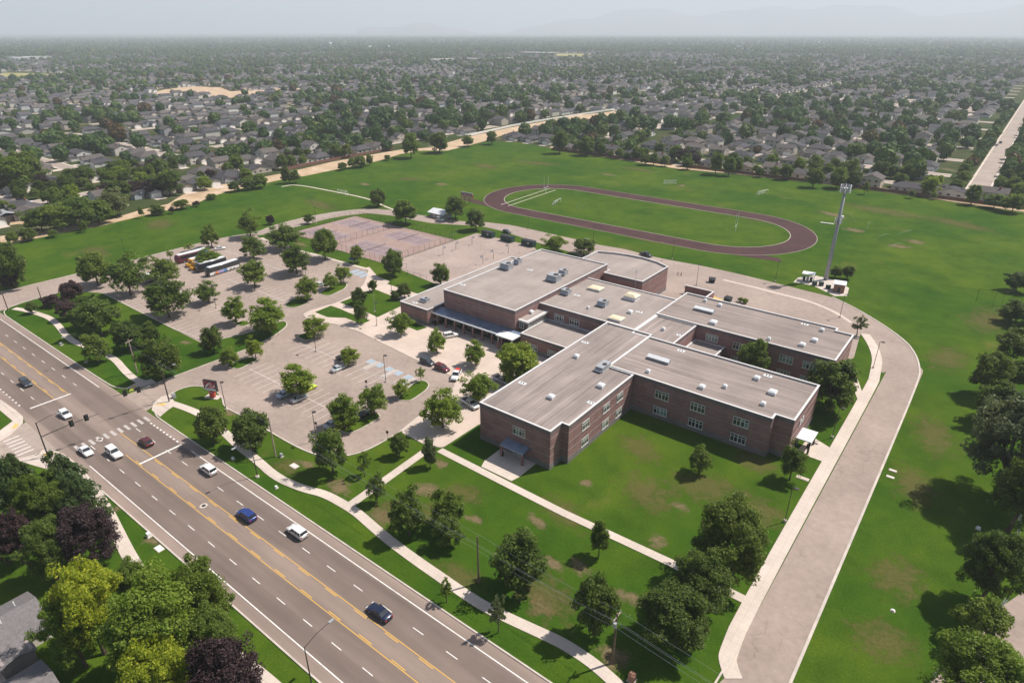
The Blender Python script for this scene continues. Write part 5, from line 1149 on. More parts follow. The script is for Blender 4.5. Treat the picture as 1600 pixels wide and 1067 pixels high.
# ------------------------------------------------------------------ poles, signals, signs
def lamp_post(label, p, h=8.2, heads=1, rz=0, base=True):
    o = tag(empty('lamp_post', (p[0],p[1],0), rz), label, 'lamp post', 'parking lot lamp posts')
    if base: MB().tube((0,0,-.05),(0,0,.55),.28,n=10).build('footing', MT['kerb'], o)
    MB().tube((0,0,.5),(0,0,h),.085,.06,8).build('pole', MT['dark_metal'], o)
    for k in range(heads):
        s = 1 if k == 0 else -1
        MB().tube((0,0,h-.1),(s*.5,0,h),.04,n=6).build('arm', MT['dark_metal'], o); MB().box(s*.75-.38,-.3,h-.06,s*.75+.38,.3,h+.14).build('lamp_head', MT['dark_metal'], o)
    return o
for (p, tp), lb in (((((-120.06,99.84)),550),'lamp post beside the disabled bays'),(((-140.59,65.82),595),'lamp post at the corner of the small lot by the sign'),(((-150.16,99.93),505),'lamp post at the top of the small lot'),(((-204.49,99.89),448),'lamp post in the middle of the big lot'),(((-18.35,109.18),758),'lamp post on the lawn beside the east drive, nearest'),(((-18.59,145.00),637),'lamp post outside the east wing end'),(((-18.53,188.65),534),'lamp post at the bend of the east drive'),(((-34.84,220.89),462),'lamp post beside the valley gutter near the mast'),(((-62.57,242.17),405),'lamp post on the grass behind the rear wing'),(((-84.27,220.21),416),'lamp post in the service yard'),(((-104.74,243.05),372),'lamp post between service drive and track'),(((-142.10,242.40),349),'lamp post behind the gym on the track side'),(((-177.81,242.02),329),'lamp post near the left end of the track'),(((-266.47,187.70),320),'lamp post above the tennis courts'),(((-194.11,207.06),350),'lamp post at the tennis court corner'),(((-150.00,123.28),468),'lamp post on the plaza between lawn beds'),(((-168.99,147.16),430),'lamp post on the plaza above the square bed'),(((-207.81,138.66),405),'lamp post at the right of the big lot'),(((-284.48,105.99),375),'lamp post on the field edge behind the big lot'),(((-111.60,71.02),670),'short lamp post at the south kerb of the small lot')):
    lamp_post(lb, p, 8.2)
def street_light(label, x, y, h, arm, rz, m='dark_metal'):
    o = tag(empty('street_light', (x,y,0), rz), label, 'street light', 'street lights along the road')
    MB().tube((0,0,-.05),(0,0,.35),.42,n=14).build('footing', MT['concrete'], o); MB().tube((0,0,.3),(0,0,h),.12,.07,8).build('pole', MT[m], o)
    MB().tube((0,0,h-.1),(arm*.5,0,h+.7),.06,.05,6).tube((arm*.5,0,h+.7),(arm,0,h+.85),.05,.04,6).build('arm', MT[m], o); MB().box(arm-.15,-.17,h+.75,arm+.7,.17,h+.93).build('lamp_head', MT['galv'], o)
    return o
street_light('tall street light with curved arm on the near verge',-60.8,31.9,8.6,4.4,R(90))
street_light('street light on the far verge below the dark tree pair',-110.7,55.2,8.4,3.4,R(-90)); street_light('street light with white arm on the west verge',-196.0,55.6,8.4,3.2,R(-90))
def utility_pole(label, p, h, m='wood', rz=0, transformer=False, cross=True):
    o = tag(empty('utility_pole', (p[0],p[1],0), rz), label, 'utility pole', 'wooden utility poles')
    MB().tube((0,0,-.1),(0,0,h),.19,.13,9).build('pole', MT[m], o)
    if cross:
        MB().box(-.07,-1.15,h-.75,.07,1.15,h-.58).build('crossarm', MT['wood_pale'], o)
        for s in (-1.05,-.4,.4,1.05): MB().tube((0,s,h-.58),(0,s,h-.38),.05,.035,6).build('insulator', MT['galv'], o)
    if transformer: MB().tube((0,-.42,h-2.4),(0,-.42,h-1.5),.26,n=10).build('transformer', MT['galv'], o)
    return o
UP = [(-177.89,61.46),(-114.05,61.90),(-54.80,61.51),(-29.02,61.96)]
utility_pole('leaning pale utility pole on the west lawn',UP[0],10.3,'wood_pale',R(20)); utility_pole('pale wooden utility pole below the small lot',UP[1],10.2,'wood_pale',cross=False)
utility_pole('dark utility pole in the middle of the front lawn',UP[2],10.4,'wood',cross=False); utility_pole('dark utility pole with a transformer nearest the bottom',UP[3],10.2,'wood',0,True)
utility_pole('dark utility pole at the west drive, right one',(-251.42,64.28),7.4,'wood',cross=False); utility_pole('dark utility pole at the west drive corner, left one',(-257.80,55.78),7.0,'wood',cross=False)
WIRE = [(UP[2],(0,0),10.1),(UP[3],(0,0),9.6)]
def sag(a, b, za, zb, s, n=10): return [(a[0]+(b[0]-a[0])*k/n, a[1]+(b[1]-a[1])*k/n, za+(zb-za)*k/n-4*s*(k/n)*(1-k/n)) for k in range(n+1)]
NEXTP = (8.0, 60.5); wl = ('upper left','upper right','middle','lowest')
for k, (off, dz) in enumerate(((-1.0,-.4),(1.0,-.4),(.2,-1.6),(-.1,-2.6))):
    mb = MB(); pts = [(q[0], q[1]) for q in (UP[0],UP[1],UP[2],UP[3],NEXTP)]
    for a, b in zip(pts[:-1], pts[1:]):
        L_ = sag((a[0],a[1]+off),(b[0],b[1]+off),10.1+dz,10.1+dz,.55)
        for u, v in zip(L_[:-1], L_[1:]): mb.tube(u, v, .014, n=4, cap=False)
    tag(mb.build('overhead_wire', MT['galv']), wl[k]+' overhead wire strung along the roadside poles', 'wire', 'overhead wires')
# traffic signals
def mast(label, x, y, rz, h, arm, lum):
    o = tag(empty('traffic_signal', (x,y,0), rz), label, 'traffic signal', 'mast arm traffic signals')
    MB().tube((0,0,0),(0,0,.2),.4,n=12).build('base', MT['kerb'], o); MB().tube((0,0,.1),(0,0,h),.17,.11,10).build('pole', MT['dark_metal'], o)
    MB().tube((0,0,5.3),(arm*.5,0,6.0),.12,.09,8).tube((arm*.5,0,6.0),(arm,0,6.25),.09,.06,8).build('mast_arm', MT['dark_metal'], o)
    MB().tube((0,0,h-.2),(lum*.6,0,h+.5),.06,.05,6).tube((lum*.6,0,h+.5),(lum,0,h+.55),.05,.04,6).build('lamp_arm', MT['dark_metal'], o); MB().box(lum-.1,-.16,h+.45,lum+.6,.16,h+.62).build('lamp_head', MT['galv'], o)
    for k, f in enumerate((.52,.78)):
        xs = arm*f; zs = 5.6+.75*f
        mb = MB(); mb.box(xs-.22,-.15,zs-.6,xs+.22,.15,zs+.6); mb.box(xs-.45,.15,zs-.8,xs+.45,.18,zs+.8); mb.build('signal_head', MT['black'], o)
        for j in range(3): MB().tube((xs,-.15,zs-.36+j*.36),(xs,-.2,zs-.36+j*.36),.13,n=10).build('signal_lens', MT['signal_glass'], o)
    return o
ms = mast('traffic signal on the far corner with street name plate', -155.9, 59.2, R(-98), 9.0, 11.5, -3.4)
MB().box(3.2,-.05,5.55,5.2,.0,6.0).build('name_plate', MT['galv'], ms)
mb = MB(); mb.tube((7.4,-.06,6.1),(7.4,-.02,6.1),.55,n=16); yg = mb.build('turn_sign', MT['ygreen'], ms)
for s in (-.16,.16): MB().box(7.4+s-.06,-.09,5.9,7.4+s+.06,-.062,6.3).build('arrow', MT['black'], yg)
mast('traffic signal beside the dark conifers on the near corner', -153.6, 31.0, R(82), 9.0, 11.5, 4.2)
MB().box(-157.2,60.6,.08,-156.3,61.3,1.25).build('signal_cabinet', MT['galv']); tag(bpy.data.objects['signal_cabinet'], 'grey signal control cabinet on the corner pavement', 'cabinet')
# monument sign: dark red cabinet on a red drum, white swoosh emblem, pale message strip
(sx_, sy_) = (-149.40,67.30)
sg = tag(empty('monument_sign', (sx_,sy_,0), R(22)), 'red and black school sign with a white swoosh on a red drum', 'sign')
MB().box(-2.0,-1.0,-.03,2.0,1.0,.1).build('pad', MT['concrete'], sg); MB().tube((0,0,.1),(0,0,1.9),.75,n=20).build('drum', MT['red'], sg, True)
MB().box(-1.9,-.28,1.9,1.9,.28,4.9).build('cabinet', MT['black'], sg); MB().box(-1.72,-.30,2.7,1.72,-.282,4.7).build('face', MT['sign_red'], sg)
def swoosh(pts, m, nm, dy): MB().face([(a,-.302-dy,b) for a, b in pts]).build(nm, m, sg)
swoosh([(-1.5,2.85),(-1.25,3.35),(-.7,3.85),(.0,4.25),(.75,4.55),(.1,4.05),(-.5,3.55),(-.85,3.1),(-.9,2.9)], MT['white'], 'emblem', .002)
swoosh([(-.6,3.0),(.2,3.15),(.9,3.45),(1.35,3.9),(1.45,4.2),(1.6,3.7),(1.55,3.2),(1.2,2.95),(.3,2.82),(-.4,2.8)], MT['sign_pink'], 'emblem', .003)
swoosh([(-.35,3.25),(.2,3.4),(.65,3.75),(.85,4.15),(.4,3.9),(-.1,3.5)], MT['sign_pink'], 'emblem', .004)
MB().box(-1.72,-.31,2.05,1.72,-.285,2.62).build('message_strip', MT['white'], sg)
MB().box(-1.88,.282,2.0,1.88,.30,4.8).build('back_face', MT['sign_red'], sg)
# phone mast and its compound
mx, my = -48.1, 256.0
tw = tag(empty('phone_mast', (mx,my,0)), 'tall grey phone mast with white antenna panels at the top', 'mast')
MB().tube((0,0,0),(0,0,34.5),.85,.42,14).build('shaft', MT['grey_metal'], tw, True)
for zc, n_, rr, hh in ((34.0,12,1.75,2.6),(22.3,6,1.2,1.9)):
    MB().tube((0,0,zc-.6),(0,0,zc-.45),rr*.9,n=12).tube((0,0,zc+.5),(0,0,zc+.62),rr*.9,n=12).build('platform', MT['galv'], tw)
    for k in range(n_):
        a = k*2*math.pi/n_+.2; pn = MB().box(-.07,-.24,-hh/2,.12,.24,hh/2).build('antenna_panel', MT['white'] if k % 2 else MT['galv'], tw); pn.location = (rr*math.cos(a),rr*math.sin(a),zc+.3); pn.rotation_euler = (0,0,a)
MB().tube((.55,.2,24.1),(1.2,.5,24.1),.5,.6,12).build('dish', MT['white'], tw)
cp = sheet('gravel_pad', [(-57,246),(-50,246.4),(-41,240.2),(-37.6,243),(-39,252),(-45,257.5),(-52,258.5),(-57,252)], .012, MT['kerb'], 'gravel pad under the phone mast compound')
def hut(label, x, y, rz, w, d, h, wall, slope=.35):
    o = tag(empty('equipment_hut', (x,y,0), rz), label, 'hut', 'huts in the mast compound')
    MB().box(-w/2,-d/2,0,w/2,d/2,h).build('wall', wall, o); mb = MB(); mb.prism([(-w/2-.3,-d/2-.3),(w/2+.3,-d/2-.3),(w/2+.3,d/2+.3),(-w/2-.3,d/2+.3)], h, h+.18); mb.build('roof', MT['white_metal'], o)
    MB().box(-.45,-d/2-.03,.05,.45,-d/2-.003,2.0).build('door', MT['dark_metal'], o); return o
hut('brick equipment hut with white roof in the mast compound',-41.3,246.5,R(10),3.6,4.2,3.0,MT['terracotta'])
hc = tag(empty('equipment_shelter', (-53.2,250.5,0), R(8)), 'open equipment shelter with white roof left of the mast', 'shelter')
MB().box(-2.2,-1.8,2.9,2.2,1.8,3.1).build('roof', MT['white_metal'], hc)
for a in ((-2,-1.6),(2,-1.6),(2,1.6),(-2,1.6)): MB().tube((*a,0),(*a,2.9),.07,n=6).build('post', MT['galv'], hc)
for k in range(3): MB().box(-1.7+k*1.2,-.9,.1,-.8+k*1.2,.3,1.7).build('cabinet', MT['green_dark'] if k != 1 else MT['grey_metal'], hc)
for k, (x,y) in enumerate(((-47.8,248.2),(-44.9,246.2),(-49.8,246.9))):
    o = tag(empty('ground_cabinet', (x,y,0), R(25)), ('middle','right','left')[k]+' dark green cabinet in front of the phone mast', 'cabinet', 'cabinets at the mast')
    MB().box(-.9,-.5,-.03,.9,.5,.12).build('plinth', MT['kerb'], o); MB().box(-.8,-.4,.12,.8,.4,1.4).build('casing', MT['green_dark'], o); MB().box(-.84,-.44,1.4,.84,.44,1.47).build('lid', MT['green_dark'], o)
def chain_fence(name, label, pts, h, m, group=None, cat='fence', step=3.0, mesh=True, rails=2):
    o = tag(empty(name, (pts[0][0],pts[0][1],0)), label, cat, group); ox, oy = pts[0][0], pts[0][1]
    pm = MB().tube((0,0,0),(0,0,h),.045,n=5).mesh('post', m)
    for a, b in zip(pts[:-1], pts[1:]):
        d = math.hypot(b[0]-a[0], b[1]-a[1]); n_ = max(1, int(d/step))
        for k in range(n_+1): put('post', pm, o, (a[0]+(b[0]-a[0])*k/n_-ox, a[1]+(b[1]-a[1])*k/n_-oy, 0))
        for z in ([.1,h] if rails == 2 else [h]):
            mb = MB(); mb.tube((a[0]-ox,a[1]-oy,z),(b[0]-ox,b[1]-oy,z),.03,n=4); mb.build('rail', m, o)
        if mesh:
            mb = MB(); dx, dy = (b[0]-a[0])/d, (b[1]-a[1])/d; s = 0.0
            while s < d:     # diagonal wires
                for sg_ in (-1,1):
                    e = s+sg_*h
                    q0, q1 = (s, 0.05), (e, h)
                    if 0 <= e <= d: mb.tube((a[0]-ox+dx*q0[0],a[1]-oy+dy*q0[0],q0[1]),(a[0]-ox+dx*q1[0],a[1]-oy+dy*q1[0],q1[1]),.008,n=3,cap=False)
                s += .7
            w = mb.build('wire_mesh', m, o); w['kind'] = 'stuff'
    return o
FN = MT['dark_metal']
chain_fence('chain_link_fence','dark chain link fence around the left tennis courts',[(-228.2,169.6),(-261.8,169.6),(-261.8,208.4),(-230.4,208.4)],3.0,FN,'tennis court fences')
chain_fence('chain_link_fence','dark chain link fence between the tennis courts',[(-230.2,208.3),(-230.2,169.8)],3.0,FN,'tennis court fences')
chain_fence('chain_link_fence','dark chain link fence around the right tennis courts',[(-229.8,166.6),(-193.8,166.6),(-193.8,208.4),(-229.8,208.4)],3.0,FN,'tennis court fences')
chain_fence('chain_link_fence','grey chain link fence along the lane in the bottom right',[(16.82,112.59),(13.73,101.54),(10.95,93.31),(8.87,87.02),(8.0,79)],1.8,MT['galv'],None,'fence',2.5)
chain_fence('chain_link_fence','grey chain link fence at the right edge above the dark tree',[(17.16,129.05),(17.10,138.94)],1.8,MT['galv'],None,'fence',2.5)
chain_fence('backstop','tall dark wire ball field backstop near the right edge',[(-0.97,264.05),(3.95,262.72),(8.63,269.27)],5.0,FN,None,'backstop',3.5,False)
chain_fence('chain_link_fence','dark fence around the lower left corner of the ball court',[(-183,168),(-183,162.2),(-166,162.2)],2.2,FN,None,'fence',3.0)
for cx in NETS:
    for cy in ((178.5,199.0) if cx < -230 else (178.0,198.0)):
        o = tag(empty('tennis_net', (cx,cy,.02)), 'tennis net across the '+('left' if cx < -230 else 'right')+' pair of courts, '+('near' if cy < 185 else 'far')+' one', 'tennis net', 'tennis nets')
        for s in (-6.2,6.2): MB().tube((0,s,0),(0,s,1.1),.06,n=6).build('post', FN, o)
        netw = MB(); [netw.box(-.01,-6.2+k_*.3,.05,.01,-6.17+k_*.3,1.0) for k_ in range(41)]; [netw.box(-.012,-6.2,.1+k_*.2,.012,6.2,.115+k_*.2) for k_ in range(5)]; netw.build('net', MT['net'], o); MB().box(-.03,-6.2,1.0,.03,6.2,1.06).build('tape', MT['lot_paint'], o)
def hoop(label, x, y, rz):
    o = tag(empty('basketball_hoop', (x,y,.024), rz), label, 'basketball hoop', 'basketball hoops on the ball court')
    MB().tube((0,0,0),(0,0,2.9),.08,n=8).build('post', MT['dark_metal'], o); MB().tube((0,0,2.9),(.7,0,3.3),.06,n=6).build('arm', MT['dark_metal'], o)
    MB().box(.7,-.9,2.85,.75,.9,3.85).build('backboard', MT['galv'], o); mb = MB(); mb.ring([(1.0+.25*math.cos(i*.52),.25*math.sin(i*.52)) for i in range(12)],[(1.0+.21*math.cos(i*.52),.21*math.sin(i*.52)) for i in range(12)],3.03,3.07); mb.build('rim', MT['red'], o)
for (x,y,a,lb) in ((-183.3,189.5,0,'second hoop from the tennis fence, nearer'),(-183.6,197.8,0,'hoop beside the tennis fence, farther'),(-161.9,190,180,'hoop in front of the gym wing roof, nearer'),(-163.0,198,180,'hoop in front of the gym wing roof, farther'),(-183.3,208,0,'back left hoop of the ball court'),(-163,208,180,'back right hoop of the ball court')):
    hoop('basketball '+lb, x, y, R(a))
# sports gear and small buildings
sb = tag(empty('scoreboard', (*(-234.81,263.36),0), R(0)), 'pale pink and maroon scoreboard on two posts by the track', 'scoreboard')
for s in (-1.9,1.9): MB().tube((s,0,0),(s,0,3.4),.16,n=8).build('post', MT['dark_metal'], sb)
MB().box(-4.2,-.2,3.4,4.2,.2,4.9).build('board', MT['sign_red'], sb); MB().box(-4.2,-.2,5.0,4.2,.2,6.0).build('header', MT['letter'], sb)
for k in range(5): MB().box(-3.9+k*1.6,-.24,3.6,-2.7+k*1.6,-.205,4.6).build('digit_panel', MT['sign_pink'], sb)
shd = tag(empty('concession_shed', (-226.4,234.0,0), R(-3)), 'small dark walled shed with bright white metal roof', 'shed')
MB().box(-4.6,-3.3,0,4.6,3.3,2.6).build('wall', MT['grey_metal'], shd)
mb = MB(); mb.v += [(-5.6,-4.4,2.5),(5.6,-4.4,2.5),(5.6,4.4,2.5),(-5.6,4.4,2.5),(-5.6,0,3.9),(5.6,0,3.9)]
for q in ((0,1,5,4),(2,3,4,5),(0,4,3),(1,2,5),(3,2,1,0)): mb.f.append(q); mb.m.append(0)
mb.build('roof', MT['white_metal'], shd)
for x in (-2.7,.9): MB().box(x,-3.34,.1,x+1.9,-3.305,2.2).build('roller_door', MT['lot_paint'], shd)
for k, ((x,y), lb) in enumerate((((-185.23,221.55),'left of three dark green containers behind the ball court'),((-173.97,221.41),'middle of three dark green containers behind the ball court'),((-162.51,221.79),'right of three dark green containers behind the ball court'))):
    o = tag(empty('storage_container', (x,y,0), R(-2)), lb, 'container', 'green containers by the ball court')
    MB().box(-3.2,-1.2,.1,3.2,1.2,2.5).build('shell', MT['green_dark'], o); mb = MB()
    for j in range(20): mb.box(-3.1+j*.31,-1.24,.2,-2.97+j*.31,-1.203,2.4)
    mb.build('corrugation', MT['green_dark'], o); MB().box(-3.25,-1.25,2.5,3.25,1.25,2.58).build('lid', MT['black'], o)
    if k != 1: MB().box(.2,-1.27,1.1,1.1,-1.245,2.0).build('emblem', MT['galv'], o)
def football_goal(label, p, rz):
    o = tag(empty('football_goalpost', (p[0],p[1],0), rz), label, 'goalpost', 'goalposts in the track oval')
    MB().tube((0,0,0),(0,0,3.05),.09,n=8).build('post', MT['white'], o); MB().tube((0,-2.8,3.05),(0,2.8,3.05),.07,n=6).build('crossbar', MT['white'], o)
    for s in (-2.8,2.8): MB().tube((0,s,3.05),(0,s,9.0),.05,n=6).build('upright', MT['white'], o)
football_goal('white football goalpost at the right end of the oval', (-99.00,298.92), R(10)); football_goal('white football goalpost at the left end of the oval', (-216.04,311.26), R(10))
def soccer_goal(label, p, rz):
    o = tag(empty('soccer_goal', (p[0],p[1],0), rz), label, 'soccer goal', 'soccer goals on the field'); m = MT['white']
    for s in (-3.6,3.6):
        MB().tube((s,0,0),(s,0,2.4),.07,n=6).build('post', m, o); MB().tube((s,0,2.4),(s,.9,2.4),.05,n=5).tube((s,.9,2.4),(s,2.2,0.05),.05,n=5).tube((s,2.2,.05),(s,0,.05),.05,n=5).build('side_frame', m, o)
    MB().tube((-3.6,0,2.4),(3.6,0,2.4),.07,n=6).build('crossbar', m, o); MB().tube((-3.6,2.2,.05),(3.6,2.2,.05),.05,n=5).build('ground_bar', m, o)
    mb = MB()
    for k in range(22): x = -3.5+k*.333; mb.tube((x,.9,2.4),(x,2.2,.05),.012,n=3,cap=False)
    for k in range(8): z = .2+k*.28; yy = 2.2-1.3*(z-.05)/2.35; mb.tube((-3.6,yy,z),(3.6,yy,z),.012,n=3,cap=False)
    nt = mb.build('net', m, o)
soccer_goal('white soccer goal on the grass right of the track', (-114.27,383.85), R(70)); soccer_goal('white soccer goal lying beyond the track', (-168.87,376.49), R(40)); soccer_goal('white soccer goal on the left field beside the path', (-306.05,235.35), R(0)); soccer_goal('small white goal inside the track oval', (-194.81,292.49), R(100))
for k, (p, lb) in enumerate((((-68.65,339.39),'white slab bench on the grass beside the mast'),)):
    o = tag(empty('bench', (*p,0), R(5)), lb, 'bench'); MB().box(-3,-.4,.4,3,.4,.48).build('seat', MT['white'], o)
    for s in (-2.4,2.4): MB().box(s-.1,-.3,0,s+.1,.3,.4).build('leg', MT['galv'], o)
# small things
def utility_box(label, p, w, d, h, m, grp='utility boxes in the grass', rz=0):
    o = tag(empty('utility_box', (*p,0), rz), label, 'utility box', grp); MB().box(-w/2-.15,-d/2-.15,-.03,w/2+.15,d/2+.15,.08).build('pad', MT['concrete'], o); MB().box(-w/2,-d/2,.08,w/2,d/2,h).build('box', m, o); return o
for p, w, d, h, m, lb in (((-110.74,32.56),.7,.6,.9,MT['white'],'small white utility box on the near verge, upper'),((-106.08,32.18),1.6,.9,.12,MT['white'],'flat pale utility lid on the near verge, lower'),((-107.81,62.28),1.8,1.0,.14,MT['lot_paint'],'flat pale concrete lid in the bare soil on the lawn'),((-19.57,125.24),2.2,.8,.14,MT['concrete'],'long pale concrete lid below the east wing'),((-5.06,139.83),1.2,.5,.1,MT['lot_paint'],'upper of two pale lids beside the east drive'),((-5.06,137.03),1.2,.5,.1,MT['lot_paint'],'lower of two pale lids beside the east drive'),((-113.04,62.68),.6,.5,.8,MT['galv'],'small grey box at the foot of the pale utility pole'),((-214.12,55.86),.8,.6,.7,MT['galv'],'small pale box on the west verge'),((-25.38,61.16),.9,.9,1.3,MT['terracotta'],'brown box at the bottom edge beside the front utility pole'),((-104.41,55.52),.5,.4,.5,MT['white'],'tiny white marker on the front verge'),((2.18,98.26),.4,.3,.3,MT['white'],'tiny white marker in the bottom right lawn'),((-120.68,55.56),.5,.4,.5,MT['white'],'tiny white marker beside the dark tree pair'),((11.18,129.57),.6,.5,.5,MT['white'],'pale marker above the dark right hand tree')):
    utility_box(lb, p, w, d, h, m)
bc = tag(empty('canopy_tent', (*(-203.97,159.00),0)), 'blue fabric canopy under the tree by the tennis fence', 'tent')
mb = MB(); mb.v += [(-1.5,-1.5,2.0),(1.5,-1.5,2.0),(1.5,1.5,2.0),(-1.5,1.5,2.0),(0,0,3.0)]
for q in ((0,1,4),(1,2,4),(2,3,4),(3,0,4),(3,2,1,0)): mb.f.append(q); mb.m.append(0)
mb.build('cover', MT['tarp_blue'], bc)
for a in ((-1.4,-1.4),(1.4,-1.4),(1.4,1.4),(-1.4,1.4)): MB().tube((*a,0),(*a,2.0),.05,n=5).build('leg', MT['galv'], bc)
ct = tag(empty('storage_trailer', (*(-248.25,98.40),.02), R(-80)), 'grey storage trailer with pale roof between the big lot trees', 'trailer')
MB().box(-3.2,-1.2,.6,3.2,1.2,2.9).build('shell', MT['grey_metal'], ct); MB().box(-3.25,-1.25,2.9,3.25,1.25,3.0).build('roof', MT['white_metal'], ct)
for s in (-1,1):
    for x in (-.5,.5): put('wheel', WHEEL_T, ct, (x,s*1.1,.34))
gcart = tag(empty('utility_cart', (*(-135.34,135.90),.1), R(55)), 'dark utility cart parked at the gym arcade corner', 'cart')
MB().box(-1.6,-.7,.3,1.6,.7,.9).build('chassis', MT['black'], gcart); MB().box(-1.3,-.7,1.95,1.3,.7,2.05).build('roof', MT['wood_pale'], gcart)
for a in ((-1.2,-.6),(1.2,-.6),(1.2,.6),(-1.2,.6)): MB().tube((*a,.9),(*a,1.95),.04,n=5).build('post', MT['dark_metal'], gcart)
for x in (-1.1,1.1):
    for s in (-1,1): put('wheel', WHEEL_T, gcart, (x,s*.65,.28), 0, (.8,1,.8))
def skip(label, p, rz, m):
    o = tag(empty('dumpster', (*p,.01), rz), label, 'dumpster', 'dumpsters behind the school')
    mb = MB(); mb.v += [(-1.0,-.8,.1),(1.0,-.8,.1),(1.0,.8,.1),(-1.0,.8,.1),(-1.2,-.95,1.4),(1.2,-.95,1.4),(1.2,.95,1.7),(-1.2,.95,1.7)]
    for q in ((0,3,2,1),(0,1,5,4),(1,2,6,5),(2,3,7,6),(3,0,4,7)): mb.f.append(q); mb.m.append(0)
    mb.build('bin', m, o); mb = MB(); mb.face([(-1.24,-1.0,1.41),(1.24,-1.0,1.41),(1.24,1.0,1.73),(-1.24,1.0,1.73)]); mb.build('lid', MT['black'], o)
skip('black dumpster alone on the asphalt behind the yard wall', (-81.11,226.94), R(20), MT['black']); skip('dark dumpster beside stacked timber behind the rear wing', (-69.19,211.98), R(-10), MT['green_dark'])
tb = tag(empty('timber_stack', (*(-72.42,210.23),.01), R(-20)), 'stack of pale orange timber beside the yard wall', 'timber')
for k in range(8): MB().box(-2.0,-.9+(k%4)*.45,.05+(k//4)*.4,2.0,-.5+(k%4)*.45,.42+(k//4)*.4).build('plank', MT['tactile'], tb)
for k, (p, lb) in enumerate((((-74.54,92.79),'black litter bin at the left pier of the front wing door'),((-21.86,137.29),'black litter bin outside the east wing door'))):
    o = tag(empty('litter_bin', (*p,.08)), lb, 'litter bin', 'litter bins by the doors'); MB().tube((0,0,0),(0,0,.95),.3,.34,12).build('bin', MT['black'], o); MB().tube((0,0,.95),(0,0,1.12),.35,.2,12).build('lid', MT['black'], o)
fl = tag(empty('flagpole', (*(-158.85,130.31),.12)), 'bare pale flagpole standing in the square lawn bed', 'flagpole')
MB().tube((0,0,0),(0,0,.3),.35,n=10).build('base', MT['concrete'], fl); MB().tube((0,0,.2),(0,0,7.5),.07,.04,8).build('pole', MT['galv'], fl); MB().tube((0,0,7.5),(0,0,7.65),.08,n=8).build('finial', MT['galv'], fl)
for k, (p, lb) in enumerate((((-99.49,81.70),'sign on a short post at the plaza kerb, right one'),((-121.73,94.61),'sign on a short post in the small lot'),((-168.59,99.72),'sign on a short post at the loop drive lawn tip'),((-115.54,73.99),'sign on a short post at the south kerb'))):
    o = tag(empty('road_sign', (*p,0), R(30)), lb, 'road sign', 'small signs on posts'); MB().tube((0,0,0),(0,0,2.2),.035,n=6).build('post', MT['dark_metal'], o); MB().box(-.3,-.02,1.6,.3,.02,2.3).build('plate', MT['dark_metal'], o)

# low shrubs and posts behind the rear wing, training posts on the oval, sprinklers on the field
for p, lb in (((-65.45,214.12),'left of two low shrubs behind the rear wing'),((-63.81,213.91),'right of two low shrubs behind the rear wing')):
    tree('shrub', lb, p[0], p[1], 1.8, 2.2, 'l', 'round', 'shrubs behind the rear wing', 'shrub')
for p, lb in (((-94.50,226.40),'left of two dark bollards behind the rear block'),((-93.22,226.48),'right of two dark bollards behind the rear block')):
    o = tag(empty('bollard', (*p,.0)), lb, 'bollard', 'bollards behind the school'); MB().tube((0,0,0),(0,0,1.25),.14,n=10).build('post', MT['dark_metal'], o); MB().tube((0,0,1.25),(0,0,1.34),.14,.06,10).build('cap', MT['dark_metal'], o)
for k in range(4):
    p = ((-180.77,289.18)[0]+k*1.7, (-180.77,289.18)[1]+k*.6); o = tag(empty('training_post', (*p,0)), ORD[k]+' slim grey training post from the left inside the oval', 'post', 'training posts'); MB().tube((0,0,0),(0,0,3.4),.06,n=6).build('pole', MT['grey_metal'], o); MB().tube((0,0,-.02),(0,0,.1),.3,n=8).build('base', MT['dark_metal'], o)
t = NT('fine_water_spray'); t.col((.9,.93,.95)); t.done(.6,.3); tr = t.n('ShaderNodeBsdfTransparent'); mx_ = t.n('ShaderNodeMixShader'); mx_.inputs[0].default_value = .06
t.link(tr.outputs[0], mx_.inputs[1]); t.link(t.p.outputs[0], mx_.inputs[2]); t.link(mx_.outputs[0], t.out.inputs[0]); MT['spray'] = t.m
for (a, b), lb in ((((-44.41,324.22),(-41.24,336.95)),'left sprinkler jet on the dry right field'),(((-37.58,337.17),(-33.94,350.66)),'middle sprinkler jet on the dry right field'),(((-37.27,310.62),(-33.99,324.90)),'lower sprinkler jet on the right field'),(((-51.33,339.96),(-52.64,356.24)),'short sprinkler jet behind the phone mast'),(((-58.37,351.80),(-68.08,369.64)),'sprinkler jet beside the phone mast top')):
    o = tag(empty('sprinkler', (*a,0)), lb, 'sprinkler', 'sprinklers watering the field'); MB().tube((0,0,0),(0,0,.3),.06,n=6).build('head', MT['black'], o); mb = MB(); dx, dy = b[0]-a[0], b[1]-a[1]
    for k in range(9):
        f0, f1 = k/9, (k+1)/9; mb.tube((dx*f0,dy*f0,.3+1.3*4*f0*(1-f0)*.6),(dx*f1,dy*f1,.3+1.3*4*f1*(1-f1)*.6),.04+.14*f0,.04+.14*f1,6,cap=False)
    w_ = mb.build('spray', MT['spray'], o)

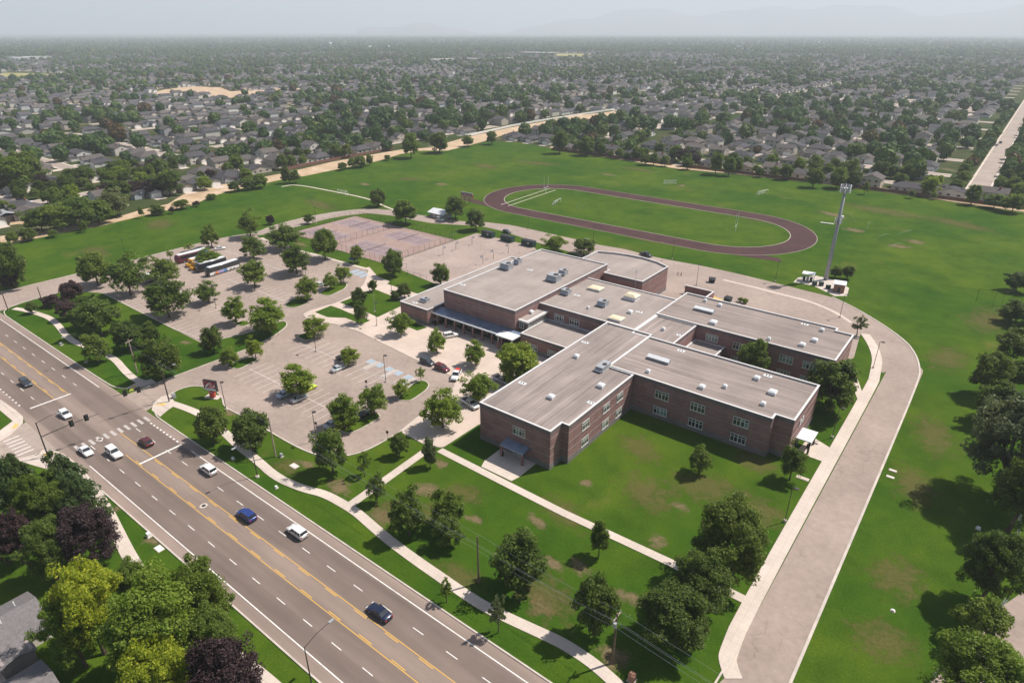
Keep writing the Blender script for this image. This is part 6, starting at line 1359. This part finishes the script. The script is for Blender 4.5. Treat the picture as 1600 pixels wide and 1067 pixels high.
# ------------------------------------------------------------------ houses and the suburb
def gable(mb, x0, x1, y0, y1, z, rise, along='x', ov=.5, th=.16, m=0):
    """pitched roof slab pair over a rectangle"""
    x0 -= ov; x1 += ov; y0 -= ov; y1 += ov; zl = z-.12
    if along == 'x':
        ym = (y0+y1)/2; P_ = [(x0,y0,zl),(x1,y0,zl),(x1,ym,z+rise),(x0,ym,z+rise),(x1,y1,zl),(x0,y1,zl)]
    else:
        xm = (x0+x1)/2; P_ = [(x0,y1,zl),(x0,y0,zl),(xm,y0,z+rise),(xm,y1,z+rise),(x1,y0,zl),(x1,y1,zl)]
    b = len(mb.v); mb.v += P_ + [(p[0],p[1],p[2]-th) for p in P_]
    for q in ((0,1,2,3),(3,2,4,5),(9,8,7,6),(11,10,8,9),(0,6,7,1),(4,10,11,5),(1,7,8,2),(2,8,10,4),(3,9,6,0),(5,11,9,3)): mb.f.append(tuple(b+i for i in q)); mb.m.append(m)
def hip(mb, x0, x1, y0, y1, z, rise, ov=.5, m=0):
    x0 -= ov; x1 += ov; y0 -= ov; y1 += ov; d = min((y1-y0)/2, (x1-x0)/2-.3); zl = z-.1
    b = len(mb.v); ym = (y0+y1)/2
    mb.v += [(x0,y0,zl),(x1,y0,zl),(x1,y1,zl),(x0,y1,zl),(x0+d,ym,z+rise),(x1-d,ym,z+rise),(x0,y0,zl-.2),(x1,y0,zl-.2),(x1,y1,zl-.2),(x0,y1,zl-.2)]
    for q in ((0,1,5,4),(1,2,5),(2,3,4,5),(3,0,4),(0,6,7,1),(1,7,8,2),(2,8,9,3),(3,9,6,0),(6,9,8,7)): mb.f.append(tuple(b+i for i in q)); mb.m.append(m)
def gable_end(mb, x0, x1, y, z, rise, axis='y'):
    xm = (x0+x1)/2
    mb.face([(x0,y,z),(x1,y,z),(xm,y,z+rise)] if axis == 'y' else [(y,x0,z),(y,x1,z),(y,xm,z+rise)])
HP = []
def house_proto(kind):
    """front faces -y; returns list of (part name, mesh)"""
    W_, D_, H_, R_ = {0:(16,11,3.0,2.4),1:(12,11,5.4,2.2),2:(15,10,3.0,2.2),3:(11,12,5.6,2.4),4:(17,12,3.1,2.8),5:(13,10,5.2,2.0)}[kind]
    w, d = W_/2, D_/2; wall = MB(); roof = MB(); parts = []
    wall.box(-w,-d,-.1,w,d,H_)
    if kind in (0,4): hip(roof,-w,w,-d,d,H_,R_)
    elif kind in (1,5):
        gable(roof,-w,w,-d,d,H_,R_,'x')
        for s in (-w,w): gable_end(wall,-d,d,s,H_,R_*.92,'x')
    else:
        gable(roof,-w,w,-d,d,H_,R_,'y')
        for s in (-d,d): gable_end(wall,-w,w,s,H_,R_*.92,'y')
    gx0, gx1 = w-6.6, w-.2; gh = 3.0
    wall.box(gx0,-d-4.5,-.1,gx1,-d+.1,gh); gable(roof,gx0,gx1,-d-4.5,-d+2.2,gh,1.7,'y'); gable_end(wall,gx0,gx1,-d-4.5,gh,1.55)
    if kind in (0,2,4): gable(roof,-w+1.0,-w+5.2,-d-1.2,-d+2.5,H_,1.3,'y',.35); wall.box(-w+1.2,-d-1.0,-.1,-w+5.0,-d+.1,H_); gable_end(wall,-w+1.2,-w+5.0,-d-1.0,H_,1.15)
    parts.append(('wall', wall.mesh('wall', MT['h_wall']))); parts.append(('roof', roof.mesh('roof', MT['h_roof'])))
    mb = MB(); mb.box(gx0+.6,-d-4.56,.05,gx1-.6,-d-4.505,2.4); parts.append(('garage_door', mb.mesh('garage_door', MT['h_trim'])))
    mb = MB(); mb.box(gx0-1.6,-d-.06,.05,gx0-.6,-d-.005,2.2); parts.append(('door', mb.mesh('door', MT['h_door'])))
    def win(x, y, z, ww, hh, ax):
        m1 = MB(); m2 = MB()
        if ax == 'y': s = -1 if y < 0 else 1; m1.box(x-ww/2,y+s*.005,z-hh/2,x+ww/2,y+s*.05,z+hh/2) if s > 0 else m1.box(x-ww/2,y-.05,z-hh/2,x+ww/2,y-.005,z+hh/2); (m2.box(x-ww/2+.1,y+.052,z-hh/2+.1,x+ww/2-.1,y+.07,z+hh/2-.1) if s > 0 else m2.box(x-ww/2+.1,y-.07,z-hh/2+.1,x+ww/2-.1,y-.052,z+hh/2-.1))
        else: s = -1 if y < 0 else 1; (m1.box(y+.005,x-ww/2,z-hh/2,y+.05,x+ww/2,z+hh/2) if s > 0 else m1.box(y-.05,x-ww/2,z-hh/2,y-.005,x+ww/2,z+hh/2)); (m2.box(y+.052,x-ww/2+.1,z-hh/2+.1,y+.07,x+ww/2-.1,z+hh/2-.1) if s > 0 else m2.box(y-.07,x-ww/2+.1,z-hh/2+.1,y-.052,x+ww/2-.1,z+hh/2-.1))
        return ('window', m1.mesh('window', MT['h_trim']), m2.mesh('pane', MT['glass']))
    rows = (1.6,) if H_ < 4 else (1.6,4.2)
    for z in rows:
        for x in (-w*.55, w*.1, w*.62): parts.append(win(x, d, z, 1.8, 1.3, 'y'))
        if z > 3: parts.append(win(-w*.5, -d, z, 1.6, 1.2, 'y')); parts.append(win(w*.3, -d, z, 1.6, 1.2, 'y'))
        else: parts.append(win(-w*.55, -d, z, 1.6, 1.2, 'y')) if kind in (1,3,5) else None
        for s in (-w, w): parts.append(win(0.0, s, z, 1.5, 1.2, 'x'))
    mb = MB(); mb.box(-w*.3-.4,d*.3-.4,H_,-w*.3+.4,d*.3+.4,H_+R_+.7); parts.append(('chimney', mb.mesh('chimney', MT['h_door']))) if kind in (1,4) else None
    return [p_ for p_ in parts if p_]
HP = [house_proto(k) for k in range(6)]
HDIM = {0:(8,5.5),1:(6,5.5),2:(7.5,5),3:(5.5,6),4:(8.5,6),5:(6.5,5)}
DRIVE = [MB().box(HDIM[k][0]-6.4,-15.2,-.06,HDIM[k][0]-.4,-HDIM[k][1]-4.6,.012).mesh('driveway', MT['concrete']) for k in range(6)]
def house(x, y, rz, kind, label, group, detail=True):
    o = tag(empty('house', (x,y,0), rz), label, 'house', group)
    put('driveway', DRIVE[kind], o)
    for p_ in HP[kind]:
        if not detail and p_[0] not in ('wall','roof','garage_door'): continue
        c = put(p_[0], p_[1], o)
        if len(p_) > 2: put('pane', p_[2], c)
    return o
# hand placed houses next to the school
GW = 'houses beyond the canal road'; GN = 'houses behind the field'
for k, (x, y, rz, kd, lb) in enumerate((
  (-385,116,95,0,'grey roofed house with a red canopy beside the small car park'),(-404,110,10,4,'long grey roofed house above the small car park'),(-428,104,15,0,'grey roofed house behind the long roof on the left'),
  (-400,158,5,4,'wide grey roofed house left of the purple trees'),(-415,165,95,0,'grey house with white gables above the purple trees'),
  (-403,196,85,0,'tan grey hipped house above the canal lawn'),(-420,216,90,4,'dark roofed house with an open garage above the bend'),(-436,236,90,1,'white gabled house with a wide drive above the bend'),(-396,222,-90,2,'low dark roofed house behind the bright tree at the bend'),(-402,243,-90,2,'dark roofed house with small white gable at the bend'),
  (-408,262,-90,3,'white walled two storey house by the red fence, leftmost'),(-406,280,-90,2,'hip roofed house with porch by the red fence'),(-407,298,-90,0,'grey roofed house by the red fence under the dark tree'),(-408,317,-90,1,'pale two storey house by the red fence'),(-409,337,-90,0,'low grey house by the red fence, right of the dark tree'),(-410,357,-90,2,'grey roofed house at the right end of the red fence'),
  (-441,258,90,0,'house across the street from the red fence, first'),(-442,277,90,1,'house across the street from the red fence, second'),(-442,297,90,4,'house across the street from the red fence, third'),(-443,317,90,3,'house across the street from the red fence, fourth'),(-444,338,90,0,'house across the street from the red fence, fifth'))):
    house(x, y, R(rz), kd, lb, GW)
k = 0
for i, x in enumerate(range(-290, 8, 20)):
    if x == -190: continue
    house(x+random.uniform(-1.5,1.5), 446+random.uniform(-2,2), R(180), [0,2,1,0,4,3][i % 6], ORD[k]+' house from the left in the row right behind the field fence', GN); k += 1
# streets
STREETS = []
def street(line, w=8.5, lb='residential street between houses'):
    mb = MB(); l = line; mb.strip(l, w, -.049, -.012); o = mb.build('street', MT['street']); tag(o, lb, None, None, 'structure')
    for s in (-1,1):
        mb = MB(); mb.strip(offset_line(l, s*(w/2+.9)), 1.5, -.049, .03); mb.build('pavement', MT['concrete'], o)
    STREETS.append((line, w))
street([(-18,470),(-18,1400)], 9.5, 'wide pale street running away at the right edge')
street([(-300,466),(-188,466),(-18,466)], 8.0, 'street behind the first row of houses'); street([(-424,225),(-425,420),(-424,520)], 8.5, 'street between the red fence houses and the next row')
street([(-424,100),(-424,224)], 8.0, 'street above the small car park'); street([(-190,436),(-190,462)], 8.0, 'short street end meeting the field fence')
# block generator for the rest of the suburb: rows of houses along streets
SITE_Z = [SITE, [(-390.94,416.45),(-406.66,456.28),(-416.63,538.09),(-418.43,596.18),(-409.40,730.59),(-365.08,674.01),(-358.73,615.04),(-361.92,550.45),(-361.44,466.81),(-348.09,407.74)], [(-1920.50,556.54),(-1821.80,600.73),(-1655.36,610.03),(-1540.81,543.27),(-1613.33,463.59)], [(-1691.14,2469.96),(-1467.57,2536.66),(-1302.58,2058.12),(-1371.88,2004.46)]]
from mathutils.noise import noise as vnoise
rs = random.Random(21); houses = []; trees = []
def in_view(x, y, z=0, pad=.05):
    c, s = math.cos(R(37.75)), math.sin(R(37.75)); u = x*c + y*s; v = -x*s + y*c
    zc = v*.9022 + (85-z)*.4314
    if zc < 5: return False
    return abs(u/zc) < .79+pad
def free(x, y, m=0):
    if y < 432+m and x > -(397+m) and not (y < 222 and x < -374): return False
    if -360 < x and y < 430: return False
    if y < 56 and x > -260: return False
    if abs(x+18) < 9 and y > 440: return False
    if y < 478 and x > -310: return False
    if -455 < x < -392 and 90 < y < 362: return False
    return not any(inside((x,y), z) for z in SITE_Z)
BX, BY = 228, 204
for bi in range(-17, 1):
    for bj in range(-1, 17):
        x0, y0 = bi*BX-30, bj*BY+70
        along = rs.random() < .55; dens = 1.0
        nst = 3
        for s_ in range(nst):
            if along:   # street along x
                ys = y0 + BY*(s_+.5)/nst
                ln = [(x0+6, ys), (x0+BX-6, ys)]
            else:
                xs = x0 + BX*(s_+.5)/nst; ln = [(xs, y0+6), (xs, y0+BY-6)]
            mid = ((ln[0][0]+ln[1][0])/2, (ln[0][1]+ln[1][1])/2); dist = math.hypot(*mid)
            if dist < 1500 and all(free(ln[0][0]+(ln[1][0]-ln[0][0])*f, ln[0][1]+(ln[1][1]-ln[0][1])*f) for f in (0,.25,.5,.75,1)) and in_view(*mid): street(ln, 8.0)
            if dist > 3600: continue
            step = 18.5; L_ = BX if along else BY; n_ = int((L_-16)/step)
            for side_ in (-1,1):
                for q in range(n_):
                    if rs.random() < .05: continue
                    t_ = 10+q*step+rs.uniform(-1,1)+8; off = side_*(20+rs.uniform(-1,1.5))
                    hx, hy = (x0+t_, ys+off) if along else (xs+off, y0+t_)
                    if not in_view(hx, hy): continue
                    rz = (0 if side_ > 0 else 180) if along else (-90 if side_ > 0 else 90)
                    if free(hx, hy, 8): houses.append((math.hypot(hx,hy), hx, hy, rz+rs.uniform(-2,2), rs.choice((0,0,1,2,2,3,4,5))))
                    dn = vnoise(Vector((hx*.0052, hy*.0052, 3.7)))
                    for _ in range(2):
                        if rs.random() < (.82 if dn > .05 else .42):
                            tx, ty = (hx+rs.uniform(-9,9), ys+side_*rs.choice((7.5,29,31,33,26))) if along else (xs+side_*rs.choice((7.5,29,31,33,26)), hy+rs.uniform(-9,9))
                            if free(tx, ty, 2): trees.append((math.hypot(tx,ty), tx, ty, rs.uniform(5,8) if rs.random() < (.65 if dn < .05 else .3) else rs.uniform(8,13.5)))
for k_ in range(26):
    for xx in (-28.5,-7.5): trees.append((math.hypot(xx,480+k_*21), xx+rs.uniform(-1,1), 484+k_*21+rs.uniform(-5,5), rs.uniform(7,11)))
HAND_H = [o_ for o_ in bpy.data.objects if o_.name.startswith('house')]
for _ in range(420):      # garden trees between the hand placed houses
    x, y = (rs.uniform(-470,-396), rs.uniform(88,366)) if rs.random() < .62 else (rs.uniform(-300,8), rs.uniform(437,476))
    if abs(x+424) < 6.5 and x < -390 or abs(y-466) < 6 or abs(x+18) < 7: continue
    if all(math.hypot(h_.location.x-x, h_.location.y-y) > 9.0 for h_ in HAND_H) and all(math.hypot(t_[1]-x, t_[2]-y) > 5.5 for t_ in trees): trees.append((math.hypot(x,y), x, y, rs.uniform(5,11)))
houses.sort(); trees.sort()
NH = 262; NT_ = 135
for i, (d, x, y, rz, kd) in enumerate(houses[:NH]):
    lb = ('grey roofed house among trees in the left part of the suburb' if x < -330 else 'grey roofed house in the streets beyond the playing field') if kd in (0,2,4) else ('two storey house with grey roof in the left part of the suburb' if x < -330 else 'two storey house with grey roof in the streets beyond the playing field')
    house(x, y, R(rz), kd, lb, 'suburban houses, '+lb[:14]+(' left' if x < -330 else ' beyond'), d < 620)
for i, (d, x, y, h) in enumerate(trees[:NT_]):
    lf = rs.choice('mmmdddlp' if i % 3 else 'md')
    nm = {'m':'mid green','d':'dark green','l':'bright green','p':'purple'}[lf]; wh = 'in the left part of the suburb' if x < -330 else 'in the streets beyond the playing field'
    tree('tree' if lf != 'p' else 'purple_leaf_tree', nm+' garden tree among houses '+wh, x, y, h, h*rs.uniform(.8,1.05), lf, 'far' if d > 560 else 'round', 'garden trees, '+nm+' '+wh)
# the rest of the suburb: merged masses
def far_houses(lst):
    WV, WF, RV, RF, TW, TR_ = [], [], [], [], [], []; DV, DF = [], []
    for d, x, y, rz, kd in lst:
        w, dd, h, rise = {0:(8,5.5,3.0,2.4),1:(6,5.5,5.4,2.2),2:(7.5,5,3,2.2),3:(5.5,6,5.6,2.4),4:(8.5,6,3.1,2.8),5:(6.5,5,5.2,2.0)}[kd]
        c, s = math.cos(R(rz)), math.sin(R(rz)); tn = rs.random()
        def tf(p): return (x+p[0]*c-p[1]*s, y+p[0]*s+p[1]*c, p[2])
        b = len(WV); WV += [tf(p) for p in ((-w,-dd,-.1),(w,-dd,-.1),(w,dd,-.1),(-w,dd,-.1),(-w,-dd,h),(w,-dd,h),(w,dd,h),(-w,dd,h),(-w,0,h+rise*.95),(w,0,h+rise*.95),(w-6,-dd-4,-.1),(w,-dd-4,-.1),(w,-dd-4,3),(w-6,-dd-4,3),(w-6,-dd,-.1),(w-6,-dd,3),(w,-dd,3),(w-3,-dd-4,4.5))]
        WF += [tuple(b+i for i in q) for q in ((0,1,5,4),(1,2,6,9,5),(2,3,7,6),(3,0,4,8,7),(10,11,12,17,13),(14,10,13,15),(11,1,16,12))]; TW += [tn]*18
        if d < 2400: b = len(DV); DV += [tf(p) for p in ((w-6.2,-15.2,.0),(w-.6,-15.2,.0),(w-.6,-dd-4,.0),(w-6.2,-dd-4,.0))]; DF.append((b,b+1,b+2,b+3))
        b = len(RV); e = .5; RV += [tf(p) for p in ((-w-e,-dd-e,h-.1),(w+e,-dd-e,h-.1),(w+e,dd+e,h-.1),(-w-e,dd+e,h-.1),(-w-e if kd not in (0,4) else -w+dd*.8,0,h+rise),(w+e if kd not in (0,4) else w-dd*.8,0,h+rise),(w-6.4,-dd-4.4,2.9),(w-3,-dd-4.4,4.7),(w+.4,-dd-4.4,2.9),(w-6.4,-dd+1.5,2.9),(w-3,-dd+1.5,4.7),(w+.4,-dd+1.5,2.9))]
        RF += [tuple(b+i for i in q) for q in ((0,1,5,4),(2,3,4,5),(1,2,5),(3,0,4),(6,7,10,9),(7,8,11,10))]; TR_ += [rs.random()]*12
    me = bpy.data.meshes.new('distant_driveways'); me.from_pydata(DV, [], DF); me.materials.append(MT['concrete']); yield 'distant_driveways', me, 'pale driveways of the distant suburban houses'
    for nm, V_, F_, T_, m, lb in (('distant_house_walls',WV,WF,TW,MT['far_wall'],'walls of the countless distant suburban houses'),('distant_house_roofs',RV,RF,TR_,MT['far_roof'],'roofs of the countless distant suburban houses')):
        me = bpy.data.meshes.new(nm); me.from_pydata(V_, [], F_); me.materials.append(m)
        a = me.attributes.new('tint','FLOAT','POINT'); a.data.foreach_set('value', T_); yield nm, me, lb
for nm, me, lb in far_houses(houses[NH:]): tag(put(nm, me), lb, None, None, 'stuff')
def blob(seed, sub, lump=.2, rough=.05):
    """lumpy leafy crown of loose triangles, unit width and height"""
    bm = bmesh.new(); bmesh.ops.create_icosphere(bm, subdivisions=sub, radius=1.0); rg = np.random.default_rng(seed)
    off = Vector(rg.uniform(-50,50,3)); P_ = {}
    for v in bm.verts:
        d = v.co.normalized(); r = 1 + lump*1.5*vnoise(d*1.3+off) + lump*1.1*vnoise(d*2.9+off) + lump*.6*vnoise(d*6.5+off)
        p = d*r; P_[v.index] = (p.x*.46, p.y*.46, .52+p.z*(.46 if p.z > 0 else .40))
    T = np.array([[P_[v.index] for v in f.verts] for f in bm.faces]); bm.free()
    c = T.mean(axis=1, keepdims=True); T = c + (T-c)*1.25
    T += rg.normal(size=T.shape)*rough
    return T
def far_trees(name, lst, sub, lb, tmpl=6, rough=.045):
    T = [blob(300+i, sub, .24, rough) for i in range(tmpl)]
    out, tint = [], []; rg = np.random.default_rng(77)
    for d, x, y, h in lst:
        q = T[rg.integers(tmpl)]; a = rg.random()*6.28; c, s = math.cos(a), math.sin(a); w = h*rg.uniform(.75,1.1)
        o = np.empty_like(q); o[:,:,0] = x+(q[:,:,0]*c-q[:,:,1]*s)*w; o[:,:,1] = y+(q[:,:,0]*s+q[:,:,1]*c)*w; o[:,:,2] = q[:,:,2]*h
        out.append(o); tint.append(np.full(len(q), rg.random()))
    me = quads_mesh(name, np.concatenate(out), LEAF_FAR, np.concatenate(tint)); tag(put(name, me), lb, None, None, 'stuff')
rest = trees[NT_:]
extra = []
for _ in range(2600):     # bigger trees and parks filling the gaps
    d = 450+2600*rs.random()**.8; a = rs.uniform(R(85), R(182)); x, y = d*math.cos(a), d*math.sin(a)
    if in_view(x, y) and free(x, y, 4) and vnoise(Vector((x*.0052, y*.0052, 3.7))) > .05: extra.append((d, x, y, rs.uniform(8,15)))
rest = sorted(rest+extra)
n1 = [t_ for t_ in rest if t_[0] < 900]; n2 = [t_ for t_ in rest if 900 <= t_[0] < 1700]; n3 = [t_ for t_ in rest if t_[0] >= 1700]
far_trees('suburb_trees', n1, 3, 'dense garden trees of the nearer suburb')
far_trees('suburb_trees', n2, 2, 'garden trees of the middle suburb')
far_trees('suburb_trees', n3, 2, 'trees of the distant suburb')
far = []
for _ in range(15000):
    d = 3000+6500*rs.random()**1.4; a = rs.uniform(R(88), R(180)); x, y = d*math.cos(a), d*math.sin(a)
    if in_view(x, y): far.append((d, x, y, rs.uniform(11,20)))
far_trees('far_woodland', far, 1, 'tree cover merging towards the horizon')
# pale commercial buildings far away
for k, (p, w, d_, h, lb) in enumerate(((((-1437.09,1517.43)),90,24,9,'row of pale flats in the middle distance, left'),((-1390.90,1607.92),90,24,9,'row of pale flats in the middle distance, centre'),((-1350.55,1696.17),80,24,9,'row of pale flats in the middle distance, right'),((-2833.91,2223.60),60,30,9,'long white building near the horizon beside the water tower'),((-2994.28,2596.02),70,30,9,'white shed near the horizon, left of two'),((-2925.30,2649.43),90,30,9,'white shed near the horizon, right of two'),((-2736.73,2019.53),80,30,8,'pale low building left of the water tower'),((-1440.79,3798.87),110,40,9,'white shed near the horizon, upper of the right pair'),((-1176.85,3227.31),110,40,9,'white shed near the horizon, lower of the right pair'),((-1562.90,2176.36),140,40,10,'reddish school like building far away beside a pale field'),((-1556.01,5800.54),120,40,9,'white shed near the horizon far right'),((-636.72,3645.53),80,30,9,'pinkish building near the horizon far right'),((-2597.52,852.11),90,40,9,'pale low building at the far left'),((-2576.60,806.30),70,40,9,'long pale building at the far left edge'))):
    o = tag(empty('commercial_building', (p[0],p[1],0), R(rs.choice((0,90)))), lb, 'building', 'distant commercial buildings')
    m = MT['terracotta'] if 'reddish' in lb else (MT['lot_paint'] if 'flats' in lb else MT['white_metal'])
    MB().box(-w/2,-d_/2,0,w/2,d_/2,h).build('wall', m, o); MB().box(-w/2-.5,-d_/2-.5,h,w/2+.5,d_/2+.5,h+.8).build('roof', MT['coping'], o)
    if 'flats' in lb:
        for j in range(12): MB().box(-w/2+2+j*w/12.5,-d_/2-.2,1.5,-w/2+5+j*w/12.5,-d_/2-.05,h-1.5).build('window', MT['glass'], o)
wt = tag(empty('water_tower', (*(-2748.90,2145.26),0)), 'pale blue water tower near the horizon', 'water tower')
MB().tube((0,0,0),(0,0,22),3,2.4,12).build('stem', MT['white_metal'], wt); MB().tube((0,0,22),(0,0,27),2.6,9,14).tube((0,0,27),(0,0,33),9,8,14).tube((0,0,33),(0,0,36),8,1,14).build('tank', MT['white_metal'], wt)
# fences by the field and the near house
def board_fence(name, label, pts, h, m, step=2.4, group='garden fences'):
    o = tag(empty(name, (pts[0][0],pts[0][1],0)), label, 'fence', group); ox, oy = pts[0][:2]
    for a, b in zip(pts[:-1], pts[1:]):
        d = math.hypot(b[0]-a[0], b[1]-a[1]); n_ = max(1, int(d/step)); ang = math.atan2(b[1]-a[1], b[0]-a[0]); s_ = d/n_
        me = MB().box(.06,-.025,.08,s_-.06,.025,h).mesh('panel', m); pm = MB().box(-.06,-.06,0,.06,.06,h+.12).mesh('post', m)
        for k_ in range(n_):
            p_ = (a[0]+(b[0]-a[0])*k_/n_-ox, a[1]+(b[1]-a[1])*k_/n_-oy, 0); put('panel', me, o, p_, ang); put('post', pm, o, p_, ang)
    return o
board_fence('board_fence','long red cedar fence between houses and the upper dirt road',[(-393,256),(-397,300),(-399,362)],1.9,MT['fence_red'])
board_fence('board_fence','red cedar fence behind the field, left stretch',[(-298,435.5),(-195,434)],1.9,MT['fence_red'],3.0); board_fence('board_fence','red cedar fence behind the field, middle stretch',[(-184,433),(-95,435)],1.9,MT['fence_red'],3.0); board_fence('board_fence','brown cedar fence behind the field, right stretch',[(-90,435),(6,432)],1.9,MT['fence_red'],3.0)
board_fence('board_fence','pale fence along the dirt road at the top centre',[(-397.51,448.49),(-407.80,526.68),(-409.00,582.81),(-402.40,718.29)],1.9,MT['fence_white'],3.0)
board_fence('vinyl_fence','white vinyl fence panels in the bottom left corner',[(-107.0,15.2),(-99.5,20.5),(-92,25.5)],1.8,MT['fence_white'],2.4,None)
# house in the bottom left corner, seen from above
nh = tag(empty('near_house', (-102.5,5.2,0), R(0)), 'grey shingle roofed house with a patio in the bottom left corner', 'house')
MB().box(-7,-9,0,2.4,7.6,2.9).build('wall', MT['h_wall'], nh); mb = MB(); gable(mb,-7,2.4,-9,7.6,2.9,2.0,'y',.5); mb.build('roof', MT['near_roof'], nh)
MB().box(2.4,.5,0,5.2,4.6,2.6).build('porch_wall', MT['belt'], nh); mb = MB(); gable(mb,2.0,5.4,.5,4.6,2.5,.6,'x',.3); mb.build('porch_roof', MT['near_roof'], nh); MB().box(2.42,-5,.0,6.0,.4,.1).build('patio', MT['concrete'], nh)
for a, b in ((-3.5,5.5),(-1.2,3.0)): MB().tube((a,b,4.2),(a,b,5.3),.09,n=6).build('vent_pipe', MT['white'], nh)
nh2 = tag(empty('near_house', (-88.5,7.0,0), R(0)), 'corner of a grey roofed house at the bottom edge', 'house')
MB().box(-5,-12,0,4,2.2,2.9).build('wall', MT['h_wall'], nh2); mb = MB(); gable(mb,-5,4,-12,2.2,2.9,1.8,'y',.5); mb.build('roof', MT['near_roof'], nh2)
rc = tag(empty('red_canopy', (-377.5,112,0), R(20)), 'bright red shade canopy beside the grey roofed house', 'canopy')
mb = MB(); gable(mb,-3,3,-2,2,2.6,1.0,'x',.3); mb.build('cover', MT['red'], rc)
for a in ((-2.8,-1.8),(2.8,-1.8),(2.8,1.8),(-2.8,1.8)): MB().tube((*a,0),(*a,2.6),.06,n=5).build('post', MT['white'], rc)
sh = tag(empty('barn', (*(-394.32,94.71),0), R(10)), 'dark walled shed with pale blue roof at the left edge', 'shed')
MB().box(-8,-6,0,8,6,3.4).build('wall', MT['dark_metal'], sh); mb = MB(); gable(mb,-8,8,-6,6,3.4,1.6,'x',.4); mb.build('roof', MT['galv'], sh)

# ------------------------------------------------------------------ hills and haze
def ridge(name, label, r, hmax, a0, a1, seed, m):
    rg = np.random.default_rng(seed); n = 140; ph = rg.uniform(0,6.28,8); mb = MB(); base = []; mid = []; top = []; back = []
    for k in range(n+1):
        f = k/n; a = R(a0+(a1-a0)*f)
        h = .5+.22*math.sin(5*f+ph[0])+.16*math.sin(11*f+ph[1])+.1*math.sin(23*f+ph[2])+.06*math.sin(47*f+ph[3])+.03*math.sin(97*f+ph[4])
        h = hmax*max(.03, h)*min(1, 6*f)*min(1, 8*(1-f)+.35)
        c, s = math.cos(a), math.sin(a)
        base.append(((r-3200)*c,(r-3200)*s,-.5)); mid.append(((r-1300+400*math.sin(40*f))*c,(r-1300+400*math.sin(40*f))*s,h*.55*(1+.12*math.sin(70*f)))); top.append((r*c,r*s,h)); back.append(((r+1200)*c,(r+1200)*s,-.5))
    for A, B in ((base,mid),(mid,top),(top,back)):
        for k in range(n): mb.face([A[k],A[k+1],B[k+1],B[k]][::-1])
    return tag(mb.build(name, m, None, True), label, None, None, 'structure')
hm = plain('sage_hills', (.16,.13,.10), .95, .1, var=.2, scale=.0005)
ridge('hills', 'faint hazy mountain range above the horizon', 19500, 960, 80, 140, 3, hm)
mb = MB(); mb.box(-27500,-2300,-1.5,4500,27500,1150)
hz = mb.build('haze', None); tag(hz, 'pale summer smoke haze over the valley', None, None, 'stuff')
hm_ = bpy.data.materials.new('thin_haze'); hm_.use_nodes = True; ht = hm_.node_tree
for n_ in list(ht.nodes):
    if n_.type != 'OUTPUT_MATERIAL': ht.nodes.remove(n_)
pv = ht.nodes.new('ShaderNodeVolumePrincipled'); pv.inputs['Color'].default_value = (.84,.91,1.0,1); pv.inputs['Density'].default_value = 1.4e-4; pv.inputs['Anisotropy'].default_value = .1
ht.links.new(pv.outputs[0], [n_ for n_ in ht.nodes if n_.type == 'OUTPUT_MATERIAL'][0].inputs['Volume'])
hz.data.materials.clear(); hz.data.materials.append(hm_)
